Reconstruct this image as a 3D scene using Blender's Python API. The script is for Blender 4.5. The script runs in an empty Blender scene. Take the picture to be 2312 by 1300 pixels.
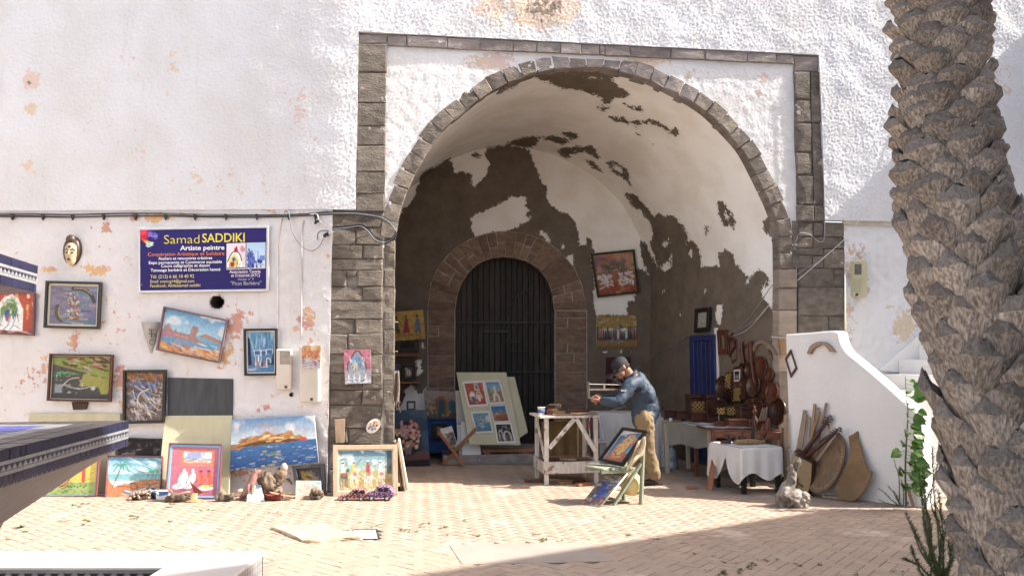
import bpy, bmesh, math, random
import numpy as np
from mathutils import Vector, Matrix, noise as mnoise

random.seed(7)
rng = np.random.default_rng(7)
SC = bpy.context.scene
COL = SC.collection

# ------------------------------------------------------------------ camera
PSI, PITCH, F = math.radians(6.9), math.radians(5.3), 1780.0      # F in pixels of a 2312 wide picture
CAM = np.array([0.0, -10.0, 1.6])
cam_data = bpy.data.cameras.new('camera')
cam = bpy.data.objects.new('camera', cam_data)
COL.objects.link(cam)
cam.location = CAM
cam.rotation_euler = (math.pi / 2 + PITCH, 0, -PSI)
cam_data.sensor_width = 36
cam_data.lens = 36 * F / 2312
cam_data.clip_end = 2000
SC.camera = cam

# ------------------------------------------------------------------ light
SUN = Vector((-1.0, 0.15, -0.9)).normalized()                     # the way the sunlight travels
world = bpy.data.worlds.new('World')
SC.world = world
world.use_nodes = True
wn = world.node_tree
bgn = wn.nodes['Background']
sky = wn.nodes.new('ShaderNodeTexSky')
sky.sky_type = 'NISHITA'
sky.sun_disc = False
sky.sun_elevation = math.asin(-SUN.z)
sky.sun_rotation = math.atan2(-SUN.x, -SUN.y)
sky.air_density = 1.0
sky.dust_density = 4.0
sky.ozone_density = 0.3
wbm = wn.nodes.new('ShaderNodeMix'); wbm.data_type = 'RGBA'; wbm.blend_type = 'MULTIPLY'; wbm.inputs[0].default_value = 1
wbm.inputs[7].default_value = (1.0, .98, .955, 1)                   # a camera set for shade: the whole sky a little warmer
wn.links.new(sky.outputs[0], wbm.inputs[6]); wn.links.new(wbm.outputs[2], bgn.inputs[0])
bgn.inputs[1].default_value = 0.15
sd_ = bpy.data.lights.new('sun', 'SUN')
sd_.energy = 4.6
sd_.angle = math.radians(0.5)
sd_.color = (1.0, 0.955, 0.885)
sun = bpy.data.objects.new('sun', sd_)
COL.objects.link(sun)
sun.location = (20, -8, 20)
sun.rotation_euler = SUN.to_track_quat('-Z', 'Y').to_euler()
SC.view_settings.view_transform = 'Standard'
SC.view_settings.look = 'None'
SC.view_settings.exposure = 1.42
SC.view_settings.gamma = 1
SC.view_settings.use_curve_mapping = False
SC.cycles.max_bounces = 10
SC.cycles.diffuse_bounces = 6
SC.cycles.use_denoising = True

# ------------------------------------------------------------------ geometry of the view: pixels of the photograph to points of the place
_r = np.array([math.cos(PSI), -math.sin(PSI), 0])
_f = np.array([math.sin(PSI) * math.cos(PITCH), math.cos(PSI) * math.cos(PITCH), math.sin(PITCH)])
_u = np.cross(_r, _f)
def ray(px, py): return _f + (px - 1156) / F * _r - (py - 650) / F * _u
def W(px, py, y=0.0):
    d = ray(px, py); return CAM + d * ((y - CAM[1]) / d[1])
def G(px, py, z=0.0):
    d = ray(px, py); return CAM + d * ((z - CAM[2]) / d[2])
def PLN(px, py, p0, n):
    d = ray(px, py); return CAM + d * (np.dot(np.array(p0) - CAM, n) / np.dot(d, n))
def project(P):
    q = np.asarray(P) - CAM
    z = q @ _f
    return np.stack([1156 + F * (q @ _r) / z, 650 - F * (q @ _u) / z], -1)
X0 = W(742, 900)[0]                     # where the left plaster wall meets the pillar
LA = math.radians(8.6)                 # that wall turns away from the archway by this much
TANL = math.tan(LA)
LN = np.array([-math.sin(LA), -math.cos(LA), 0])
def L(px, py, off=0.0): return PLN(px, py, np.array([X0, 0, 0]) + LN * off, LN)
YB = 3.87                               # back wall of the vault
VS = 0.729
def backpx(px, py): return (690 + VS * (px - 690), 815 + VS * (py - 815))
_ra, _rb = W(1757, 815, 0.1), W(1468, 815, YB)
RN = np.cross(_rb - _ra, [0, 0, 1.0]); RN /= np.linalg.norm(RN)
if RN[0] > 0: RN = -RN
def R(px, py, off=0.0): return PLN(px, py, _ra + RN * off, RN)
def B(px, py, off=0.0): return W(px, py, YB - off)

# ------------------------------------------------------------------ object helpers
WM = {}
def V3(a): return Vector((float(a[0]), float(a[1]), float(a[2])))
def thing(name, label, cat, loc, group=None):
    o = bpy.data.objects.new(name, None)
    COL.objects.link(o)
    o.empty_display_size = 0.1
    o.location = V3(loc)
    o['label'] = label; o['category'] = cat
    if group: o['group'] = group
    WM[o.name] = Matrix.Translation(V3(loc))
    return o
def tag(o, label=None, cat=None, group=None, kind=None):
    if label: o['label'] = label
    if cat: o['category'] = cat
    if group: o['group'] = group
    if kind: o['kind'] = kind
    return o
def link(me, name, parent=None, origin=(0, 0, 0), rot=None):
    o = bpy.data.objects.new(name, me)
    COL.objects.link(o)
    m = Matrix.Translation(V3(origin))
    if rot is not None: m = m @ rot
    if parent is not None:
        o.parent = parent
        o.matrix_parent_inverse = WM[parent.name].inverted()
    o.matrix_basis = m
    WM[o.name] = m
    return o
def nmesh(name, verts, faces, mats=None, smooth=False, midx=None):
    me = bpy.data.meshes.new(name)
    verts = np.asarray(verts, dtype=np.float32)
    if isinstance(faces, np.ndarray):
        n, k = faces.shape
        me.vertices.add(len(verts)); me.vertices.foreach_set('co', verts.ravel())
        me.loops.add(n * k); me.loops.foreach_set('vertex_index', faces.astype(np.int32).ravel())
        me.polygons.add(n)
        me.polygons.foreach_set('loop_start', np.arange(0, n * k, k, dtype=np.int32))
        me.update(calc_edges=True); me.validate()
    else:
        me.from_pydata([tuple(v) for v in verts.tolist()], [], [tuple(int(i) for i in f) for f in faces])
        me.update()
    if mats is not None:
        for m in (mats if isinstance(mats, (list, tuple)) else [mats]): me.materials.append(m)
    if midx is not None: me.polygons.foreach_set('material_index', np.asarray(midx, dtype=np.int32))
    if smooth: me.polygons.foreach_set('use_smooth', np.ones(len(me.polygons), dtype=bool))
    return me
def mobj(name, verts, faces, mat, parent=None, smooth=False, midx=None, bevel=0, recalc=True):
    verts = np.asarray(verts, dtype=float)
    lo, hi = verts.min(0), verts.max(0)
    org = np.array([(lo[0] + hi[0]) / 2, (lo[1] + hi[1]) / 2, lo[2]])
    me = nmesh(name, verts - org, faces, mat, smooth, midx)
    if recalc and not isinstance(faces, np.ndarray):
        bm = bmesh.new(); bm.from_mesh(me)
        bmesh.ops.recalc_face_normals(bm, faces=bm.faces[:])
        if bevel:
            es = [e for e in bm.edges if len(e.link_faces) == 2 and e.calc_face_angle(0) > 0.6]
            bmesh.ops.bevel(bm, geom=es, offset=bevel, segments=1, affect='EDGES', clamp_overlap=True)
        bm.to_mesh(me); bm.free()
    return link(me, name, parent, org)
def attr(me, name, data, kind='FLOAT', dom='POINT'):
    a = me.attributes.new(name, kind, dom)
    if kind == 'FLOAT': a.data.foreach_set('value', np.asarray(data, dtype=np.float32).ravel())
    else:
        d = np.asarray(data, dtype=np.float32)
        if d.shape[-1] == 3: d = np.concatenate([d, np.ones(d.shape[:-1] + (1,), np.float32)], -1)
        a.data.foreach_set('color', d.ravel())
    return a

class MB:
    """collects shapes into one mesh"""
    def __init__(s): s.v = []; s.f = []; s.mi = []
    def add(s, v, f, mi=0):
        b = len(s.v)
        s.v += [tuple(map(float, p)) for p in v]
        s.f += [tuple(i + b for i in q) for q in f]
        s.mi += [mi] * len(f); return s
    def box(s, c, size, rz=0, rot=None, mi=0):
        c = np.asarray(c, float); h = np.asarray(size, float) / 2
        M = np.array(rot) if rot is not None else np.array(Matrix.Rotation(rz, 3, 'Z'))
        v = [c + M @ (h * np.array(k)) for k in ((-1,-1,-1),(1,-1,-1),(1,1,-1),(-1,1,-1),(-1,-1,1),(1,-1,1),(1,1,1),(-1,1,1))]
        return s.add(v, [(0,3,2,1),(4,5,6,7),(0,1,5,4),(1,2,6,5),(2,3,7,6),(3,0,4,7)], mi)
    def bar(s, a, b, w, h, up=(0, 0, 1), w2=None, h2=None, mi=0):
        a = np.asarray(a, float); b = np.asarray(b, float); d = b - a; d = d / (np.linalg.norm(d) + 1e-9)
        u = np.asarray(up, float)
        if abs(np.dot(u, d)) > 0.98: u = np.array([0, 1.0, 0])
        sx = np.cross(d, u); sx /= np.linalg.norm(sx); uy = np.cross(sx, d)
        w2 = w if w2 is None else w2; h2 = h if h2 is None else h2
        v = []
        for p, ww, hh in ((a, w, h), (b, w2, h2)):
            for k in ((-1,-1),(1,-1),(1,1),(-1,1)): v.append(p + sx * k[0] * ww / 2 + uy * k[1] * hh / 2)
        return s.add(v, [(0,3,2,1),(4,5,6,7),(0,1,5,4),(1,2,6,5),(2,3,7,6),(3,0,4,7)], mi)
    def tube(s, pts, r, n=8, caps=True, mi=0, flat=1.0):
        pts = [np.asarray(p, float) for p in pts]; m = len(pts)
        rs = r if hasattr(r, '__len__') else [r] * m
        v = []; up = None
        for i, p in enumerate(pts):
            d = pts[min(i + 1, m - 1)] - pts[max(i - 1, 0)]; d /= np.linalg.norm(d) + 1e-9
            if up is None:
                up = np.array([0, 0, 1.0]) if abs(d[2]) < 0.9 else np.array([0, 1.0, 0])
            sx = np.cross(d, up); sx /= np.linalg.norm(sx) + 1e-9; uy = np.cross(sx, d); up = uy
            for k in range(n):
                t = 2 * math.pi * k / n
                v.append(p + rs[i] * (math.cos(t) * sx + flat * math.sin(t) * uy))
        f = [(i*n+k, i*n+(k+1)%n, (i+1)*n+(k+1)%n, (i+1)*n+k) for i in range(m-1) for k in range(n)]
        if caps: f += [tuple(range(n))[::-1], tuple((m-1)*n+k for k in range(n))]
        return s.add(v, f, mi)
    def lathe(s, prof, n=16, c=(0, 0, 0), M=None, mi=0, sx=1.0, sy=1.0):
        c = np.asarray(c, float); M = np.eye(3) if M is None else np.array(M)
        v = [c + M @ np.array([r * math.cos(2*math.pi*k/n) * sx, r * math.sin(2*math.pi*k/n) * sy, z]) for r, z in prof for k in range(n)]
        m = len(prof)
        f = [(i*n+k, i*n+(k+1)%n, (i+1)*n+(k+1)%n, (i+1)*n+k) for i in range(m-1) for k in range(n)]
        f += [tuple(range(n))[::-1], tuple((m-1)*n+k for k in range(n))]
        return s.add(v, f, mi)
    def ell(s, c, r, nu=10, nv=7, M=None, mi=0, jit=0.0, seed=0):
        c = np.asarray(c, float); r = np.asarray(r, float) if hasattr(r, '__len__') else np.array([r]*3)
        M = np.eye(3) if M is None else np.array(M); g = random.Random(seed)
        v = []
        for i in range(1, nv):
            ph = math.pi * i / nv
            for k in range(nu):
                t = 2*math.pi*k/nu; q = 1 + jit * (g.random() - .5) * 2
                v.append(c + M @ (r * q * np.array([math.sin(ph)*math.cos(t), math.sin(ph)*math.sin(t), math.cos(ph)])))
        f = [(i*nu+k, (i+1)*nu+k, (i+1)*nu+(k+1)%nu, i*nu+(k+1)%nu) for i in range(nv-2) for k in range(nu)]
        v += [c + M @ np.array([0, 0, r[2]]), c + M @ np.array([0, 0, -r[2]])]
        t, b = len(v) - 2, len(v) - 1
        f += [(t, k, (k+1)%nu) for k in range(nu)] + [(b, (nv-2)*nu+(k+1)%nu, (nv-2)*nu+k) for k in range(nu)]
        return s.add(v, f, mi)
    def prism(s, pts, ext, mi=0, hole=None):
        """planar 3D polygon pushed by vector ext"""
        pts = [np.asarray(p, float) for p in pts]; e = np.asarray(ext, float); n = len(pts)
        v = pts + [p + e for p in pts]
        f = [tuple(range(n)), tuple(range(2*n-1, n-1, -1))] + [(i, n+i, n+(i+1)%n, (i+1)%n) for i in range(n)]
        return s.add(v, f, mi)
    def ring(s, outer, inner, ext, mi=0):
        o = [np.asarray(p, float) for p in outer]; q = [np.asarray(p, float) for p in inner]; e = np.asarray(ext, float); n = len(o)
        v = o + q + [p + e for p in o] + [p + e for p in q]; f = []
        for i in range(n):
            j = (i+1) % n
            f += [(i, j, n+j, n+i), (2*n+i, 3*n+i, 3*n+j, 2*n+j), (i, 2*n+i, 2*n+j, j), (n+i, n+j, 3*n+j, 3*n+i)]
        return s.add(v, f, mi)
    def obj(s, name, mat, parent=None, smooth=False, bevel=0):
        return mobj(name, s.v, s.f, mat, parent, smooth, s.mi if isinstance(mat, (list, tuple)) and not bevel else None, bevel)

def lerp(a, b, t): return np.asarray(a, float) * (1 - t) + np.asarray(b, float) * t
def spline(P, n=8):
    P = [np.asarray(p, float) for p in P]; out = []
    for i in range(len(P) - 1):
        p0, p1, p2, p3 = P[max(i-1, 0)], P[i], P[i+1], P[min(i+2, len(P)-1)]
        for k in range(n):
            t = k / n
            out.append(0.5 * (2*p1 + (p2-p0)*t + (2*p0-5*p1+4*p2-p3)*t*t + (3*p1-p0-3*p2+p3)*t**3))
    out.append(P[-1]); return out
def fftnoise(ny, nx, dx, lo, hi, seed):
    """band-limited noise of unit spread, wavelengths lo..hi metres"""
    g = np.random.default_rng(seed)
    Fq = np.fft.rfft2(g.standard_normal((ny, nx)))
    fy = np.fft.fftfreq(ny, dx)[:, None]; fx = np.fft.rfftfreq(nx, dx)[None]
    k = np.hypot(fx, fy)
    Fq *= np.exp(-(k * lo * .6) ** 4) * (1 - np.exp(-(k * hi) ** 2))
    z = np.fft.irfft2(Fq, s=(ny, nx)); return z / z.std()
def sdist(P, poly):
    """signed distance to a polygon, positive inside"""
    P = np.asarray(P, float); q = np.asarray(poly, float); d = np.full(len(P), 1e9); ins = np.zeros(len(P), bool)
    for i in range(len(q)):
        a, b = q[i], q[(i+1) % len(q)]; e = b - a; w = P - a
        t = np.clip((w @ e) / (e @ e + 1e-12), 0, 1)
        d = np.minimum(d, np.hypot(*(w - t[:, None] * e).T))
        c = (a[1] > P[:, 1]) != (b[1] > P[:, 1])
        if abs(b[1] - a[1]) > 1e-9: ins ^= c & (P[:, 0] < (b[0]-a[0]) * (P[:, 1]-a[1]) / (b[1]-a[1]) + a[0])
    return np.where(ins, d, -d)
def gridfaces(ny, nx):
    i = np.arange(ny - 1)[:, None] * nx + np.arange(nx - 1)[None]
    return np.stack([i, i + 1, i + nx + 1, i + nx], -1).reshape(-1, 4)

# ------------------------------------------------------------------ materials
def lin(c):
    if isinstance(c, str): c = tuple(int(c[i:i+2], 16) for i in (0, 2, 4))
    c = np.asarray(c, float) / 255
    return np.where(c <= .04045, c / 12.92, ((c + .055) / 1.055) ** 2.4)
class NT:
    def __init__(s, name):
        s.m = bpy.data.materials.new(name); s.m.use_nodes = True
        s.t = s.m.node_tree; s.b = s.t.nodes['Principled BSDF']; s.tc = s.n('ShaderNodeTexCoord')
    def n(s, typ, ins=None, **kw):
        x = s.t.nodes.new(typ)
        for k, v in kw.items(): setattr(x, k, v)
        for k, v in (ins or {}).items():
            if isinstance(v, bpy.types.NodeSocket): s.t.links.new(v, x.inputs[k])
            else: x.inputs[k].default_value = v
        return x
    def link(s, a, b): s.t.links.new(a, b)
    def math(s, op, a, b=0.0, clamp=False):
        return s.n('ShaderNodeMath', {0: a, 1: b}, operation=op, use_clamp=clamp).outputs[0]
    def ramp(s, fac, lo, hi):
        x = s.n('ShaderNodeMapRange', {0: fac, 1: lo, 2: hi}); x.interpolation_type = 'SMOOTHSTEP'; return x.outputs[0]
    def noise(s, vec, scale, detail=3, rough=.55, w=None):
        x = s.n('ShaderNodeTexNoise', noise_dimensions='4D' if w is not None else '3D')
        s.link(vec, x.inputs['Vector']); x.inputs['Scale'].default_value = scale
        x.inputs['Detail'].default_value = detail; x.inputs['Roughness'].default_value = rough
        if w is not None: s.link(w, x.inputs['W'])
        return x.outputs[0]
    def mix(s, fac, a, b):
        x = s.n('ShaderNodeMix', data_type='RGBA')
        for i, v in ((0, fac), (6, a), (7, b)):
            if isinstance(v, bpy.types.NodeSocket): s.link(v, x.inputs[i])
            elif i: x.inputs[i].default_value = tuple(v)[:3] + (1,)
            else: x.inputs[i].default_value = v
        return x.outputs[2]
    def mul(s, col, fac):
        x = s.n('ShaderNodeMix', data_type='RGBA', blend_type='MULTIPLY'); x.inputs[0].default_value = 1
        s.link(col, x.inputs[6])
        c = s.n('ShaderNodeCombineColor', {0: fac, 1: fac, 2: fac}); s.link(c.outputs[0], x.inputs[7]); return x.outputs[2]
    def at(s, name): return s.n('ShaderNodeAttribute', attribute_name=name)
    def bump(s, h, strength=.5, dist=.01):
        x = s.n('ShaderNodeBump', {'Height': h, 'Strength': strength, 'Distance': dist}); s.link(x.outputs[0], s.b.inputs['Normal'])
    def done(s, col, rough=.8, spec=.3, metal=0.0):
        if isinstance(col, bpy.types.NodeSocket): s.link(col, s.b.inputs['Base Color'])
        else: s.b.inputs['Base Color'].default_value = tuple(col)[:3] + (1,)
        if isinstance(rough, bpy.types.NodeSocket): s.link(rough, s.b.inputs['Roughness'])
        else: s.b.inputs['Roughness'].default_value = rough
        s.b.inputs['Specular IOR Level'].default_value = spec; s.b.inputs['Metallic'].default_value = metal
        return s.m
def mat(name, c1, c2=None, scale=8, stretch=(1, 1, 1), rough=.75, bump=.3, bscale=60, bdist=.004, var=.15, spec=.3, metal=0, spots=None, detail=4):
    """two-tone mottled surface, each object a little different"""
    t = NT(name); oi = t.n('ShaderNodeObjectInfo'); rnd = t.math('MULTIPLY', oi.outputs['Random'], 37.0)
    mp = t.n('ShaderNodeMapping', {'Vector': t.tc.outputs['Object'], 'Scale': stretch})
    a = t.noise(mp.outputs[0], scale, detail, .6, rnd)
    c1 = np.asarray(c1); c2 = c1 * .6 if c2 is None else np.asarray(c2)
    col = t.mix(t.ramp(a, .3, .7), c1, c2)
    if spots is not None:
        sc_, sz, cs = spots
        col = t.mix(t.ramp(t.noise(t.tc.outputs['Object'], sc_, 4, .65, rnd), sz, sz + .05), col, cs)
    v = t.math('ADD', t.math('MULTIPLY', oi.outputs['Random'], var * 2), 1 - var)
    col = t.mul(col, v)
    if bump: t.bump(t.noise(mp.outputs[0], bscale, min(detail + 1, 5), .65, rnd), bump, bdist)
    return t.done(col, rough, spec, metal)
def wood(name, c1, c2=None, axis=2, rough=.65, **k):
    st = [6, 6, 6]; st[axis] = .7
    return mat(name, c1, c2, scale=5, stretch=st, rough=rough, bump=.35, bscale=14, bdist=.004, **k)
# ------------------------------------------------------------------ wall materials
def plaster(name, white, c_pink, c_ochre, c_deep, thr=.62, grain=70, gb=.35, dirt=.08, attrname='dens'):
    t = NT(name); O = t.tc.outputs['Object']
    d = t.at(attrname).outputs['Fac']
    n1 = t.noise(O, 6.5, 6, .68); n2 = t.noise(O, 19, 5, .65); n3 = t.noise(O, 1.3, 3, .5)
    base = t.mix(t.ramp(n3, .3, .75), white, np.asarray(white) * (1 - dirt) * np.array([1, .985, .95]))
    st = t.n('ShaderNodeMapping', {'Vector': O, 'Scale': (7, 7, .55)}).outputs[0]
    base = t.mix(t.math('MULTIPLY', t.ramp(t.noise(st, 1, 5, .6), .55, .8), .5), base, np.asarray(white) * np.array([.80, .765, .71]))      # runs below the ledges
    s = t.math('ADD', t.math('ADD', t.math('MULTIPLY', n1, .55), t.math('MULTIPLY', n2, .45)), d)
    chip = t.ramp(s, thr, thr + .025)
    tone = t.mix(t.ramp(t.noise(O, 2.1, 2), .42, .58), c_pink, c_ochre)
    col = t.mix(chip, base, tone)
    deep = t.ramp(s, thr + .16, thr + .2)
    col = t.mix(deep, col, c_deep)
    h = t.math('SUBTRACT', t.noise(O, grain, 5, .7), t.math('MULTIPLY', chip, .35))
    t.bump(h, gb, .006)
    return t.done(col, .9, .2)
WHITE = np.array([.685, .69, .71])
M_upper = plaster('rough_white_render', WHITE, (.66, .52, .47), (.66, .54, .42), (.27, .21, .16), gb=.6)
M_lower = plaster('flaking_pinkish_plaster', np.array([.70, .685, .69]), (.55, .30, .25), (.66, .43, .23), (.40, .28, .2), thr=.645, grain=60, gb=.9)
M_right = plaster('stained_white_plaster', np.array([.70, .70, .72]), (.55, .42, .35), (.60, .50, .38), (.33, .27, .22), gb=.5)
M_span = plaster('spandrel_plaster', np.array([.70, .695, .70]), (.60, .47, .43), (.62, .50, .40), (.36, .3, .27), gb=.7)
def stone(name, a, b, rough=.9, spots=(5, .62, (.42, .38, .34)), bump=.9):
    return mat(name, a, b, scale=7, stretch=(1, 1, 2.0), rough=rough, bump=bump, bscale=26, bdist=.03, var=.2, spots=spots, spec=.15, detail=6)
M_stone = stone('grey_brown_sandstone', (.215, .187, .155), (.12, .102, .085), bump=1.0)
M_cap = stone('smooth_grey_stone', (.30, .265, .245), (.2, .175, .165), spots=(6, .66, (.48, .46, .45)), bump=.5)
M_vous = stone('weathered_voussoir_stone', (.27, .235, .195), (.155, .13, .108), spots=(8, .68, (.45, .41, .36)), bump=.9)
M_brick = stone('brown_arch_stone', (.29, .195, .14), (.17, .115, .088), spots=(8, .68, (.30, .25, .2)), bump=.5)
M_mortar = mat('lime_mortar', (.26, .23, .195), (.17, .15, .125), scale=20, bump=.8, bscale=80, bdist=.008)
M_mortar_dark = mat('old_dark_mortar', (.17, .145, .12), (.10, .085, .07), scale=20, bump=.8, bscale=80, bdist=.008)
def peelmat(name, white, brown, amp=10.0):
    t = NT(name); O = t.tc.outputs['Object']
    p = t.at('peel').outputs['Fac']
    n = t.noise(O, 7, 7, .72); n2 = t.noise(O, 19, 5, .7)
    s = t.math('ADD', p, t.math('MULTIPLY', t.math('SUBTRACT', n, .5), amp * 2.2))
    s = t.math('ADD', s, t.math('MULTIPLY', t.math('SUBTRACT', n2, .5), amp * 2.2))
    m = t.ramp(s, -.6, .6)
    w = t.mix(t.ramp(t.noise(O, 1.7, 4), .35, .7), white, np.asarray(white) * np.array([.9, .88, .85]))
    w = t.mix(t.math('MULTIPLY', t.ramp(t.noise(O, .9, 5, .65), .5, .75), .14), w, np.asarray(white) * np.array([.66, .61, .54]))
    w = t.mix(t.math('MULTIPLY', t.ramp(s, -2.2, -.6), .25), w, np.asarray(white) * .5)  # thin shade line painted along the peel edge to suggest plaster thickness
    b = t.mix(t.ramp(t.noise(O, 3.5, 6, .65), .3, .7), brown, np.asarray(brown) * .72)
    t.bump(t.math('ADD', t.math('MULTIPLY', t.noise(O, 30, 5), .3), t.math('MULTIPLY', m, -1.0)), .8, .02)
    return t.done(t.mix(m, w, b), .92, .15)
M_vault = peelmat('vault_plaster_over_brown_render', np.array([.92, .90, .86]), np.array([.19, .155, .12]))

# ------------------------------------------------------------------ the gate wall
gate = thing('gate_wall', 'tall white rendered wall pierced by a stone framed horseshoe archway', 'wall', (X0, 0, 0))

def dens_blobs(px, blobs, base):
    d = np.full(len(px), base)
    for x, y, sx, sy, a in blobs:
        d = np.maximum(d, base + a * np.exp(-((px[:, 0]-x)/sx)**2 - ((px[:, 1]-y)/sy)**2))
    return d
def leftbend(X):
    w = .09; return TANL * w * np.logaddexp(0, (X0 - X) / w) - TANL * w * np.logaddexp(0, (X0 - 2.0 - X) / w) * 0

# upper render: one sheet with the rectangular frame opening left out
cTL, cTR, cBL, cBR = W(810, 73), W(1848, 125), W(803, 474), W(1862, 497)
UY, DX = -0.02, 0.0145
xa = np.arange(-7.2, cBL[0], DX); xb = np.linspace(cBL[0], cBR[0], int((cBR[0]-cBL[0]) / DX)); xc = np.arange(cBR[0], 11.5, DX)[1:]
xs = np.concatenate([xa, xb[0:], xc]); na, nb = len(xa), len(xb)
zL = (cBL[2] + L(0, 476)[2]) / 2
za = np.linspace(0, 1, int((cTL[2] - zL) / DX)); zb = np.linspace(0, 1, int((7.1 - cTL[2]) / DX))
nz = len(za) + len(zb) - 1
XX, ZZ = np.meshgrid(xs, np.arange(nz)); XX = XX.astype(float)
fx = np.clip((XX - cBL[0]) / (cBR[0] - cBL[0]), 0, 1)
zbot = np.where(XX < cBL[0], cBL[2] + 0 * XX, lerp(cBL[2], cBR[2], 1) * 0 + cBL[2] + (cBR[2] - cBL[2]) * fx)
ztop = cTL[2] + (cTR[2] - cTL[2]) * fx
r = np.concatenate([za, np.ones(len(zb) - 1)])[:, None]; r2 = np.concatenate([np.zeros(len(za)), zb[1:]])[:, None]
ZZ = zbot + (ztop - zbot) * r + (7.1 - ztop) * r2
tt = np.concatenate([za, np.ones(len(zb) - 1)])[:, None]
dl = (cTL[0] - cBL[0]) * tt; dr = (cTR[0] - cBR[0]) * tt
XX = XX + np.where(XX <= cBL[0], dl * np.exp((XX - cBL[0]) / .4), np.where(XX >= cBR[0], dr * np.exp(-(XX - cBR[0]) / .4), dl * (1 - fx) + dr * fx))
h = fftnoise(nz, len(xs), DX, .024, .07, 3) * .0030 + fftnoise(nz, len(xs), DX, .09, .3, 4) * .0010 + fftnoise(nz, len(xs), DX, .5, 2.5, 44) * .003
damp = np.clip((XX - (X0 - .35)) / .35, 0, 1); h *= .85 + .15 * damp
XX2, YY2 = XX, leftbend(XX) + UY - h
V = np.stack([XX2, YY2, ZZ], -1).reshape(-1, 3)
Fc = gridfaces(nz, len(xs))
ci, cj = Fc[:, 0] // len(xs), Fc[:, 0] % len(xs)
keep = ~((ci < len(za) - 1) & (cj >= na) & (cj < na + nb - 1))
ro = mobj('upper_render', V, Fc[keep], M_upper, gate, True)
me = ro.data
pxs = project(V)
dn = dens_blobs(pxs, [(1110,15,45,40,.24),(1230,10,80,55,.36),(680,240,45,70,.11),(385,150,35,60,.10),(300,330,60,70,.07),(470,420,120,60,.08),(70,180,22,25,.25),(70,245,16,18,.25),(65,370,16,20,.2),(560,150,80,60,.04),(200,300,90,150,.02),(600,380,60,60,.08),(300,140,60,50,.05),(60,60,60,60,.02),(1700,30,30,20,.06),(2250,200,60,80,.12)], 0.0)
attr(me, 'dens', dn)
# its returns: bottom lip and the reveal round the frame
sk = MB()
def strip(pts, back):
    pts = [np.asarray(p) for p in pts]
    for a, b in zip(pts[:-1], pts[1:]): sk.add([a, b, b + [0, back, 0], a + [0, back, 0]], [(0, 1, 2, 3)])
idx = lambda i, j: V[i * len(xs) + j]
strip([idx(0, j) for j in range(0, na + 1, 4)] + [idx(0, na)], .10)
strip([idx(0, j) for j in range(na + nb - 1, len(xs), 4)], .10)
strip([idx(i, na) for i in range(0, len(za), 3)] + [idx(len(za)-1, na)], .09)
strip([idx(i, na + nb - 1) for i in range(0, len(za), 3)] + [idx(len(za)-1, na+nb-1)], .09)
strip([idx(len(za)-1, j) for j in range(na, na + nb, 4)] + [idx(len(za)-1, na+nb-1)], .09)
so = sk.obj('render_return', M_upper, gate); attr(so.data, 'dens', np.zeros(len(so.data.vertices)))
# wall above the picture
t_ = MB(); t_.add([(-7.2, leftbend(np.array(-7.2)) + UY, 7.08), (X0, UY, 7.08), (11.5, UY, 7.08), (11.5, UY, 8.6), (X0, UY, 8.6), (-7.2, leftbend(np.array(-7.2)) + UY, 8.6)], [(0,1,4,5),(1,2,3,4)])
to = t_.obj('parapet_render', M_upper, gate); attr(to.data, 'dens', np.zeros(len(to.data.vertices)))

# lower left plaster, turned a little away from the archway
ZL = zL + .02
u = np.arange(0, 6.9, .016); zz = np.arange(-.05, ZL + .02, .016)
UU, Zq = np.meshgrid(u, zz)
h = fftnoise(len(zz), len(u), .016, .026, .08, 11) * .0020 + fftnoise(len(zz), len(u), .016, .2, .8, 12) * .003
cs, sn = math.cos(LA), math.sin(LA)
P0 = np.array([X0, 0, 0])
V = np.stack([X0 - UU * cs - sn * h, UU * sn - cs * h, Zq], -1).reshape(-1, 3)
pxs = project(V)
Fc = gridfaces(len(zz), len(u)); fcx = pxs[Fc].mean(1)
hole = (np.hypot(fcx[:, 0] - 490, fcx[:, 1] - 682) < 15.5) | (np.hypot(fcx[:, 0] - 658, fcx[:, 1] - 890) < 4.5)
lo = mobj('lower_plaster', V, Fc[~hole], M_lower, gate, True)
dn = dens_blobs(pxs, [(240,515,14,14,.22),(220,612,26,16,.24),(108,607,22,12,.2),(175,770,40,40,.14),(250,850,55,60,.17),(90,870,30,30,.12),(530,740,34,50,.2),(505,800,40,40,.18),(690,720,25,40,.18),(480,650,60,30,.08),(340,490,50,14,.2),(420,485,50,12,.16),(640,480,60,10,.16),(690,640,20,90,.06),(100,840,40,60,.14),(700,770,20,14,.14),(600,930,60,50,.09),(560,1065,60,30,.17),(640,1075,50,25,.15),(280,730,30,60,.08),(60,900,60,40,.08),(370,620,30,20,.0),(600,1000,80,60,.06),(690,930,30,30,.08),(740,900,6,500,.1),(300,920,40,40,.14),(250,700,200,200,.05),(60,640,60,60,.1)], .012)
attr(lo.data, 'dens', dn)
M_dark = mat('dark_hollow', (.02, .018, .016), bump=0)
ed = MB(); ed.add([P0 + [0, 0, 0], P0 + [.002, .16, 0], P0 + [.002, .16, ZL], P0 + [0, 0, ZL]], [(0, 1, 2, 3)])
eo = ed.obj('plaster_edge', M_lower, gate); attr(eo.data, 'dens', np.full(4, .02))
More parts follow.
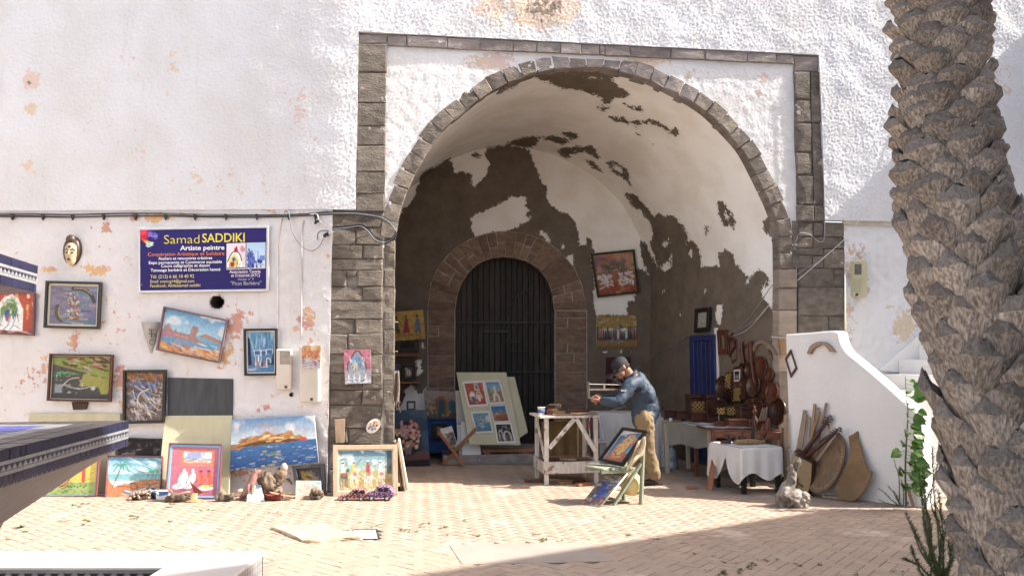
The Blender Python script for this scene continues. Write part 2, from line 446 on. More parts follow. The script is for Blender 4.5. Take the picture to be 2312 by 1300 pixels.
for (hx, hy, hr) in ((490, 682, 16.5), (658, 890, 5.2)):
    c = L(hx, hy, .0); e = np.linalg.norm(L(hx + hr, hy) - c); tb = MB()
    ax = -LN; s1 = np.array([cs, -sn, 0]); s2 = np.array([0, 0, 1.0]); n = 20
    v = []
    for dd, rr in ((-.008, e * 1.02), (.05, e), (.4, e)):
        v += [c + ax * dd + rr * (math.cos(k*2*math.pi/n) * s1 + math.sin(k*2*math.pi/n) * s2) for k in range(n)]
    tb.add(v, [(i*n+k, i*n+(k+1)%n, (i+1)*n+(k+1)%n, (i+1)*n+k) for i in range(2) for k in range(n)] + [tuple(2*n+k for k in range(n))])
    ho = tb.obj('drain_hole', M_mortar_dark, gate)

# lower right plaster with its cream lip
xr0 = W(1909, 600)[0]
u = np.arange(xr0, 11.5, .024); zz = np.arange(-.05, cBR[2] - .05, .024)
UU, Zq = np.meshgrid(u, zz)
h = fftnoise(len(zz), len(u), .024, .06, .15, 21) * .002 + fftnoise(len(zz), len(u), .024, .2, .8, 22) * .006
V = np.stack([UU, .02 - h, Zq], -1).reshape(-1, 3); pxs = project(V)
rl = mobj('lower_plaster', V, gridfaces(len(zz), len(u)), M_right, gate, True)
attr(rl.data, 'dens', dens_blobs(pxs, [(1912,620,16,200,.16),(1935,570,30,30,.2),(1955,640,14,60,.16),(2040,735,30,40,.3),(1915,720,20,60,.2),(2010,690,40,40,.08),(1950,500,90,8,.1),(2000,560,80,40,.04),(2230,300,80,100,.1)], -.03))
M_cream = mat('cream_lip_plaster', (.62, .55, .44), (.5, .44, .36), scale=12, bump=.5)
lp = MB(); a, b = W(1906, 496), W(2312, 515)
lp.prism([(a[0], -.005, a[2]), (11.4, -.005, a[2] - .1), (11.4, -.005, a[2] - .17), (a[0], -.005, a[2] - .07)], (0, .06, 0)); lp.obj('wall_lip', M_cream, gate)

# ---------------------------------------------------------------- cut stones
sj = random.Random(5)
def block(parent, quad, y, depth, m, name='stone', ch=.012, jit=.006, gap=.002):
    """a dressed stone: quad given in pixels tl,tr,br,bl on the plane y, chamfered and slightly uneven"""
    P = [W(px, py, y) for px, py in quad]
    return block3(parent, P, np.array([0, 1.0, 0]), depth, m, name, ch, jit, gap)
def block3(parent, P, back, depth, m, name='stone', ch=.012, jit=.006, gap=.004):
    P = [np.asarray(p, float) for p in P]; c = sum(P) / len(P); n = len(P)
    pro = sj.uniform(-.006, .008)
    def inset(p, d): 
        w = c - p; L_ = np.linalg.norm(w); return p + w / L_ * min(d * 1.4, L_ * .45)
    outer = [inset(p, gap) for p in P]; inner = [inset(p, gap + ch) for p in P]
    J = lambda: np.array([sj.uniform(-jit, jit) for _ in range(3)])
    outer = [p + J() * .7 for p in outer]; inner = [p + J() for p in inner]
    v = [p + back * depth for p in outer] + [p + back * (ch - pro) for p in outer] + [p - back * pro for p in inner]
    # middle points keep the face a little pillowed
    mid = [(inner[i] + inner[(i+1) % n]) / 2 - back * (pro + sj.uniform(-.003, .007)) + J() * .5 for i in range(n)]
    v += mid + [c - back * (pro + sj.uniform(.0, .009))]
    f = []
    for i in range(n):
        j = (i + 1) % n
        f += [(i, j, n+j, n+i), (n+i, n+j, 2*n+j, 3*n+i), (n+i, 3*n+i, 2*n+i), (2*n+i, 3*n+i, 4*n, 3*n+(i-1) % n)]
    return mobj(name, v, f, m, parent)

def backing(name, quadpx, y, depth, m):
    b = MB(); b.prism([W(px, py, y) for px, py in quadpx], (0, depth, 0)); return b.obj(name, m, gate)
def edge_x(y, pts):
    ys = [p[1] for p in pts]; xs_ = [p[0] for p in pts]; return float(np.interp(y, ys, xs_))
PL_ = [(744, 470), (743, 800), (741, 1115)]; PM = [(866, 470), (864, 800), (864, 1115)]; PR = [(893, 470), (891, 700), (889, 1115)]
pil = backing('pillar', [(744, 474), (888, 474), (886, 1112), (741, 1112)], .05, .35, M_mortar)
ys = [478, 512, 553, 585, 610, 647, 678, 719, 754, 800, 842, 880, 914, 966, 1002, 1060, 1112]
for k in range(len(ys) - 1):
    a, b = ys[k], ys[k+1]; xl, xr = edge_x(a, PL_) + 1, edge_x(a, PM)
    cuts = [xl, xr] if (k % 3 == 0) else [xl, xl + (xr - xl) * sj.choice([.35, .48, .62]), xr]
    if ys[k] == 610: cuts = [xl, 782, 806, xr]
    for x0, x1 in zip(cuts[:-1], cuts[1:]):
        if ys[k] == 610 and x0 == 782:
            block(pil, [(x0, a), (x1, a), (x1, a + 14), (x0, a + 14)], .02, .06, M_stone); continue
        block(pil, [(x0, a), (x1, a), (x1, b), (x0, b)], .02, .2, M_stone, jit=.009, ch=.016)
ys2 = [541, 570, 606, 650, 700, 745, 800, 850, 910, 960, 1010, 1060, 1110]
for a, b in zip(ys2[:-1], ys2[1:]):
    block(pil, [(edge_x(a, PM)+2, a), (edge_x(a, PR), a), (edge_x(b, PR), b), (edge_x(b, PM)+2, b)], .045, .2, M_stone, jit=.008, ch=.018)
# frame columns and band
alf = backing('frame_column', [(806, 74), (872, 78), (866, 480), (800, 480)], .03, .3, M_mortar)
yL = [78, 98, 163, 232, 284, 329, 388, 436, 478]
for a, b in zip(yL[:-1], yL[1:]):
    ex0 = lambda y: 808.5 - (y - 73) * 7 / 400; ex1 = lambda y: 874 - (y - 97) * 5 / 380
    block(alf, [(ex0(a), a), (ex1(a) + sj.uniform(-1.5, 1), a), (ex1(b) + sj.uniform(-1.5, 1), b), (ex0(b), b)], .0, .2, M_stone if a > 90 else M_cap, jit=.008)
alr = backing('frame_column', [(1796, 126), (1850, 124), (1864, 500), (1803, 500)], .03, .3, M_mortar)
yR = [127, 161, 226, 277, 344, 395, 463, 500]
exa = lambda y: 1793 + (y - 125) * 8 / 375; exb = lambda y: 1849 + (y - 125) * 14 / 375
for k, (a, b) in enumerate(zip(yR[:-1], yR[1:])):
    xm = 1829 + (a - 125) * .03
    if k == 0: block(alr, [(exa(a), a), (exb(a), a), (exb(b), b), (exa(b), b)], .0, .2, M_cap); continue
    block(alr, [(exa(a), a), (xm, a), (xm, b), (exa(b), b)], .0, .2, M_stone, ch=.02, jit=.01)
    o = sj.choice([-14, 0, 10]) if k > 1 else 0
    block(alr, [(xm, a + o), (exb(a), a + o), (exb(b), b), (xm, b)], .003, .2, M_stone)
band = backing('frame_band', [(872, 80), (1796, 126), (1796, 139), (874, 97)], .03, .3, M_mortar)
bx = [875, 919, 1010, 1084, 1158, 1212, 1266, 1312, 1354, 1366, 1422, 1516, 1592, 1686, 1752, 1793]
ty = lambda x: 75.5 + (x - 810) * 51 / 1038; by = lambda x: 103 + (x - 875) * 41 / 918
for a, b in zip(bx[:-1], bx[1:]):
    block(band, [(a, ty(a)), (b, ty(b)), (b, by(b)), (a, by(a))], .0, .25, M_cap, jit=.006, ch=.008)
# right pillar
pr = backing('pillar', [(1803, 500), (1907, 503), (1907, 1110), (1803, 1110)], .05, .3, M_mortar)
for q in [(1802,502,1836,534),(1836,502,1859,534),(1861,502,1907,536),(1802,534,1836,561),(1836,536,1907,561),(1803,561,1860,576),(1860,562,1907,606),
          (1803,576,1834,606),(1834,577,1860,605),(1803,606,1884,648),(1884,606,1907,648),(1803,648,1907,713),(1803,713,1871,768),(1871,713,1907,768),
          (1803,768,1850,830),(1850,768,1907,830),(1803,830,1907,900),(1803,900,1907,980),(1803,980,1907,1050)]:
    x0, y0, x1, y1 = q; block(pr, [(x0, y0), (x1, y0), (x1, y1), (x0, y1)], .02, .2, M_stone)
M_soff = stone('pinkish_jamb_stone', (.34, .275, .225), (.25, .205, .17), spots=(4, .66, (.45, .36, .29)), bump=.4)
for a, b in zip([607, 650, 700, 760, 840, 930, 1010], [650, 700, 760, 840, 930, 1010, 1090]):
    block3(pr, [W(px, py, .028) for px, py in ((1758, a), (1801, a), (1801, b), (1758, b))], np.array([-.15, 1.0, 0]), .20, M_soff, jit=.004)

for a, b in ((497, 552), (553, 608)): block3(pr, [W(px, py, .034) for px, py in ((1788, a), (1804, a), (1804, b), (1788, b))], np.array([-.15, 1.0, 0]), .15, M_stone, jit=.003, gap=0)
# ---------------------------------------------------------------- arch ring
AY = .028
intr = [(890,1112),(891,900),(892,700),(893,600),(894,540),(900,496),(912,454),(937,394),(958,358),(986,312),(1018,277),(1054,249),(1100,213),(1146,189),(1220,162),(1291,153),(1358,151),
        (1402,163),(1452,176),(1503,199),(1564,232),(1605,262),(1645,303),(1676,339),(1701,384),(1726,435),(1744,476),(1756,521),(1759,608),(1758,700),(1757,800),(1757,900),(1757,1096)]
arch_w = [W(x, y, AY) for x, y in intr]
top = arch_w[4:29]
def resample(P, n):
    P = np.array(P); s = np.concatenate([[0], np.cumsum(np.linalg.norm(np.diff(P, axis=0), axis=1))])
    q = np.linspace(0, s[-1], n); return np.stack([np.interp(q, s, P[:, k]) for k in range(3)], -1)
arc = resample(spline(top, 6), 37)
SKEW = np.array([(B(*backpx(1325, 800))[0] - W(1325, 800, AY)[0]) / (YB - AY), 1.0, 0])
ring = thing('arch_ring', '', '', arc[18]); del ring['label']; del ring['category']
ring.parent = gate; ring.matrix_parent_inverse = WM[gate.name].inverted()
cen = np.array([W(1325, 500, AY)[0], AY, W(1325, 500, AY)[2]])
def outn(P, i):
    t = P[min(i+1, len(P)-1)] - P[max(i-1, 0)]; n = np.array([-t[2], 0, t[0]]); n /= np.linalg.norm(n)
    return n if np.dot(n, P[i] - cen) > 0 else -n
jj = [0] + [i + (0 if i in (0, 36) else 0) for i in range(1, 36)] + [36]
for a in range(36):
    pa, pb = arc[a], arc[a+1]; ta = .205 + .012 * math.sin(a * 2.3); 
    qa, qb = pa + outn(arc, a) * ta, pb + outn(arc, a+1) * ta
    zmax = W(1300, 126, 0)[2] - .02
    m = M_cap if 13 < a < 24 else M_vous
    for q in (qa, qb): q[2] = min(q[2], zmax + (q[0] - 2) * -.0)
    block3(ring, [qa, qb, pb, pa], SKEW, .20, m, 'voussoir', ch=.014, jit=.010, gap=.0008)
# spandrel plaster
sa, sb = W(866, 97, .035), W(1800, 142, .035)
xs_ = np.arange(sa[0], sb[0], .016); zs_ = np.arange(W(872, 560, .035)[2], sa[2] + .06, .016)
UU, Zq = np.meshgrid(xs_, zs_)
h = fftnoise(len(zs_), len(xs_), .016, .026, .08, 31) * .0019 + fftnoise(len(zs_), len(xs_), .016, .2, .8, 32) * .0015
V = np.stack([UU, .035 - h, Zq], -1).reshape(-1, 3); Fc = gridfaces(len(zs_), len(xs_)); pxs = project(V)
c_ = pxs[Fc].mean(1)
ins = sdist(c_, [(x, y) for x, y in intr]) > np.where(c_[:, 1] < 165, -5, -27)
spn = mobj('spandrel', V, Fc[~ins], M_span, gate, True)
attr(spn.data, 'dens', dens_blobs(pxs, [(1110,140,70,25,.26),(1060,215,50,40,.12),(990,290,40,60,.12),(970,115,30,14,.14),(1040,115,30,10,.14),(920,170,20,15,.1),(905,210,14,14,.16),(1725,180,14,16,.3),(1712,212,10,10,.3),(1690,150,60,12,.1),(1450,140,70,16,.3),(1570,170,60,20,.15),(1760,160,20,30,.1)], -.03))

# ---------------------------------------------------------------- vault and back wall
front = [W(x, y, .44) for x, y in intr]; 
# follow the ring inward: same curve pushed along the skewed axis
bk = [B(*backpx(x, y)) for x, y in intr]
fr = []
for p, q in zip(arch_w, bk):
    t = (.17 - p[1]) / (q[1] - p[1]); fr.append(lerp(p, q, t))
fr = spline(fr, 6); bks = spline(bk, 6)
fr, bks = resample(fr, 210), resample(bks, 210)
fr[:, 1] = .17; bks[:, 1] = YB
ND = 60
V = np.concatenate([lerp(fr, bks, 1.025 * k / (ND - 1)) for k in range(ND)])
Fv = gridfaces(ND, 210)
vault = mobj('vault', V, Fv, M_vault, gate, True)
def Z6(pts): return [(880 + x / 2.321, 300 + y / 2.321) for x, y in pts]
def Z5(pts): return [(1300 + x / 1.97, 100 + y / 1.97) for x, y in pts]
BR = [Z6([(-200,1400),(-200,520),(45,440),(75,385),(95,385),(130,340),(140,290),(160,265),(155,240),(170,205),(240,180),(300,140),(315,135),(325,165),(345,210),(385,205),(420,215),(430,245),(425,260),(445,283),(465,260),(510,225),(510,190),(525,160),(515,140),(500,120),(515,75),(560,68),(640,70),(720,78),(745,120),(755,170),(775,205),(790,235),(795,265),(825,285),(822,350),(850,385),(885,410),(945,430),(975,480),(988,530),(990,590),(1030,590),(1030,555),(1055,560),(1060,590),(1070,625),(1050,640),(1060,700),(1075,780),(1065,850),(1080,955),(1250,955),(1240,920),(1255,880),(1285,880),(1290,710),(1345,730),(1370,760),(1440,780),(1440,1900),(-200,1900)]),
      Z6([(430,118),(450,100),(478,110),(475,128),(445,132)]),
      Z6([(590,70),(620,50),(700,25),(790,22),(770,60),(740,76),(650,64)]),
      Z6([(800,25),(870,15),(900,25),(935,45),(915,60),(870,50),(830,40)]), Z6([(905,0),(940,-5),(1000,20),(960,38),(920,20)]),
      Z6([(865,95),(900,80),(960,70),(1010,75),(1040,65),(1075,85),(1105,125),(1090,135),(1050,115),(1020,95),(985,105),(940,110),(945,135),(900,120)]),
      Z6([(1025,140),(1060,150),(1100,180),(1115,205),(1080,195),(1045,170)]),
      Z6([(1130,155),(1190,150),(1240,190),(1260,225),(1250,235),(1265,280),(1240,250),(1200,225),(1160,195)]),
      Z5([(220,668),(260,665),(300,710),(325,740),(345,770),(370,755),(400,765),(450,770),(455,800),(480,800),(495,840),(490,890),(505,870),(530,880),(550,920),(560,990),(580,985),(600,990),(640,985),(635,930),(665,912),(695,925),(715,985),(735,1000),(740,1020),(770,1040),(775,1000),(785,1030),(815,1000),(830,1010),(860,1040),(858,1080),(835,1060),(825,1110),(850,1150),(885,1190),(893,1500),(893,2100),(300,2100),(300,1030),(355,1010),(365,980),(330,880),(345,830),(325,790),(290,740),(250,720)]),
      Z5([(285,880),(310,880),(325,920),(345,960),(365,1010),(380,1040),(320,1020),(295,930)]),
      Z5([(625,700),(650,695),(690,745),(715,800),(705,825),(685,800),(660,810),(640,770)]), Z5([(572,802),(592,820),(582,850)]),
      Z5([(830,790),(860,760),(890,770),(900,830),(850,845)]),
      Z5([(-60,110),(0,135),(80,150),(150,155),(200,195),(240,225),(220,240),(170,235),(150,265),(130,265),(110,235),(60,220),(30,205),(-60,195),(-150,150)]),
      Z5([(85,272),(150,285),(140,293),(110,290)]), Z5([(145,325),(200,325),(240,345),(230,355),(180,340)]),
      Z5([(250,340),(290,335),(330,335),(365,345),(420,385),(445,370),(460,395),(445,415),(400,380),(350,355),(300,350),(270,370)]), Z5([(260,395),(290,400),(285,408)]), Z5([(215,262),(300,285),(295,300),(240,280)]),
      Z5([(1500/1.435-1300+0,0),(0,0),(1,1)]) if False else Z5([(340,440),(352,445),(345,450)]),
      [(1200,170),(1290,157),(1358,157),(1410,170),(1370,180),(1290,172),(1230,185)], [(1130,200),(1175,186),(1165,196),(1120,212)]]
HO = [Z6([(420,455),(440,435),(500,410),(610,350),(640,330),(670,338),(710,330),(715,380),(735,410),(705,440),(750,443),(740,455),(690,480),(630,510),(550,520),(450,545),(430,495)]),
      Z6([(780,520),(800,512),(830,545),(845,575),(835,580),(800,545)]), Z6([(895,580),(915,583),(915,605),(898,600)]), Z6([(920,655),(955,640),(970,720),(945,700)]),
      Z6([(1158,165),(1190,165),(1230,205),(1215,215),(1180,190)]), Z5([(390,880),(415,870),(412,900),(385,900)]), Z5([(425,930),(432,995),(390,1012),(368,985),(410,970)]), Z5([(400,850),(412,865),(404,875)]),
      Z5([(655,740),(672,750),(680,780),(665,780)]), Z5([(620,1160),(655,1155),(645,1245),(630,1240)]), Z5([(750,1050),(765,1060),(755,1080)]), Z5([(570,1088),(578,1086),(574,1105)]), Z5([(465,1190),(470,1190),(468,1215)]),
      Z5([(505,930),(515,905),(520,930),(512,950)]), Z6([(1110,1135),(1145,1145),(1140,1155),(1115,1150)]), Z6([(1200,1140),(1225,1135),(1215,1155)]), Z6([(1255,1135),(1268,1135),(1266,1158)]), Z5([(385,1090),(395,1095),(388,1110)]),
      [(890,900),(930,865),(945,890),(965,870),(963,1010),(890,1010)], [(938,815),(950,812),(953,845),(942,850)], [(952,770),(956,770),(958,785),(951,785)], [(1600,770),(1613,770),(1612,890),(1606,890)], [(1746,755),(1752,770),(1748,800),(1744,780)], [(1757,808),(1762,815),(1758,838),(1750,838)], [(1725,775),(1732,780),(1728,788)]]
def peel(V):
    px = project(V); d = np.full(len(px), -200.0)
    for p in BR: d = np.maximum(d, sdist(px, p))
    for p in HO: d = np.minimum(d, -sdist(px, p))
    return d
def soft(d): return np.clip(d, -60, 60)
pv = peel(V)
attr(vault.data, 'peel', soft(pv))
# back wall: rows between the two sides, the doorway left out
half = bks
zt = bks[:, 2]; itop = int(np.argmax(zt))
lz, rz = bks[:itop + 1], bks[itop:][::-1]
rows, cols = 170, 170
zr = np.linspace(-.02, zt[itop] - .002, rows)
V = np.zeros((rows, cols, 3))
for i, z in enumerate(zr):
    xl = np.interp(z, lz[:, 2], lz[:, 0]); xr = np.interp(z, rz[:, 2], rz[:, 0])
    V[i, :, 0] = np.linspace(xl, xr, cols); V[i, :, 1] = YB; V[i, :, 2] = z
V = V.reshape(-1, 3); Fc = gridfaces(rows, cols); px = project(V)
dcurve_in = [(1028,1200),(1028,700),(1032,668),(1042,640),(1058,615),(1080,595),(1105,584),(1132,580),(1160,582),(1190,590),(1215,606),(1234,630),(1246,660),(1251,700),(1252,1200)]
dcurve_out = [(965,1005),(965,700),(972,640),(990,600),(1020,565),(1060,540),(1100,526),(1140,522),(1180,526),(1225,540),(1262,565),(1295,602),(1315,645),(1324,700),(1326,1005)]
cc = px[Fc].mean(1); isdoor = sdist(cc, dcurve_in) > -10
bw = mobj('back_wall', V, Fc[~isdoor], M_vault, gate, False)
attr(bw.data, 'peel', soft(peel(V)))
# door arch stones
da = thing('door_arch', '', '', B(1140, 540)); del da['label']; del da['category']; da.parent = gate; da.matrix_parent_inverse = WM[gate.name].inverted()
bb = MB()
oc = resample([B(x, y) for x, y in dcurve_out[1:14]], 30); icv = resample([B(x, y) for x, y in dcurve_in[1:14]], 30)
for a in range(29):
    bb.add([oc[a] + [0, -.02, 0], oc[a+1] + [0, -.02, 0], icv[a+1] + [0, -.02, 0], icv[a] + [0, -.02, 0]], [(0,1,2,3)])
for (xa_, xb_) in ((965, 1028), (1252, 1326)):
    bb.add([B(xa_, 700, .02), B(xb_, 700, .02), B(xb_, 1012, .02), B(xa_, 1012, .02)], [(0,1,2,3)])
bb.obj('joint_bed', mat('pale_joint_lime', (.40, .36, .30), (.28, .25, .21), bump=.4), da)
oc2 = resample([B(x, y) for x, y in dcurve_out[1:14]], 25); ic2 = resample([B(x, y) for x, y in dcurve_in[1:14]], 25)
k = 0
while k < 24:
    a, b = k, k + 1
    if sj.random() < .45:
        f_ = sj.choice([.4, .55, .62])
        ma, mb = lerp(ic2[a], oc2[a], f_), lerp(ic2[b], oc2[b], f_)
        block3(da, [p - [0, .03, 0] for p in (oc2[a], oc2[b], mb, ma)], np.array([0, 1.0, 0]), .05, M_brick, ch=.010, gap=.007)
        block3(da, [p - [0, .03, 0] for p in (ma, mb, ic2[b], ic2[a])], np.array([0, 1.0, 0]), .35, M_brick, ch=.010, gap=.007)
    else:
        block3(da, [p - [0, .03, 0] for p in (oc2[a], oc2[b], ic2[b], ic2[a])], np.array([0, 1.0, 0]), .35, M_brick, ch=.010, gap=.007)
    k += 1
for (xa_, xb_, yy) in ((966, 1027, [700,735,760,778,803,826,848,875,905,940,975,1010]), (1253, 1325, [702,718,740,757,775,797,818,840,862,885,915,950,980,1010])):
    for a, b in zip(yy[:-1], yy[1:]):
        if sj.random() < .3:
            xm = lerp(xa_, xb_, sj.choice([.4, .6])); qs = [(xa_, xm), (xm, xb_)]
        else: qs = [(xa_, xb_)]
        for x0, x1 in qs: block(da, [(x0, a), (x1, a), (x1, b), (x0, b)], YB - .03, .35, M_brick, ch=.010, gap=.007)
# wooden door
M_door = wood('dark_door_timber', (.062, .05, .042), (.032, .026, .023), var=.3)
M_iron = mat('black_iron', (.05, .045, .04), (.03, .026, .024), scale=30, rough=.55, spec=.5)
DY = YB + .22
dbk = MB(); dbk.prism([W(x, y, DY + .05) for x, y in [(1010,1010),(1010,560),(1275,560),(1275,1010)]], (0, .05, 0))
door = dbk.obj('door', M_door, gate)
pxe = np.linspace(1016, 1268, 21)
for a, b in zip(pxe[:-1], pxe[1:]):
    b_ = MB(); dy = sj.uniform(0, .008); b_.prism([W(a + .7, 570, DY + dy), W(b - .7, 570, DY + dy), W(b - .7, 1010, DY + dy), W(a + .7, 1010, DY + dy)], (0, .03, 0)); b_.obj('plank', M_door, door, bevel=.004)
for (y, x0, x1, w) in ((748, 1090, 1150, .05), (728, 1030, 1250, .03), (840, 1030, 1250, .03), (772, 1152, 1172, .03), (792, 1150, 1185, .02)):
    b_ = MB(); b_.bar(W(x0, y, DY - .015), W(x1, y, DY - .015), .03, w); b_.obj('cross_bar', M_iron, door, bevel=.004)
wk = MB(); wp = [W(x, y, DY - .012) for x, y in [(1146,1005),(1146,735),(1150,700),(1165,672),(1190,655),(1215,653),(1240,664),(1252,680)]]
wk.tube(spline(wp, 4), .012, 6); wk.obj('wicket_outline', M_iron, door)
st_ = MB()
for py in (735, 842, 930):
    for px_ in np.linspace(1036, 1246, 18): st_.ell(W(px_, py, DY - .004), (.014, .01, .014), 6, 4)
st_.obj('stud_rows', M_iron, door)
# threshold step in front of the door
sl = MB(); a, b = G(1000, 1050), G(1345, 1050)
sl.box(((a[0]+b[0])/2, (a[1] + YB + .2)/2, .075), (b[0]-a[0], YB + .2 - a[1], .15)); sl.obj('door_step', M_cap, gate, bevel=.01)
# ------------------------------------------------------------------ ground and paving
M_bed = mat('sandy_joint', (.29, .225, .17), (.22, .17, .13), scale=9, bump=.5)
def paving(name, field):
    t = NT(name); P_ = t.n('ShaderNodeNewGeometry').outputs['Position']
    col = t.mix(t.ramp(t.noise(P_, 5, 4, .6), .3, .7), (.375, .285, .218), (.33, .25, .192))
    col = t.mix(t.ramp(t.noise(P_, 1.3, 5, .6), .56, .74), col, (.50, .405, .33))
    col = t.mix(t.math('MULTIPLY', t.ramp(t.noise(P_, .8, 6, .7), .55, .72), .3), col, (.27, .205, .16))
    col = t.mix(t.ramp(t.noise(P_, 26, 3, .6), .70, .74), col, (.24, .19, .15))
    v = t.at('tone').outputs['Fac'] if field else t.math('ADD', t.math('MULTIPLY', t.n('ShaderNodeObjectInfo').outputs['Random'], .12), .94)
    t.bump(t.noise(P_, 90, 5, .65), .45, .005); return t.done(t.mul(col, v), .88, .2)
M_pav, M_pavf = paving('pale_terracotta_paver', False), paving('paver_field_brick', True)
gb_ = MB(); gb_.add([(-60, -60, -.012), (60, -60, -.012), (60, 60, -.012), (-60, 60, -.012)], [(0, 1, 2, 3)])
ground = gb_.obj('ground', M_bed); tag(ground, 'herringbone paved courtyard in pale terracotta brick', None, None, 'structure')
slab_px = [(1013, 1229), (1330, 1224), (1388, 1266), (1043, 1274)]
slab = [G(x, y) for x, y in slab_px]
cover_px = [(752, 1198), (850, 1195), (856, 1217), (760, 1218)]
rot45 = np.array([[math.cos(math.pi/4), -math.sin(math.pi/4)], [math.sin(math.pi/4), math.cos(math.pi/4)]])
def paver_mesh(w, l, g, seed):
    rr = random.Random(seed); x, y = w / 2 - g, l / 2 - g; c = .0025
    v = [(-x,-y,-.012),(x,-y,-.012),(x,y,-.012),(-x,y,-.012),(-x,-y,-c),(x,-y,-c),(x,y,-c),(-x,y,-c),(-x+c,-y+c,0),(x-c,-y+c,0),(x-c,y-c,0),(-x+c,y-c,0)]
    v = [(a, b, z + (rr.uniform(-.0015, .0015) if i >= 8 else 0)) for i, (a, b, z) in enumerate(v)]
    f = [(8,9,10,11)] + [(4+i, 4+(i+1)%4, 8+(i+1)%4, 8+i) for i in range(4)] + [(i, (i+1)%4, 4+(i+1)%4, 4+i) for i in range(4)]
    return v, f
U_ = .1
cells = []
for ix in range(-190, 190):
    for iy in range(-190, 190):
        m = (ix - iy) % 4
        if m == 0: c = (ix + 1, iy + .5); hz = True
        elif m == 3: c = (ix + .5, iy + 1); hz = False
        else: continue
        p = rot45 @ (np.array(c) * U_) + np.array([0, -2.0])
        if -7.5 < p[0] < 9.5 and -7.2 < p[1] < YB - .3: cells.append((p[0], p[1], hz))
cells = np.array(cells)
pp = project(np.stack([cells[:, 0], cells[:, 1], 0 * cells[:, 0]], -1))
depth = (np.stack([cells[:, 0], cells[:, 1], 0 * cells[:, 0]], -1) - CAM) @ _f
cw = np.array([[x, y] for x, y, _ in slab]); 
ok = (sdist(cells[:, :2], cw) < .015)
cvw = np.array([G(x, y)[:2] for x, y in cover_px]); ok &= sdist(cells[:, :2], cvw) < .0
cells, pp, depth = cells[ok], pp[ok], depth[ok]
vis = (pp[:, 0] > 20) & (pp[:, 0] < 2150) & (pp[:, 1] < 1296) & (pp[:, 1] > 1115) & ~((pp[:, 0] < 625) & (pp[:, 1] > 1235))
order = np.argsort(np.where(vis, depth, 1e6))
first = set(order[:296].tolist())
pm = []
for s in range(4):
    v, f = paver_mesh(.2, .1, .0028, s); pm.append(nmesh('paver', v, f, M_pav))
BV, BF = [], []
vv, ff = paver_mesh(.2, .1, .0028, 9); vv = np.array(vv); ff = np.array(ff)
for k, (x, y, hz) in enumerate(cells):
    ang = math.pi/4 + (0 if hz else math.pi/2)
    z = sj.uniform(-.0012, .0012)
    if k in first:
        o = link(pm[sj.randrange(4)], 'paver', ground, (x, y, z), Matrix.Rotation(ang + sj.uniform(-.012, .012), 4, 'Z') @ Matrix.Rotation(sj.uniform(-.008, .008), 4, 'X'))
    else:
        ca, sa_ = math.cos(ang), math.sin(ang); q = vv.copy()
        tx, tyv = sj.uniform(-.008, .008), sj.uniform(-.008, .008)
        q[:, 2] += z + q[:, 0] * tx + q[:, 1] * tyv * .5
        BF.append(ff + len(BV) * 12); BV.append(np.stack([x + q[:, 0]*ca - q[:, 1]*sa_, y + q[:, 0]*sa_ + q[:, 1]*ca, q[:, 2]], -1))
pf = mobj('paver_mass', np.concatenate(BV), np.concatenate(BF), M_pavf, ground)
tn = np.repeat(rng.uniform(.94, 1.06, len(BV)), 12); attr(pf.data, 'tone', tn); pf['kind'] = 'stuff'

M_conc = mat('pale_concrete', (.33, .275, .235), (.29, .24, .205), scale=4, bump=.3, bscale=120)
b_ = MB(); b_.prism([p + np.array([0, 0, -.01]) for p in slab], (0, 0, .014)); o = b_.obj('concrete_slab', M_conc, bevel=.003)
tag(o, 'smooth pale concrete cover slab let into the paving, half in shade', 'slab')
M_cov = mat('whitish_cover_metal', (.52, .50, .46), (.42, .40, .37), scale=14, bump=.4)
cv = thing('drain_cover', 'small ribbed pale drain cover set in the paving beside the matting', 'drain cover', G(803, 1207))
cq = [G(x, y) for x, y in cover_px]
b_ = MB(); b_.prism([p + np.array([0, 0, -.012]) for p in cq], (0, 0, .012)); b_.obj('plate', M_cov, cv)
b_ = MB()
for k in range(9):
    tq = (k + .5) / 9; b_.bar(lerp(cq[0], cq[1], tq) + [0, 0, .002], lerp(cq[3], cq[2], tq) + [0, 0, .002], .03, .003)
b_.obj('rib', M_cov, cv)
b_ = MB(); 
for i in range(4): b_.bar(cq[i] + [0, 0, -.002], cq[(i+1) % 4] + [0, 0, -.002], .014, .02)
b_.obj('cover_frame', M_iron, cv)
# loose matting
mp_ = [(613,1194),(640,1187),(690,1190),(728,1184),(752,1196),(775,1203),(822,1217),(770,1219),(700,1226),(660,1213),(640,1204)]
M_mat = mat('straw_matting', (.60, .46, .30), (.52, .38, .24), scale=30, stretch=(1, 6, 1), bump=.8, bscale=60, bdist=.01)
def patch(pts, z, th, m, name, sag=.0, seed=1):
    P = [G(x, y) for x, y in pts]; P = spline(P + [P[0]], 3)[:-1]; c = sum(P) / len(P); rr = random.Random(seed)
    v = [p + [rr.uniform(-.012, .012), rr.uniform(-.012, .012), z] for p in P] + [p + [0, 0, z + th + rr.uniform(0, sag)] for p in P] + [lerp(c, p, .5) + [0, 0, z + th + rr.uniform(0, sag)] for p in P] + [c + [0, 0, z + th]]
    n = len(P); f = []
    for i in range(n):
        j = (i+1) % n; f += [(i, j, n+j, n+i), (n+i, n+j, 2*n+j, 2*n+i), (2*n+i, 2*n+j, 3*n)]
    return mobj(name, v, f, m)
tag(patch(mp_, .001, .016, M_mat, 'matting', .014), 'torn piece of straw matting lying on the sunlit paving', 'matting')

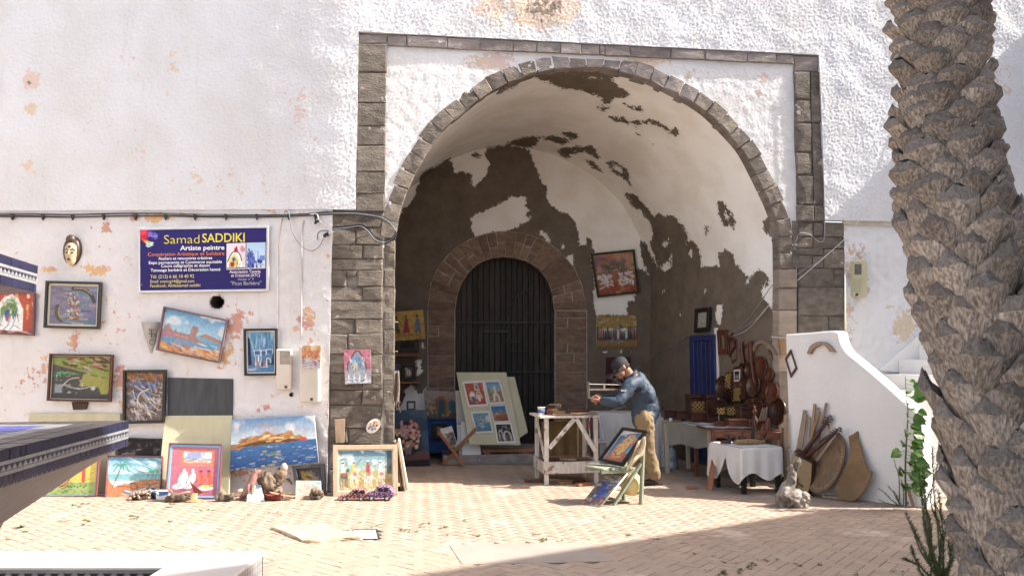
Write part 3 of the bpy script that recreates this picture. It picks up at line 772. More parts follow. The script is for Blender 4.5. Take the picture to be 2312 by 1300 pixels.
# weeds in the joints
M_weed = mat('weed_green', (.10, .13, .03), (.05, .085, .02), scale=20, bump=0, var=.3, rough=.6)
M_weed2 = mat('dry_weed', (.23, .20, .08), (.14, .13, .05), scale=20, bump=0, var=.3)
def tuft(b, c, r, n, g, h=1.0):
    for _ in range(n):
        a = g.uniform(0, 6.28); l = r * g.uniform(.5, 1.2); d = np.array([math.cos(a), math.sin(a), 0])
        up = g.uniform(.15, .9) * h; w = l * g.uniform(.10, .2)
        p0 = np.asarray(c) + d * r * .1; p1 = p0 + d * l * .5 + [0, 0, l * up * .75]; p2 = p0 + d * l + [0, 0, l * up * g.uniform(.5, 1.1)]
        s_ = np.array([-d[1], d[0], 0]) * w
        b.add([p0 - s_*.4, p0 + s_*.4, p1 + s_, p1 - s_, p2], [(0, 1, 2, 3), (3, 2, 4)])
weeds_px = [(70,1132,1),(160,1140,1.2),(180,1143,1),(250,1142,.9),(300,1135,1),(303,1166,1.4),(320,1148,.9),(195,1137,1.4),(187,1175,1.6),(145,1177,1),(187,1186,1),(35,1194,1.9),(52,1200,1.2),(20,1217,1),(300,1170,1.1),(387,1137,1),(385,1177,1),(318,1200,.7),(457,1151,.8),(472,1151,1.1),(385,1143,1.3),(550,1147,.6),(564,1161,.8),(617,1157,1),(630,1162,.7),(685,1140,.8),(765,1135,.7),(820,1178,.8),(845,1188,1),(905,1195,1),(910,1198,1.1),(933,1200,1.1),(960,1182,1.4),(952,1190,.9),(998,1193,1.4),(1017,1207,.9),(1050,1175,1),(1052,1201,.7),(1082,1210,1.2),(1212,1207,1),(1220,1221,1.6),(1262,1220,.9),(1327,1218,.6),(1359,1167,.9),(1450,1182,.8),(1420,1207,1.2),(1333,1141,.9),(1289,1195,.6),
           (1477,1215,1),(1488,1240,.8),(1560,1250,1.3),(1605,1256,1),(1630,1268,1.4),(1655,1271,1),(1690,1273,2.0),(1680,1283,1.8),(1640,1291,2),(1628,1297,1.6),(1740,1265,1.5),(1795,1275,1.6),(1845,1276,1.3),(1600,1288,1),(1672,1291,1.5),(1825,1196,.7),(1925,1297,1.2),(1705,1263,.8),(2030,1288,1.4),(2060,1250,1.2),(1970,1240,.9),(1545,1225,.8)]
wg = random.Random(3)
wb1, wb2 = MB(), MB()
for x, y, s in weeds_px:
    for q in range(3):
        c = G(x + wg.uniform(-9, 9) * s, y + wg.uniform(-2, 2) * s, .001)
        tuft(wb2 if wg.random() < .35 else wb1, c, (.022 if y < 1240 else .014) * s, int(7 * s) + 3, wg, .8)
for _ in range(70):
    x, y = wg.uniform(10, 1950), wg.uniform(1128, 1298)
    if 610 < x or y < 1230: tuft(wb2 if wg.random() < .6 else wb1, G(x, y, .001), .014, 4, wg, .6)
o = wb1.obj('weeds', M_weed, None); tag(o, 'green weeds sprouting from the paving joints', None, None, 'stuff')
o = wb2.obj('dry_weeds', M_weed2, None); tag(o, 'yellowish dry weeds in the paving joints', None, None, 'stuff')

# ------------------------------------------------------------------ staircase beside the arch
M_lime = mat('limewash_white', (.80, .78, .755), (.75, .725, .69), scale=2.5, bump=.6, bscale=16, bdist=.012, var=.02, spots=(7, .67, (.66, .61, .54)), rough=.9)
stair = thing('staircase', 'whitewashed outdoor stair with a curved solid parapet beside the arch', 'staircase', G(1980, 1131))
ga_, gb2 = G(1935, 1127), G(2080, 1145); dirp = (ga_ - gb2); dirp /= np.linalg.norm(dirp)
PN = np.array([-dirp[1], dirp[0], 0]); PN = PN if PN[0] < 0 else -PN                # faces the courtyard, to the left
def PP(px, py): return PLN(px, py, ga_, PN)
tprof = [(1775,754),(1830,750),(1885,746),(1893,756),(1898,773),(1910,793),(1938,816),(1988,858),(2041,906),(2062,923),(2080,939)]
tp = [PP(*q) for q in tprof]; tp = resample(spline(tp, 4), 40)
e0 = PP(1775, 1090); e0[2] = 0; e1 = gb2.copy()
tk = .27
b_ = MB(); n = len(tp)
fr_ = [p for p in tp] + [p * [1, 1, 0] for p in tp]
back_ = [p - PN * tk for p in fr_]
# slightly pillowed coping edge
ch = .02
fr2 = [p - [0, 0, ch] for p in tp]
v = [p * [1, 1, 0] for p in tp] + fr2 + [p - PN * ch for p in tp] + [p - PN * (tk - ch) for p in tp] + [p - PN * tk - [0, 0, ch] for p in tp] + [p * [1, 1, 0] - PN * tk for p in tp]
f = []
for r_ in range(5):
    for i in range(n - 1): f.append((r_*n+i, r_*n+i+1, (r_+1)*n+i+1, (r_+1)*n+i))
f.append(tuple(r_*n + n-1 for r_ in range(6))); f.append(tuple(r_*n for r_ in range(6))[::-1])
mobj('parapet', v, f, M_lime, stair, True).data.polygons.foreach_set('use_smooth', [False] * len(f))
# steps rising to the right behind the parapet, along the wall
for k in range(8):
    pz = 1.05 + .19 * k
    x = G(1998, 838, 1.46)[0] + (k - 2) * .30
    b_ = MB(); b_.box(((x + 9.5) / 2 + k * .0, -.62, pz / 2 + .19 * .5 - .0), (9.5 - x, 1.22 - k * .004, pz + .19)); b_.obj('step', M_lime, stair, bevel=.012)
sk_ = MB(); sk_.prism([W(1985, 835, -.012), W(2062, 768, -.012), W(2130, 700, -.012), W(2200, 700, -.012), W(2100, 850, -.012)], (0, .02, 0)); sk_.obj('skirting', M_lime, stair)

# ------------------------------------------------------------------ unseen houses: right two throw the shade, left one added to bounce sun
M_house = mat('white_house_render', (.76, .74, .72), (.70, .68, .66), scale=3, bump=.5)
M_blue = mat('blue_shutter_paint', (.03, .08, .25), scale=10)
def house(name, label, poly, H, door_at):
    c = np.mean(np.array(poly), 0); t_ = thing(name, label, 'house', (c[0], c[1], 0))
    b = MB(); b.prism([(x, y, 0) for x, y in poly], (0, 0, H)); b.obj('wall', M_house, t_)
    a, q = np.array(poly[0] + (0,)), np.array(poly[1] + (0,)); d = (q - a) / np.linalg.norm(q - a); nn_ = np.array([d[1], -d[0], 0])
    if np.dot(nn_, np.array([c[0], c[1], 0]) - a) > 0: nn_ = -nn_
    for k in range(3):
        p = a + d * (1.5 + 2.2 * k) + nn_ * .02
        for z in (1.6, 4.4):
            w = MB(); w.bar(p + [0, 0, z], p + [0, 0, z + 1.2], .8, .06, up=nn_); w.obj('window', M_blue, t_, bevel=.01)
    return t_
Q1, Q0 = G(1870, 1149), G(938, 1297); HB = 10.0; kk = HB / -SUN.z
E1, E0 = Q1 - np.array(SUN) * kk, Q0 - np.array(SUN) * kk
ed_ = (E0 - E1)[:2]; ed_ /= np.linalg.norm(ed_); Ea = E1[:2]; Eb = E1[:2] + ed_ * 13
house('house', 'tall white house across the courtyard on the right', [tuple(Eb), tuple(Ea), (Ea[0] + 6, Ea[1] - 1), (Eb[0] + 9, Eb[1] - 9), (Eb[0] + 1.5, Eb[1] - 9)], HB, 0)
dg0, dg1 = W(1895, 497, UY), W(2312, 80, UY); slope = -SUN.z / -SUN.x
XB = 9.3; HBB = dg1[2] + (XB - dg1[0]) * (dg1[2] - dg0[2]) / (dg1[0] - dg0[0])
house('house', 'white neighbouring house built against the gate wall', [(XB, -.8), (XB + 7, -.8), (XB + 7, 4), (XB, 4)], HBB, 0)

house('house', 'unseen white house added on the left to bounce sunlight', [(-10.5, -18), (-10.5, -3.5), (-17, -3.5), (-17, -18)], 7.5, 0)  # added out of view as a sunlit reflector for the shaded faces
# ------------------------------------------------------------------ palm
M_boot = mat('palm_leaf_base', (.53, .45, .37), (.19, .152, .122), scale=6, stretch=(2.2, 2.2, .22), rough=.9, bump=1.0, bscale=9, bdist=.02, var=.28, spots=(6, .66, (.64, .58, .51)), detail=2)
M_trunk = mat('palm_fibre', (.085, .068, .052), (.045, .037, .03), scale=20, bump=1, bscale=40, bdist=.02)
M_cut = mat('palm_cut_face', (.30, .26, .225), (.15, .128, .11), scale=12, rough=.9, bump=1.0, bscale=34, bdist=.015, var=.25, detail=6)
PD = 4.55
def pdep(px, py, d=PD):
    q = ray(px, py); return CAM + q * (d / (q @ np.array([math.sin(PSI), math.cos(PSI), 0])))
ax_px = [(2106, -190, 92), (2110, -60, 93), (2116, 60, 95), (2122, 200, 98), (2134, 400, 105), (2166, 560, 115), (2198, 700, 122), (2228, 850, 126), (2254, 1000, 124), (2282, 1150, 124), (2310, 1300, 128), (2326, 1380, 132)]
axis = [pdep(x + 9, y) for x, y, _ in ax_px]; rad = [r * .885 * PD / F for *_, r in ax_px]
base = axis[-1].copy(); base[2] = -.02; axis.append(base); rad.append(rad[-1] * 1.06)
axs = resample(spline(axis, 8), 90); radi = np.interp(np.linspace(0, 1, 90), np.linspace(0, 1, len(rad)), rad)
palm = thing('palm_tree', 'thick leaning palm trunk covered in cut leaf bases, standing in shade', 'tree', base)
tb = MB(); tb.tube(list(axs[::-1]), list(radi[::-1] * .86), 24); trunk = tb.obj('trunk', M_trunk, palm, True)
def boot_mesh(s):
    """cut leaf base: a shield that swells outward, its blunt tip pointing up; local x across, y outward, z up"""
    g = random.Random(s); nu, nv = 12, 9; v = []; sk = g.uniform(-.12, .12); pt = g.uniform(.0, .35) if s < 7 else g.uniform(.7, 1.2); bulge = g.uniform(.85, 1.15); nz_ = g.uniform(0, 50)
    ts = [0, .14, .3, .48, .64, .78, .88, .95, 1.0]
    for j, tj in enumerate(ts):
        wd = .60 * (.62 + .5 * math.sin(math.pi * min(tj / .8, 1) * .5)) if tj < .5 else .66 * max(0.05, 1 - ((tj - .45) / (.60 + .12 * (1 - pt))) ** (2.6 - pt)) ** (.55 + .35 * pt)
        yo = -.12 + .95 * bulge * tj ** 1.35 - .28 * max(0, tj - .82) / .18
        th = .30 * (1 - .35 * tj) * (1 - .75 * max(0, tj - .85) / .15)
        for k in range(nu):
            a = 2 * math.pi * k / nu; x = math.cos(a) * wd; y = math.sin(a) * th * (1.15 if math.sin(a) > 0 else .6) - .75 * (x ** 2)
            n_ = mnoise.noise(Vector((x * 2.6 + nz_, y * 2.6, tj * 3))) * .11 + mnoise.noise(Vector((x * 9 + nz_, 3, tj * 2))) * .05
            v.append((x * (1 + n_ * .6) + sk * tj, yo + y + n_ * (.3 + tj), -.5 + tj * 1.05 + n_ * .9 * (tj > .6) + (.13 * (k % 2) * (g.random() - .3) if j >= 7 else 0)))
    f = [(j*nu+k, j*nu+(k+1)%nu, (j+1)*nu+(k+1)%nu, (j+1)*nu+k) for j in range(nv-1) for k in range(nu)]; mi = [1 if j >= 5 else 0 for j in range(nv-1) for k in range(nu)]
    f.append(tuple((nv-1)*nu+k for k in range(nu))); mi.append(1)
    me = nmesh('leaf_base', v, f, [M_boot, M_cut], True, mi); me.set_sharp_from_angle(angle=.55); return me
boots = [boot_mesh(s) for s in range(14)]
seg = np.linalg.norm(np.diff(axs, axis=0), axis=1); S = np.concatenate([[0], np.cumsum(seg)])
tot = S[-1]; s = .05; row = 0; pg = random.Random(11); toC = CAM - axs[40]; nboot = 0; hold = []
while s < tot - .02:
    fr_k = s / tot
    zz_ = np.array([np.interp(s, S, axs[:, k]) for k in range(3)]); rr_ = float(np.interp(s, S, radi))
    low = 1 / (1 + math.exp(-(fr_k - .42) * 18))                   # lower stubs are bigger, longer and steeper
    nper = 7
    for k in range(nper):
        a = 2 * math.pi * (k + (.5 if row % 2 else 0)) / nper + pg.uniform(-.09, .09) + row * .03
        out = np.array([math.cos(a), math.sin(a), 0])
        facing = np.dot(out, (toC / np.linalg.norm(toC)) * [1, 1, 0])
        p = zz_ + out * rr_ * .79 + [0, 0, pg.uniform(-.025, .025)]
        w = 2 * math.pi * rr_ / nper * (.86 + pg.uniform(-.1, .1)); hgt = (.15 + .13 * low) * pg.uniform(.85, 1.15); dp = (.145 + .02 * low) * pg.uniform(.8, 1.2)
        M3 = Matrix((( -out[1] * w, out[0] * dp, 0, 0), (out[0] * w, out[1] * dp, 0, 0), (0, 0, hgt * 1.15, 0), (0, 0, 0, 1)))
        tilt = Matrix.Rotation(pg.uniform(-.22, .22), 4, Vector((out[0], out[1], 0)))
        hold.append((facing, p, tilt @ M3, boots[pg.randrange(7) + (7 if pg.random() < low else 0)]))
    s += .098 + .042 * low; row += 1
hold.sort(key=lambda q: -q[0])
rest = []
for i, (fc, p, M_, me_) in enumerate(hold):
    if i < 290: link(me_, 'leaf_base', trunk, p, M_)
    else: rest.append((p, M_, me_))
rv, rf = [], []; nb_ = 0
for p, M_, me_ in rest:
    for vx in me_.vertices: q = M_ @ vx.co; rv.append((q.x + p[0], q.y + p[1], q.z + p[2]))
    for pl in me_.polygons: rf.append(tuple(i + nb_ for i in pl.vertices))
    nb_ += len(me_.vertices)
if rv: mobj('leaf_base_rear', rv, rf, M_boot, trunk)['kind'] = 'stuff'
# loose fibres and a few long split stubs on the right side
fb = MB()
for _ in range(1100):
    i = pg.randrange(6, 88); a = pg.uniform(0, 6.28); out = np.array([math.cos(a), math.sin(a), 0])
    p = axs[i] + out * radi[i] * pg.uniform(.98, 1.12); l = pg.uniform(.03, .12)
    q = p + out * l * .5 + np.array([pg.uniform(-.6, .6), pg.uniform(-.6, .6), pg.uniform(-.6, 1)]) * l
    fb.bar(p, q, .0035, .002, w2=.0008, h2=.0008)
fo = fb.obj('fibre', M_boot, trunk); fo['kind'] = 'stuff'
for (x0, y0, x1, y1) in ((2268, 560, 2304, 448), (2290, 620, 2316, 500), (2250, 540, 2290, 470)):
    b_ = MB(); b_.bar(pdep(x0, y0, PD - .05), pdep(x1, y1, PD - .05), .085, .04, up=(0, 1, 0), w2=.03, h2=.02); b_.obj('split_stub', M_boot, trunk, bevel=.008)

# ------------------------------------------------------------------ plants by the stair
M_leaf = mat('glossy_green_leaf', (.13, .26, .045), (.07, .16, .025), scale=12, rough=.45, bump=.2, var=.25, spec=.4)
M_stem = mat('green_brown_stem', (.16, .13, .07), (.10, .085, .045), bump=.3)
M_needle = mat('grey_green_needle', (.11, .155, .065), (.065, .10, .04), scale=30, rough=.7, bump=0, var=.3)
def leafgeo(b, p, d, size, g):
    d = np.asarray(d, float); d /= np.linalg.norm(d); nrm = np.array([g.uniform(-.5, .3), -1, g.uniform(.1, .8)]); side = np.cross(d, nrm); side /= np.linalg.norm(side) + 1e-9; nrm = np.cross(side, d)
    prof = [(0, .0), (.12, .32), (.35, .46), (.6, .36), (.82, .17), (1, 0)]
    v = []; f = []
    for t_, w_ in prof:
        c = p + d * size * t_ - np.array([0, 0, 1]) * size * .18 * t_ * t_
        v += [c - side * size * w_ + nrm * size * .08 * (w_ > 0), c, c + side * size * w_ + nrm * size * .08 * (w_ > 0)]
    for i in range(5): f += [(3*i, 3*i+1, 3*i+4, 3*i+3), (3*i+1, 3*i+2, 3*i+5, 3*i+4)]
    b.add(v, f)
sap = thing('sapling', 'slender leafy green sapling growing in front of the white stair parapet', 'sapling', G(2050, 1142))
sb_ = G(2048, 1150); lx = lambda px, py: W(px, py, sb_[1])
b_ = MB(); spx = [(2046,1140),(2044,1060),(2047,990),(2050,930),(2046,890),(2044,850)]
b_.tube(spline([lx(*q) for q in spx], 5), list(np.linspace(.011, .003, 26)), 7); b_.obj('stem', M_stem, sap)
lg = random.Random(8)
for (x, y, s_) in [(2060,872,16),(2068,888,24),(2035,884,17),(2066,900,22),(2033,912,17),(2073,930,18),(2032,942,22),(2066,946,24),(2058,958,22),(2027,975,16),(2070,982,26),(2060,996,24),(2022,1000,16),(2052,1010,14),(2065,1010,14),(2022,1022,22),(2072,1024,20),(2052,1030,16),(2070,1046,26),(2024,1062,26),(2075,1070,26),(2054,1070,24),(2080,1088,22),(2012,1066,18),(2034,1096,20),(2066,1096,26),(2078,1112,20),(2090,1065,24),(2088,1040,20),(2045,862,12),(2056,1048,22),(2048,925,14),(2038,1045,16),(2052,898,14)]:
    y0 = y - 6; sx_ = float(np.interp(y0, [850, 890, 930, 990, 1060, 1140], [2044, 2046, 2050, 2047, 2044, 2046])); o_ = lx(sx_, y0)
    tgt = lx(x, y) + np.array([0, lg.uniform(-.16, .0), 0]); st_p = lerp(o_, tgt, .55)
    b_ = MB(); b_.bar(o_, st_p, .004, .004)
    for _ in range(2): leafgeo(b_, st_p, (tgt - o_) * [1, 1, .7] + np.array([_ * lg.uniform(-.09, .09), lg.uniform(-.06, .02), lg.uniform(-.05, .04)]), s_ * .0058, lg)
    b_.obj('leaf', M_leaf, sap)
def sprig_bush(name, label, basept, stems, seed, dens=60, nl=.035, m=None):
    g = random.Random(seed); t_ = thing(name, label, 'shrub', basept); sb2, nb2 = MB(), MB()
    for pts in stems:
        sp = spline(pts, 6); sb2.tube(sp, list(np.linspace(.006, .002, len(sp))), 5)
        P = resample(sp, dens)
        for i, p in enumerate(P):
            if i < 4: continue
            for _ in range(4):
                d = P[min(i+1, len(P)-1)] - P[i-1]; d /= np.linalg.norm(d) + 1e-9
                r_ = np.array([g.uniform(-1, 1), g.uniform(-1, 1), g.uniform(-.3, 1)]); q = p + (d * .5 + r_ * .7) * nl * g.uniform(.6, 1.2)
                s_ = np.cross(q - p, [g.random(), g.random(), 1]); s_ /= np.linalg.norm(s_) + 1e-9; s_ *= nl * .05
                nb2.add([p, lerp(p, q, .5) + s_, q, lerp(p, q, .5) - s_], [(0, 1, 2, 3)])
    sb2.obj('stem', m or M_needle, t_); nb2.obj('foliage', m or M_needle, t_); return t_
bp = G(2130, 1330); bx_ = lambda px, py, dy=0: W(px, py, bp[1] + dy)
stems = [[bx_(2125,1320), bx_(2118,1200), bx_(2108,1110), bx_(2105,1010)], [bx_(2122,1320), bx_(2100,1240), bx_(2085,1150), bx_(2076,1080)], [bx_(2122,1320), bx_(2085,1240), bx_(2060,1190), bx_(2046,1160)], [bx_(2128,1320), bx_(2130,1240), bx_(2126,1170), bx_(2118,1110)],
         [bx_(2120,1320), bx_(2088,1290), bx_(2066,1260), bx_(2058,1236)], [bx_(2130,1320), bx_(2145,1270), bx_(2150,1230), bx_(2152,1190)], [bx_(2118,1320), bx_(2095,1180), bx_(2086,1090), bx_(2083,1060)], [bx_(2125,1320), bx_(2112,1270,-.1), bx_(2098,1235,-.2), bx_(2092,1200,-.2)], [bx_(2130,1320), bx_(2140,1290,-.1), bx_(2150,1265,-.1), bx_(2158,1240,-.1)]]
sprig_bush('shrub', 'feathery dark green shrub with upright needle sprigs at the palm foot', bp, stems + [[p + np.array([.05 * math.sin(i * 2.1 + k), .06 * math.cos(i + k), -.03 * i]) for i, p in enumerate(s_)] for k, s_ in enumerate(stems[:8])], 4, 110, .036)
bp2 = G(2030, 1142); bx2 = lambda px, py, dy=0: W(px, py, bp2[1] + dy)
stems = [[bx2(2030,1142), bx2(2010,1125), bx2(1995,1110), bx2(1984,1103)], [bx2(2032,1142), bx2(2022,1115), bx2(2012,1105), bx2(2006,1098)], [bx2(2035,1142), bx2(2000,1135), bx2(1985,1128)], [bx2(2040,1142), bx2(2040,1110), bx2(2036,1085)], [bx2(2044,1142), bx2(2060,1120), bx2(2066,1100)], [bx2(2038,1142), bx2(2024,1125), bx2(2018,1110)], [bx2(2030,1142), bx2(2030,1080), bx2(2022,1050), bx2(2018,1035)]]
sprig_bush('low_shrub', 'low weedy sprigs at the foot of the white stair parapet', bp2, stems, 6, 36, .028)
M_twood = wood('weathered_timber', (.33, .24, .165), (.22, .155, .105), var=.2)
b_ = MB(); b_.bar(G(2062, 1145) + [0, 0, .012], PLN(2046, 1090, bp2 + np.array([0, -.05, 0]), np.array([0, 1.0, 0])), .03, .03); o = b_.obj('stake', M_twood, bevel=.004)
tag(o, 'short brown stake leaning beside the leafy sapling', 'stake')

# ------------------------------------------------------------------ tiled fountain near the camera
M_marble = mat('pale_rim_stone', (.54, .485, .45), (.47, .42, .39), scale=3, bump=.25, bscale=50, rough=.6)
M_corb = mat('rough_grey_corbel', (.60, .51, .44), (.44, .37, .315), scale=5, stretch=(1, 8, 1), bump=.9, bscale=18, bdist=.02)
M_nav = mat('navy_glazed_tile', (.024, .024, .062), (.014, .014, .036), scale=14, rough=.3, spec=.5, bump=.15, var=.35)
M_wtl = mat('white_glazed_tile', (.27, .267, .27), (.21, .208, .21), scale=14, rough=.35, spec=.5, bump=.15, var=.1)
M_blt = mat('blue_glazed_tile', (.05, .075, .38), (.03, .045, .26), scale=14, rough=.3, spec=.5, bump=.15, var=.3)
M_brt = mat('brown_black_tile', (.06, .052, .05), (.036, .031, .03), scale=14, rough=.35, spec=.5, bump=.15, var=.2)
M_blk = mat('black_glazed_tile', (.022, .02, .022), (.012, .011, .012), scale=14, rough=.35, spec=.5, bump=.1)
CF, CR = np.array([math.sin(PSI), math.cos(PSI), 0]), np.array([math.cos(PSI), -math.sin(PSI), 0])
def FP(lat, d, z): return np.array([CAM[0], CAM[1], 0]) + CR * lat + CF * d + np.array([0, 0, z])
fount = thing('fountain', 'tiered courtyard fountain clad in blue and white zigzag tiles', 'fountain', FP(-2.6, 3.3, 0))
# pool
rz = .30; pl = dict(l=-4.86, r=-1.695, n=1.92, f=5.57); wf, wr = .41, .52
b_ = MB()
for (l0, l1, d0, d1) in ((pl['l'], pl['r'], pl['f'] - wf, pl['f']), (pl['r'] - wr, pl['r'], pl['n'], pl['f'] - wf), (pl['l'], pl['l'] + wr, pl['n'], pl['f'] - wf), (pl['l'], pl['r'], pl['n'] - wf, pl['n'])):
    b_ = MB(); P = [FP(l0, d0, rz - .028), FP(l1, d0, rz - .028), FP(l1, d1, rz - .028), FP(l0, d1, rz - .028)]; b_.prism(P, (0, 0, .028)); b_.obj('rim_slab', M_marble, fount, bevel=.008)
b_ = MB()
i_ = .012
for (l0, l1, d0, d1) in ((pl['l'] + i_, pl['r'] - i_, pl['f'] - wf + i_, pl['f'] - i_), (pl['r'] - wr + i_, pl['r'] - i_, pl['n'], pl['f'] - wf + i_), (pl['l'] + i_, pl['l'] + wr - i_, pl['n'], pl['f'] - wf + i_)):
    b_.prism([FP(l0, d0, 0), FP(l1, d0, 0), FP(l1, d1, 0), FP(l0, d1, 0)], (0, 0, rz - .029))
b_.obj('pool_wall', M_blk, fount)
# zigzag of white and black lozenges on the pool's far inner wall
zb = MB(); yin = pl['f'] - wf + i_ - .006; sz = .042
l = pl['l'] + wr; k = 0
while l < pl['r'] - wr:
    for (zc) in (rz - .085, rz - .20):
        up = 1 if k % 2 == 0 else -1
        a, c = FP(l, yin, zc - up * .022), FP(l + sz, yin, zc + up * .022)
        zb.add([a + [0, 0, .03], c + [0, 0, .03], c - [0, 0, .03], a - [0, 0, .03]] , [(0, 1, 2, 3)])
    l += sz; k += 1
zb.obj('zigzag_tiles', M_wtl, fount)
lb = MB(); lb.prism([FP(pl['l'] + wr, yin + .003, rz - .043), FP(pl['r'] - wr, yin + .003, rz - .043), FP(pl['r'] - wr, yin + .003, rz - .029), FP(pl['l'] + wr, yin + .003, rz - .029)], CF * -.004); lb.obj('tile_border', M_wtl, fount)
M_basin = mat('pool_floor', (.10, .11, .13), (.06, .07, .09)); b_ = MB(); b_.prism([FP(pl['l'] + .3, pl['n'], .02), FP(pl['r'] - .3, pl['n'], .02), FP(pl['r'] - .3, pl['f'] - .3, .02), FP(pl['l'] + .3, pl['f'] - .3, .02)], (0, 0, .1)); b_.obj('pool_floor', M_basin, fount)
# right outer face panels of small tiles
to_ = MB()
for k in range(60):
    d0 = pl['f'] - .045 - k * .05
    for j in range(5):
        to_.prism([FP(pl['r'] - i_ + .004, d0 - .046, .04 + j*.05), FP(pl['r'] - i_ + .004, d0, .04 + j*.05), FP(pl['r'] - i_ + .004, d0, .086 + j*.05), FP(pl['r'] - i_ + .004, d0 - .046, .086 + j*.05)], CR * -.01)
to_.obj('outer_tiles', M_wtl, fount)['kind'] = 'stuff'
def tier(zt, th, c0, c1, lw, corb_to, name, seed, flat_=False):
    """square bowl: right side runs from c0 (near) to c1 (far) in camera ground coordinates; tiled edge, stone corbel below"""
    g = random.Random(seed); a, b = np.array(c0), np.array(c1); d = (b - a) / np.linalg.norm(b - a); nrm = np.array([-d[1], d[0]]); nrm = nrm if nrm[0] < 0 else -nrm
    Lr = np.linalg.norm(b - a); q = [a, b, b + nrm * lw, a + nrm * lw]
    tr = bpy.data.objects.new(name, None); COL.objects.link(tr); tr.location = V3(FP(*q[0], zt)); WM[tr.name] = Matrix.Translation(V3(FP(*q[0], zt)))
    tr.parent = fount; tr.matrix_parent_inverse = WM[fount.name].inverted()
    core = MB(); ii = [x + (np.mean(q, 0) - x) * .02 for x in q]; core.prism([FP(*x, zt - th + .004) for x in ii], (0, 0, th - .012)); core.obj('core', M_blk, tr)
    cen_ = np.mean(q, 0)
    # corbel
    rings = [(1.0 * .97, zt - th + .003), (.80, zt - th - .10), (.45, zt - th - .33), (.30, corb_to)]
    if flat_: rings = [(.97, zt - th + .003), (.62, zt - th - .035), (.34, zt - th - .11), (.22, corb_to)]
    cb = MB(); v = []
    for s_, z in rings: v += [FP(*(cen_ + (x - cen_) * s_), z) for x in q]
    f = [(i*4+k, i*4+(k+1)%4, (i+1)*4+(k+1)%4, (i+1)*4+k) for i in range(3) for k in range(4)] + [(0,1,2,3), (12,13,14,15)]
    cb.add(v, f); cb.obj('corbel', M_corb, tr)
    # edge tiles on the near, right and far sides
    nav, wht, blu = MB(), MB(), MB()
    for (s0, s1, on) in ((q[0], q[1], -nrm), (q[3], q[0], -d), (q[2], q[1], d)):
        e = (s1 - s0); Le = np.linalg.norm(e); e = e / Le; n_ = int(Le / .024); stp = Le / n_
        O3 = np.array(FP(*on, 0) - FP(0, 0, 0))
        def fp(t_, z, off): p = s0 + e * t_; return FP(*p, z) + O3 * off
        h1, h2, h3 = .30 * th, .115 * th, .17 * th
        for k in range(n_):
            for z1 in (zt, zt - th + h1):
                o_ = g.uniform(0, .003)
                nav.add([fp(k*stp + .001, z1 - h1 + .001, o_), fp((k+1)*stp - .001, z1 - h1 + .001, o_), fp((k+1)*stp - .001, z1 - .001, o_), fp(k*stp + .001, z1 - .001, o_)], [(0,1,2,3)])
            zt_, zb_ = zt - h1 - h2, zt - th + h1 + h2
            if k % 2 == 0: wht.add([fp(k*stp + .0005, zb_ + .001, .001), fp((k+2)*stp - .0005, zb_ + .001, .001), fp((k+1)*stp, zt_ - .002, .001)], [(0,1,2)])
            nav.add([fp(k*stp, zb_, .0004), fp((k+1)*stp, zb_, .0004), fp((k+1)*stp, zt_, .0004), fp(k*stp, zt_, .0004)], [(0,1,2,3)])
        m_ = max(1, int(Le / .12))
        for k in range(m_):
            for z1 in (zt - h1, zt - th + h1 + h2):
                wht.add([fp(k*Le/m_ + .001, z1 - h2 + .001, .002), fp((k+1)*Le/m_ - .001, z1 - h2 + .001, .002), fp((k+1)*Le/m_ - .001, z1 - .001, .002), fp(k*Le/m_ + .001, z1 - .001, .002)], [(0,1,2,3)])
    nav.obj('navy_edge_tiles', M_nav, tr)['kind'] = 'stuff'; wht.obj('white_edge_tiles', M_wtl, tr)['kind'] = 'stuff'
    # top: white border, blue lozenge field
    tw, bl, td = MB(), MB(), MB(); n_ = 15
    for i in range(n_):
        for j in range(n_):
            p = [a + d * Lr * (i + x) / n_ + nrm * lw * (j + y) / n_ for x, y in ((.04, .04), (.96, .04), (.96, .96), (.04, .96))]
            (td if min(i, j, n_-1-i, n_-1-j) < 2 else tw if min(i, j, n_-1-i, n_-1-j) == 2 else bl).prism([FP(*x, zt - .007) for x in p], (0, 0, .007 + g.uniform(0, .0015)))
    td.obj('dark_border_tiles', M_brt, tr); tw.obj('border_tiles', M_wtl, tr); bl.obj('blue_tiles', M_blt, tr)
    return tr
tier(1.255, .147, (-1.983, 3.07), (-2.237, 4.656), 1.64, .4, 'lower_bowl', 1)
tier(2.12, .147, (-2.37, 3.28), (-2.6, 4.29), 1.02, 1.26, 'upper_bowl', 2, True)
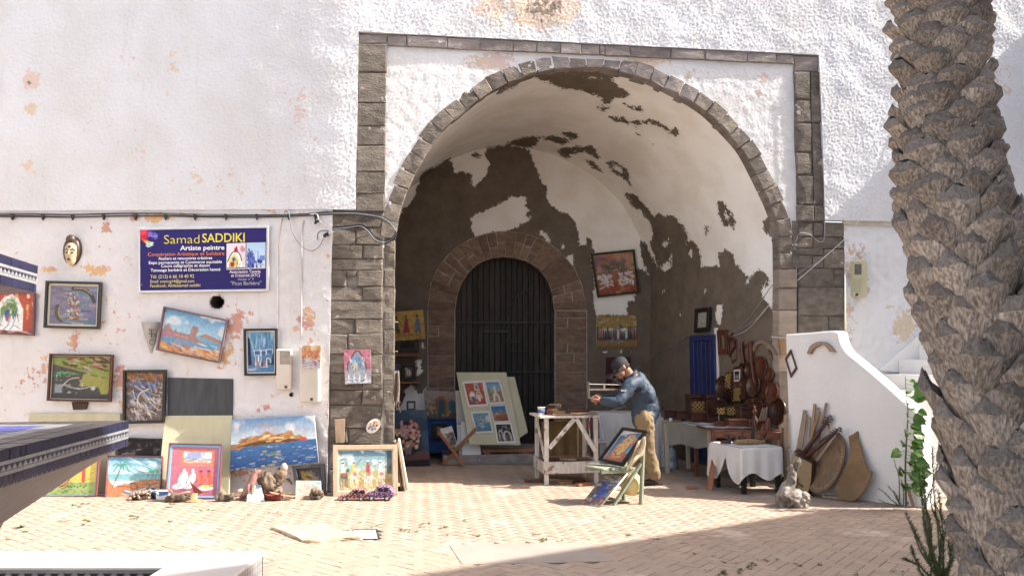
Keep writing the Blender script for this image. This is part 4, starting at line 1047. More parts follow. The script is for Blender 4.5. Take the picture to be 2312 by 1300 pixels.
# ------------------------------------------------------------------ painted pictures: small numpy canvases turned into vertex colours
class Art:
    def __init__(s, w, h, bg, seed=0):
        s.w, s.h = w, h; s.g = np.random.default_rng(seed); s.r = random.Random(seed)
        s.X, s.Y = np.meshgrid((np.arange(w) + .5) / w, (np.arange(h) + .5) / h); s.asp = w / h
        s.a = np.ones((h, w, 3)) * lin(bg)
    def put(s, m, c, al=1.0):
        m = np.clip(m, 0, 1)[..., None] * al; s.a = s.a * (1 - m) + lin(c) * m; return s
    def P(s): return np.stack([s.X.ravel() * s.asp, s.Y.ravel()], -1)
    def poly(s, pts, c, al=1.0, jag=0):
        p = [(x * s.asp, y) for x, y in pts]; d = sdist(s.P(), p).reshape(s.h, s.w)
        if jag: d = d + s.noise(12) * jag
        return s.put(d * s.h + .5, c, al)
    def rect(s, x0, y0, x1, y1, c, al=1.0): return s.poly([(x0,y0),(x1,y0),(x1,y1),(x0,y1)], c, al)
    def ell(s, cx, cy, rx, ry, c, al=1.0, rot=0):
        dx, dy = (s.X - cx) * s.asp, s.Y - cy; rx = rx * s.asp
        ca, sa = math.cos(rot), math.sin(rot); u, v = dx*ca + dy*sa, -dx*sa + dy*ca
        return s.put((1 - np.hypot(u / rx, v / ry)) * min(rx, ry) * s.h + .5, c, al)
    def line(s, pts, wd, c, al=1.0):
        q = s.P(); d = np.full(len(q), 9.0)
        p = [np.array((x * s.asp, y)) for x, y in pts]
        for a, b in zip(p[:-1], p[1:]):
            e = b - a; t = np.clip(((q - a) @ e) / (e @ e + 1e-9), 0, 1); d = np.minimum(d, np.hypot(*(q - a - t[:, None] * e).T))
        return s.put((wd / 2 - d.reshape(s.h, s.w)) * s.h + .5, c, al)
    def curve(s, pts, wd, c, al=1.0): return s.line([tuple(p) for p in spline([np.array(p) for p in pts], 5)], wd, c, al)
    def noise(s, f):
        n = max(2, int(f)); z = s.g.standard_normal((n + 2, int(n * s.asp) + 3))
        yy, xx = s.Y * n, s.X * int(n * s.asp); i, j = yy.astype(int), xx.astype(int); u, v = yy - i, xx - j
        u, v = u*u*(3-2*u), v*v*(3-2*v)
        return (z[i,j]*(1-v)+z[i,j+1]*v)*(1-u)+(z[i+1,j]*(1-v)+z[i+1,j+1]*v)*u
    def grad(s, c0, c1, y0=0, y1=1):
        t = np.clip((s.Y - y0) / (y1 - y0), 0, 1)[..., None]; m = ((s.Y >= y0) & (s.Y <= y1))[..., None]
        s.a = np.where(m, lin(c0) * (1 - t) + lin(c1) * t, s.a); return s
    def cloud(s, c, f=4, thr=.4, soft=.6, box=(0,0,1,1), al=.8):
        m = np.clip((s.noise(f) + .5 * s.noise(f*2.3) - thr) / soft, 0, 1) * (s.X >= box[0]) * (s.X <= box[2]) * (s.Y >= box[1]) * (s.Y <= box[3]); return s.put(m, c, al)
    def dabs(s, n, cols, box, ln=.08, wd=.02, ang=0, sp=.4, al=.85):
        for _ in range(n):
            x, y = s.r.uniform(box[0], box[2]), s.r.uniform(box[1], box[3]); a = ang + s.r.uniform(-sp, sp); l = ln * s.r.uniform(.4, 1.2)
            dx, dy = math.cos(a) * l / s.asp / 2, math.sin(a) * l / 2
            s.line([(x-dx, y-dy), (x+dx, y+dy)], wd * s.r.uniform(.6, 1.3), s.r.choice(cols), al)
        return s
    def grain(s, a=.06):
        gr = s.a.mean(-1, keepdims=True); s.a = (gr + (s.a - gr) * .76) * .82
        s.a = np.clip(s.a * (1 + a * s.noise(max(8, s.h // 2)))[..., None], 0, 1); return s

t = NT('oil_paint_on_canvas'); ca_ = t.at('Col').outputs['Color']
t.bump(t.noise(t.tc.outputs['Object'], 120, 4, .6), .25, .003)
M_art = t.done(ca_, .62, .22)
M_edge = mat('canvas_edge', (.62, .58, .5), (.5, .46, .4))
M_board = mat('cream_hardboard', (.52, .49, .34), (.46, .43, .29), scale=2, stretch=(3, 3, .5), bump=.25, var=.05, spots=(2.6, .68, (.40, .37, .26)))
M_blackf = wood('black_frame_paint', (.022, .02, .018), (.013, .012, .011), rough=.4)
M_brownf = wood('dark_brown_frame', (.075, .03, .018), (.045, .018, .012), rough=.45)
M_mauvef = wood('mauve_frame_paint', (.20, .12, .13), (.15, .09, .10))
M_maroonf = wood('maroon_frame_paint', (.20, .05, .055), (.15, .035, .04))
M_creamf = wood('cream_frame_paint', (.62, .56, .46), (.54, .48, .38))
M_palewood = wood('pale_bare_wood', (.48, .37, .26), (.38, .28, .19))
M_greyf = wood('grey_frame_paint', (.10, .10, .105), (.065, .065, .07))
M_whitem = mat('white_card', (.72, .71, .68), (.64, .63, .6), scale=6, bump=.15)
M_paper = mat('white_paper', (.66, .64, .60), (.58, .56, .52), scale=6, bump=.15)
M_greenf = wood('dark_green_frame', (.035, .045, .02), (.022, .03, .014))
M_whitef = mat('white_painted_metal', (.72, .73, .74), (.62, .63, .65), scale=9, rough=.45, bump=.1)

def canvas_mesh(name, P, art, parent, off=0.0, th=.018, edge=True):
    """P: tl,tr,br,bl of the picture; the painted face plus its turned edges as one mesh"""
    P = [np.asarray(p, float) for p in P]; n = np.cross(P[1] - P[0], P[3] - P[0]); n /= np.linalg.norm(n)
    if np.dot(n, CAM - P[0]) < 0: n = -n
    h, w = art.a.shape[:2]; u = np.linspace(0, 1, w)[None, :, None]; v_ = np.linspace(0, 1, h)[:, None, None]
    V = (P[0] * (1-u) + P[1] * u) * (1-v_) + (P[3] * (1-u) + P[2] * u) * v_ + n * off
    V = V.reshape(-1, 3); F_ = gridfaces(h, w)[:, ::-1]; C = art.a.reshape(-1, 3)
    if edge:
        b = len(V); fr = [P[i] + n * off for i in range(4)]; bk_ = [P[i] + n * (off - th) for i in range(4)]
        V = np.concatenate([V, fr, bk_]); ec = np.tile(lin('d8d2c4') * .8, (8, 1)); C = np.concatenate([C, ec])
        q = [(b+i, b+(i+1)%4, b+4+(i+1)%4, b+4+i) for i in range(4)] + [(b+7, b+6, b+5, b+4)]
        F_ = np.concatenate([F_, np.array(q)])
    o = mobj(name, V, F_, M_art, parent); attr(o.data, 'Col', C, 'FLOAT_COLOR'); return o, n
def frame_mesh(name, P, wd, dp, m, parent, back=.012, bev=.003):
    """four mitred sides round the corners P, wd metres wide inward"""
    P = [np.asarray(p, float) for p in P]; n = np.cross(P[1] - P[0], P[3] - P[0]); n /= np.linalg.norm(n)
    if np.dot(n, CAM - P[0]) < 0: n = -n
    c = sum(P) / 4; I = []
    for i in range(4):
        a, p, b = P[i-1], P[i], P[(i+1) % 4]; e1 = (a - p) / np.linalg.norm(a - p); e2 = (b - p) / np.linalg.norm(b - p); sn_ = np.linalg.norm(np.cross(e1, e2)); I.append(p + (e1 + e2) * wd / sn_)
    b_ = MB(); b_.ring([p - n * back for p in P], [p - n * back for p in I], n * (dp + back)); o = b_.obj(name, m, parent, bevel=bev); return I, n
def res(P, k=.62):
    q = project(np.array(P)); w = (np.hypot(*(q[1]-q[0])) + np.hypot(*(q[2]-q[3]))) / 2; h = (np.hypot(*(q[3]-q[0])) + np.hypot(*(q[2]-q[1]))) / 2
    return max(8, int(w * k)), max(8, int(h * k))
def picture(label, P, fn, seed=1, frame=None, mat2=None, group=None, cat='painting', name='painting', th=.018, glass=False):
    """frame=(width, depth, material); mat2=(width, material) is the inner slip"""
    P = [np.asarray(p, float) for p in P]; pn = np.cross(P[1] - P[0], P[2] - P[0]); pn /= np.linalg.norm(pn); P[3] = P[3] - pn * np.dot(P[3] - P[0], pn)      # flat, whatever the corners say
    w, h = res(P); a = Art(w, h, 'ffffff', seed); fn(a); a.grain(.09)
    if frame is None and mat2 is None:
        o, n = canvas_mesh(name, P, a, None, 0, th); return tag(o, label, cat, group)
    base_ = min(P, key=lambda p: p[2]); t_ = thing(name, label, cat, (sum(P)[0]/4, sum(P)[1]/4, base_[2]), group)
    I = P
    if frame: I, n = frame_mesh('frame', P, frame[0], frame[1], frame[2], t_)
    if mat2:
        I, n = frame_mesh('inner_slip', I, mat2[0], .006, mat2[1], t_, bev=0)
    canvas_mesh('canvas', I, a, t_, 0, .008)
    return t_
def onL(pts, off=.03): return [L(x, y, off) for x, y in pts]
def onW(pts, y): return [W(x, yy, y) for x, yy in pts]
def onB(pts, off=.03): return [B(x, y, off) for x, y in pts]
def lean(pts, offt, z=0.0, gb=0.0):
    """leaning panel: lower corners stand on the ground, upper ones rest against the left wall"""
    (a, b, c, d) = pts; C, D = G(*c, z), G(*d, z); return [L(*a, offt), L(*b, offt), C, D]

GP = 'paintings shown along the left wall'
# 1 framed abstract with arcs
def a_arcs(a):
    a.grad('8d86a0', '6a7a94'); a.dabs(60, ['4d7ba8','7fa5b8','8a6f96','5f8a86','b9a6a0','3d5f86'], (.3,.1,1,1), .3, .04, 0, .1); a.dabs(30, ['79718a','8f7c92'], (0,0,.35,1), .25, .06, 0, .2)
    a.curve([(.48,.08),(.7,.1),(.85,.22),(.93,.4)], .10, '4f5550'); a.curve([(.5,.07),(.7,.08),(.88,.22)], .02, 'd9b45c'); a.curve([(.16,.55),(.16,.75),(.24,.9)], .11, '566058'); a.curve([(.2,.58),(.2,.76),(.28,.88)], .02, 'd9a850')
    a.dabs(70, ['e9c88a','c7742c','8b4a22','f3ead8','3d4a55','d99a45'], (.36,.2,.62,.86), .07, .025, .9, .8); a.poly([(.36,.86),(.44,.78),(.62,.78),(.64,.88)], 'a5693a'); a.dabs(14, ['e7d9b8','3c3a38'], (.38,.79,.62,.87), .06, .015)
picture('black framed abstract of two curved horns on blue grey, cream slip', onL([(106,634),(231,637),(226,743),(101,740)], .045), a_arcs, 1, (.030, .035, M_blackf), (.024, M_creamf), GP)
# 2 lower brown framed night scene
def a_car(a):
    a.grad('5b6256', '4c4a4c'); a.poly([(0,.04),(.98,.0),(.98,.5),(.5,.3),(0,.16)], '8fa23c'); a.dabs(60, ['b23a44','7c3a3a','c9b0a4','5a3030','8c2a44','3d3c30'], (.2,.02,.95,.34), .14, .035, .25, .2); a.line([(0,.17),(.98,.5)], .03, '9aa838')
    a.poly([(.55,.42),(.98,.5),(.98,.85),(.85,.9),(.8,.72),(.45,.7)], 'a3a13c', jag=.02); a.dabs(16, ['2e8f6a','57b06b','a83a30'], (.05,.38,.4,.46), .12, .03, 0, .1); a.line([(.0,.45),(.45,.45)], .05, '2f7d4a'); a.line([(.25,.46),(.48,.48)], .04, '8e2f28')
    a.curve([(.15,.75),(.3,.55),(.45,.5)], .014, 'e0ddd0'); a.curve([(.3,.72),(.5,.76),(.68,.7)], .014, 'dcd9c8'); a.rect(.06,.66,.19,.86,'8c98a0'); a.dabs(40, ['dfe0da','a9b0b0','2c2c30'], (.05,.4,.6,.9), .07, .012, .6, 1.4); a.ell(.71,.74,.035,.05,'c8ccc8')
picture('brown framed dark painting with red and lime streaks, below the arcs picture', onL([(115,798),(257,800),(252,907),(109,904)], .05), a_car, 2, (.024, .04, M_brownf), (.006, M_creamf), GP)
# 3 painting at the left edge
def a_sel(a):
    a.grad('d2532f', 'b94a2c'); a.dabs(30, ['e0902f','f0b45a','f3e7d3','c23b2a'], (0,0,1,1), .2, .06, 1.4, .4); a.poly([(.22,1),(.22,.4),(.4,.12),(.55,.03),(.68,.14),(.78,.4),(.78,1)], 'f3efe6'); a.poly([(.33,.8),(.33,.4),(.47,.15),(.6,.15),(.68,.4),(.68,.8)], '6f9a56')
    for i in range(6):
        for j in range(4): a.rect(.52+.028*i, .44+.075*j, .548+.028*i, .515+.075*j, ['2a4a8c','66b04a','d8e6c0'][(i+j)%2 if (i+j)%5 else 2])
    a.dabs(30, ['3b6e5a','c4452c','8ac27a','f0e6d0'], (.36,.1,.66,.4), .08, .02, .8, 1.2); a.poly([(.36,.72),(.42,.45),(.5,.4),(.52,.7)], '3b63a8'); a.poly([(.44,.7),(.5,.5),(.55,.7)], 'cc3a3a')
    for cx in (.40, .55, .65): a.poly([(cx-.1,.82),(cx-.04,.62),(cx,.5),(cx+.04,.62),(cx+.1,.82)], 'eef2f4'); a.curve([(cx-.08,.82),(cx-.03,.66),(cx,.52),(cx+.05,.7)], .016, '27303c')
    for cx in (.36, .5, .62): a.ell(cx,.86,.12,.05,'f4f5f4',rot=.3); a.curve([(cx-.1,.9),(cx,.8),(cx+.1,.88)], .014, '2a3340')
    a.rect(0,.93,1,1,'b84a30'); a.dabs(14, ['5c2a20','e9dccb'], (.2,.92,1,1), .2, .02, 0, .3)
picture('mauve framed orange painting of white robed sitters, half hidden by the fountain', onL([(-38,655),(81,661),(78,758),(-40,752)], .035), a_sel, 3, (.018, .03, M_mauvef), None, GP)
# 4 dark textured abstract
def a_txt(a):
    a.grad('6b5a4c', '7d6a58'); a.dabs(240, ['d6d4d6','9aa8bc','3e639c','7c4a34','b8a48c','2c2a30','c9b9a6','55708c','a35c40'], (0,0,1,1), .13, .018, .8, 1.2); a.dabs(30, ['8c5a30','a8703a'], (0,0,1,.16), .16, .04, .6, .6); a.dabs(20, ['2f5f9c','3a70b8'], (.15,.2,.75,.5), .12, .035); a.curve([(.3,.7),(.35,.45),(.6,.35)], .02, 'd8d4d0'); a.dabs(30, ['e4e2e0'], (.2,.3,.9,.9), .2, .012, .9, .5)
picture('dark framed thickly textured abstract in white, blue and rust', onL([(280,835),(377,834),(373,954),(279,956)], .05), a_txt, 4, (.030, .035, M_blackf), None, GP)
# 5 tilted harbour view
def a_sea(a):
    a.grad('4aa3d8', 'a8d6ea', 0, .5); a.cloud('e6f0f0', 4, .1, .8, (0,0,1,.45)); a.grad('6fb8d8', '2f86bc', .5, 1)
    a.poly([(0,.62),(.05,.42),(.1,.34),(.14,.44),(.2,.5),(.22,.42),(.26,.5),(.46,.52),(.46,.36),(.48,.28),(.58,.28),(.58,.36),(.56,.54),(.62,.58),(.8,.72),(.4,.66)], 'b5867f', jag=.008); a.line([(.1,.56),(.44,.6)], .02, 'd9a089')
    a.poly([(.6,.5),(.7,.42),(.8,.44),(1,.52),(1,.6)], 'b98a7a'); a.poly([(.0,.58),(.2,.56),(.2,.68),(0,.68)], 'b67f92'); a.grad('cfa0a0', 'e0a060', .84, 1); a.poly([(0,1),(0,.72),(.14,.86),(.4,.9),(.6,.8),(.85,.76),(1,.66),(1,1)], 'e09a4c', jag=.02); a.dabs(60, ['f0b95c','d2702f','e8c9a0','c58a9c','a5502c','f4d890'], (0,.74,1,1), .16, .03, .3, .5); a.dabs(16, ['e8f4fa','3f9ccc'], (.15,.66,.9,.8), .2, .02, .1, .1)
picture('mauve framed harbour painting hung crooked below the blue sign', onL([(371,691),(516,722),(497,820),(354,790)], .05), a_sea, 5, (.020, .03, M_mauvef), None, GP)
# 6 black framed blue alley
def a_blue(a):
    a.grad('5aa4d0', '2d6ea4'); a.dabs(40, ['7fbfe0','3f86b8','2a5f96','a8d4e6'], (0,0,1,.5), .25, .03, 1.5, .2); a.poly([(0,.1),(.1,.18),(.16,1),(0,1)], '1c2c52'); a.poly([(1,.1),(.95,.5),(.8,.95),(1,1)], '1d3a70')
    for x0,y0,x1,y1 in ((.25,.46,.48,.6),(.5,.46,.68,.58),(.7,.44,.92,.54),(.3,.58,.5,.74)): a.rect(x0,y0,x1,y1,'2a6ca8'); a.line([(x0,y1),(x0,y0),(x1,y0),(x1,y1)], .014, 'f0f4f6')
    a.curve([(.7,.75),(.72,.66),(.82,.66),(.86,.76)], .018, 'f0f2f4'); a.line([(.4,.62),(.4,.72)], .04, 'e8eef2'); a.rect(.0,.82,1,1,'3a86b8'); a.dabs(12,['e6eef2','2b5f92'],(.05,.82,.95,.98),.3,.014,0,.15)
    for k, c in enumerate(['d8342a','f0f0ec','e08a2c','f3f3ea','2a2a34','d84a3a','f5e8d8','1f2a44']): a.ell(.22+.08*k,.79,.022,.065,c)
picture('tall black framed blue alley painting with white mount', onL([(551,742),(627,741),(627,847),(553,848)], .04), a_blue, 6, (.028, .03, M_blackf), (.014, M_whitem), GP)
# 7 island and sunset sea, unframed, standing on the ledge of the panels
def a_isl(a):
    a.grad('5a9cd2', 'd5e4e6', 0, .5); a.cloud('f4efe6', 4, .0, .9, (0,0,1,.42)); a.cloud('c9a0a0', 5, .6, .8, (0,.1,1,.42), .4); a.grad('2f74b4', '154f92', .5, 1); a.poly([(0,.55),(.2,.42),(.35,.36),(.42,.3),(.5,.33),(.72,.3),(.76,.4),(.92,.5),(.5,.53),(0,.6)], 'c9862c', jag=.02); a.poly([(0,.57),(.3,.47),(.6,.44),(.85,.5),(.4,.55)], '6e4a24', jag=.01); a.dabs(30, ['f0c050','e89a30','8c5a24','f4e4c4'], (.1,.34,.75,.5), .12, .025, -.1, .2); a.ell(.85,.49,.04,.05,'e0442c'); a.rect(.8,.52,.9,.56,'2a68ac')
    a.dabs(110, ['e4eef4','7fb2d8','0f3f80','1d5a9c'], (0,.56,1,1), .08, .012, 0, .08); a.dabs(26, ['c9a83c','6f9a48'], (.36,.58,.56,1), .08, .02, 0, .15)
P = [L(523,947,.09), L(709,937,.09), L(719,1043,.16), L(520,1061,.16)]
picture('unframed seascape of an ochre island on deep blue water', P, a_isl, 7, None, None, GP, th=.022)
# panels
def panel(label, P, m, th=.02, name='board', cat='board', group=None):
    P = [np.asarray(p, float) for p in P]; n = np.cross(P[1] - P[0], P[3] - P[0]); n /= np.linalg.norm(n); n = n if np.dot(n, CAM - P[0]) > 0 else -n
    b = MB(); b.prism(P, -n * th); return tag(b.obj(name, m, None, bevel=.004), label, cat, group)
M_black = mat('grey_blackboard', (.065, .072, .08), (.045, .048, .052), scale=5, stretch=(3, 3, .6), bump=.3, spots=(9, .7, (.17, .15, .13)))
panel('dark grey board fixed to the wall behind the cream panel', onL([(378,852),(526,855),(525,950),(378,950)], .018), M_black, .016)
panel('wide cream board leaning on the wall behind the fountain', lean([(65,932),(272,932),(268,1112),(62,1112)], .03), M_board, .02)
panel('tall cream board leaning on the wall behind the pink picture', lean([(372,938),(524,937),(517,1118),(354,1120)], .04), M_board, .025)
def a_dark(a): a.grad('2a2426', '1d1a1c'); a.cloud('6a5a58', 6, .3, .8, al=.6); a.dabs(20, ['8a7c78','3a3032'], (0,.2,1,1), .2, .03)
picture('black framed dark picture standing behind the beach picture', [L(262,986,.06), L(368,990,.06), L(362,1060,.12), L(262,1058,.12)], a_dark, 8, (.02, .02, M_blackf), None, GP)
def a_call(a):
    a.grad('d9c832', 'a9b84c'); a.rect(0,.62,1,1,'9fb85c'); a.poly([(.28,0),(.95,0),(.95,.64),(.28,.64)], 'e3c92f'); a.curve([(.1,.2),(.45,.36),(.6,.28),(.62,.2)], .05, 'd83a2a'); a.line([(.7,.02),(.72,.62)], .09, 'e03428'); a.line([(.4,.22),(.8,.22)], .05, 'dd3a2c'); a.curve([(.22,.68),(.26,.56),(.38,.5),(.44,.58),(.34,.72),(.24,.74),(.18,.6)], .045, 'd6362a'); a.ell(.36,.46,.02,.02,'d8362a')
    a.dabs(50, ['3a4a2a','4a5a34','6a7a3a'], (.08,.66,.92,.95), .09, .014, .2, .6); a.dabs(26, ['5a5030','7a6a34'], (.35,.4,.9,.6), .05, .01, .3, .8)
    for k in range(8): a.rect(.3+.06*k,.72+.03*(k%2),.33+.06*k,.75+.03*(k%2),'3c4a30')
    a.line([(.02,.02),(.02,.98),(.98,.98),(.98,.02)], .035, '6aa0c0')
picture('maroon framed red calligraphy on yellow and green, partly behind the fountain', lean([(110,1028),(226,1030),(219,1121),(95,1122)], .22), a_call, 9, (.014, .02, M_maroonf), None, GP)
def a_beach(a):
    a.grad('5fa6c4', 'b0d8de', 0, .42); a.dabs(24, ['d6ecee','4f94b4','86bccb'], (.3,0,1,.4), .5, .03, .4, .1); a.grad('5fb0bc', '8cc4c4', .42, .6); a.poly([(0,1),(0,.5),(.14,.72),(.3,.66),(.6,.58),(1,.55),(1,1)], 'c4793c', jag=.01); a.dabs(40, ['b0602c','d89a58','8c5630','d8b080'], (.3,.58,1,1), .3, .03, .15, .15); a.poly([(0,.55),(.2,.85),(0,1)], 'cf7a40')
    a.curve([(.12,.72),(.18,.5),(.26,.22)], .025, '6a4a2c')
    for dx, dy in ((-.16,.02),(-.14,.14),(-.05,-.1),(.1,-.1),(.17,.02),(.13,.15),(.03,.12)): a.curve([(.26,.22),(.26+dx*.6,.2+dy*.4-.03),(.26+dx,.22+dy)], .028, '2f9a72')
    for x in (.78,.86,.92): a.curve([(x-.04,.54),(x,.36)], .014, '6a4a2c'); a.dabs(8, ['2f8f6a','3fa878'], (x-.07,.3,x+.06,.4), .1, .02, .3, .8)
    a.curve([(.32,.86),(.5,.9),(.7,.84),(.8,.72)], .05, '5f7688'); a.curve([(.34,.82),(.5,.86),(.72,.78)], .025, 'dfe8ec'); a.line([(.56,.72),(.57,.8)], .03, '2f5a80'); a.dabs(8, ['2c3440'], (.5,.2,.95,.75), .03, .01)
picture('mahogany framed beach painting with green palms and a grey boat', lean([(243,1028),(369,1030),(363,1122),(231,1124)], .16), a_beach, 10, (.012, .02, M_maroonf), None, GP)
def a_pink(a):
    a.grad('d06a7e', 'c25c74'); a.rect(.2,.06,.9,.38,'d0703a'); a.rect(.26,.11,.84,.33,'8fa0d0'); a.cloud('dfe4ee', 5, .1, .6, (.26,.11,.84,.24)); a.rect(.26,.26,.84,.33,'c9a98c'); a.dabs(14, ['f2eae0','9a7a5c'], (.28,.24,.82,.33), .1, .015, 0, .2); a.line([(.22,.08),(.22,.37),(.88,.37)], .012, 'e8a04a')
    for cx, sc_ in ((.27,1.0),(.45,.85)):
        a.ell(cx,.66,.09*sc_,.16*sc_,'f2f0ea',rot=.35); a.ell(cx+.02,.5,.03,.045,'f0ece6'); a.ell(cx-.06,.8,.14*sc_,.06*sc_,'f4f2ec',rot=-.15); a.curve([(cx-.13,.8),(cx-.04,.6),(cx+.02,.52)], .016, '8a8c94'); a.curve([(cx-.1,.84),(cx,.7),(cx+.05,.58)], .014, '9a9aa2'); a.curve([(cx-.16,.84),(cx-.02,.78),(cx+.08,.83)], .014, '7c7e88')
    a.ell(.12+.15,.87,.1,.025,'6e4a5c',.6)
    for cx in (.64,.8): a.ell(cx,.66,.065,.11,'d8582f'); a.ell(cx,.55,.03,.05,'cf5030'); a.ell(cx,.5,.038,.02,'8c3020'); a.ell(cx,.78,.04,.03,'c24a2c'); a.curve([(cx-.05,.6),(cx-.02,.68),(cx-.03,.76)], .014, 'f0905c')
    a.ell(.76,.84,.16,.05,'dfe6ee'); a.ell(.76,.81,.14,.03,'9abf5c'); a.dabs(16, ['5f8f3c','d8e08c','c9d05c'], (.65,.78,.88,.84), .04, .02)
picture('maroon framed pink painting of two white robed figures and red jars', lean([(383,1000),(503,1003),(496,1126),(372,1126)], .24), a_pink, 11, (.014, .022, M_maroonf), (.024, mat('light_blue_slip', (.22, .52, .80), (.2, .48, .75), bump=.1)), GP)
# wall plaque beneath, cone vase
M_metalg = mat('galvanised_metal', (.40, .38, .35), (.30, .285, .27), scale=6, rough=.5, spec=.5, bump=.2, metal=.2)
cone = thing('wall_vase', 'grey cone shaped wall vase with dark symbols, beside the crooked harbour painting', 'wall vase', L(342, 797))
b_ = MB(); n = 14; vv_ = []
for y, hw in ((727, 20.5), (735, 20), (760, 13.5), (797, 2.5)):
    c = L(342, y); wd = np.linalg.norm(L(342 + hw, y) - c)
    for k in range(n): aa = math.pi * k / (n - 1); vv_.append(c + np.array([math.cos(aa), 0, 0]) * wd + LN * (math.sin(aa) * wd * .7 + .004))
b_.add(vv_, [(i*n+k, i*n+k+1, (i+1)*n+k+1, (i+1)*n+k) for i in range(3) for k in range(n-1)]); b_.obj('cone', M_metalg, cone, True)
b_ = MB()
for pts in ([(336,741),(338,746),(342,747),(346,746),(348,741)], [(342,741),(342,753)], [(333,760),(334,754),(338,752),(342,756),(346,752),(350,754),(351,760)], [(342,753),(342,762)], [(345,768),(340,767),(337,772),(340,778),(345,777)], [(327,738),(333,744)], [(333,738),(327,744)], [(330,735),(330,747)], [(330,756),(327,759),(330,762)]):
    def cp(x, y):
        hw = float(np.interp(y, [727, 735, 760, 797], [20.5, 20, 13.5, 2.5])); s_ = max(0, 1 - ((x - 342) / hw) ** 2) ** .5; wd = np.linalg.norm(L(342 + hw, y) - L(342, y)); return L(x, y, s_ * wd * .7 + .008)
    b_.tube([cp(*q) for q in pts], .0045, 5)
b_.obj('symbols', M_iron, cone)
M_rust = mat('rusty_dark_metal', (.09, .06, .04), (.045, .035, .028), scale=9, bump=.6)
b_ = MB(); P = onL([(161,907),(198,908),(194,924),(164,925)], .03); b_.prism(P, -LN * .03); o = b_.obj('wall_bracket', M_rust, bevel=.006); tag(o, 'small dark rusty metal bracket on the wall under the brown framed painting', 'bracket')

# mask
M_mask_d = wood('dark_mask_wood', (.075, .045, .03), (.04, .026, .02), rough=.4, spec=.4)
M_mask_l = mat('pale_mask_face', (.55, .44, .29), (.42, .32, .2), scale=20, bump=.3, spots=(14, .64, (.2, .12, .07)))
mk = thing('carved_mask', 'carved wooden face mask with topknot hanging high on the wall', 'mask', L(164, 600)); s_ = np.linalg.norm(L(174, 566) - L(164, 566)) / 10
def mkp(x, y, o): return L(x, y, o)
FR = np.array([[1, 0, 0], [0, 1, 0], [0, 0, 1.0]])
b_ = MB(); b_.ell(mkp(164, 566, .02), (20*s_, .075, 33*s_), 16, 12); b_.obj('hood', M_mask_d, mk, True)
b_ = MB(); b_.ell(mkp(160, 541, .055), (10.5*s_, .05, 11*s_), 12, 8); b_.obj('topknot', M_mask_d, mk, True)
b_ = MB(); v = []
c0 = mkp(162, 571, .05)
prof = [(0, -29, 1), (.0, -27, 5), (0, -18, 10), (0, -6, 13.5), (0, 6, 14.5), (0, 14, 13.5), (0, 20, 10), (0, 24, 4), (0, 25, 1)]
for _, dz, hw in prof:
    for k in range(13): aa = math.pi * k / 12; v.append(c0 + np.array([math.cos(aa) * hw * s_, 0, dz * s_]) + LN * (math.sin(aa) * .055 * (hw / 14.5) ** .6))
b_.add(v, [(i*13+k, i*13+k+1, (i+1)*13+k+1, (i+1)*13+k) for i in range(8) for k in range(12)]); b_.obj('face', M_mask_l, mk, True)
fc = lambda dx, dz: c0 + np.array([dx * s_, 0, dz * s_]) + LN * (.055 * max(0, 1 - (dx / 15) ** 2) ** .5 + .002)
for sx_ in (-1, 1):
    b_ = MB(); b_.tube([fc(sx_*2.5, 5), fc(sx_*6, 8), fc(sx_*11, 5)], .006, 6); b_.obj('brow', M_mask_d, mk)
    b_ = MB(); b_.ell(fc(sx_*6, 0), (3.4*s_, .006, 1.7*s_), 8, 6); b_.obj('eye', M_mask_d, mk)
b_ = MB(); b_.tube([fc(0, 4), fc(0, -3) + LN * .012, fc(0, -7) + LN * .016], [.006, .01, .015], 7); b_.obj('nose', M_mask_l, mk, True)
b_ = MB(); b_.ell(fc(0, -15), (4*s_, .012, 3*s_), 10, 6); b_.obj('mouth', M_mask_d, mk, True)
b_ = MB(); b_.ell(fc(0, 13), (3*s_, .008, 3*s_), 8, 6); b_.obj('forehead_mark', M_mask_d, mk, True)

# ------------------------------------------------------------------ the sign
sg = thing('artist_sign', 'large dark blue painted sign with yellow and white lettering in a white frame', 'sign', L(460, 660))
SP = onL([(312,515),(607,510),(606,657),(312,661)], .045)
I, sn_ = frame_mesh('sign_frame', SP, .026, .012, M_whitef, sg, .03, .003)
def a_sign(a):
    a.grad('2b2468', '262060'); a.cloud('322a74', 4, .2, 1, al=.5); a.ell(.03,.06,.045,.09,'d02a34',.9); a.ell(.02,.03,.03,.05,'e8506a',.8); a.poly([(.0,.14),(.06,.16),(.1,.24),(.04,.22)], 'e04a30'); a.poly([(.04,.18),(.11,.21),(.09,.28),(.06,.24)], '4ac05a'); a.poly([(.03,.18),(.07,.2),(.06,.23)], 'e8d83c'); a.ell(.09,.06,.04,.035,'5a4ab0',.7); a.dabs(10, ['8a80e0','b0a8f0','6a5ad0'], (.07,.02,.14,.15), .07, .015, .8, 1); a.dabs(14, ['f2f4fa'], (.05,.2,.1,.28), .05, .01); a.line([(.01,.9),(.015,.9)], .01, 'b0b0c0'); a.line([(.36,.8),(.36,.98)], .006, '5a5490', .6); a.dabs(8, ['8a86b8'], (.1,.02,.95,.98), .02, .008, 0, 2, .6)
w_, h_ = res(I, 1.0); A_ = Art(w_, h_, '2b2468', 5); a_sign(A_); canvas_mesh('panel', I, A_, sg, 0, .008)
def spt(u, v, off): return lerp(lerp(I[0], I[1], u), lerp(I[3], I[2], u), v) + sn_ * off
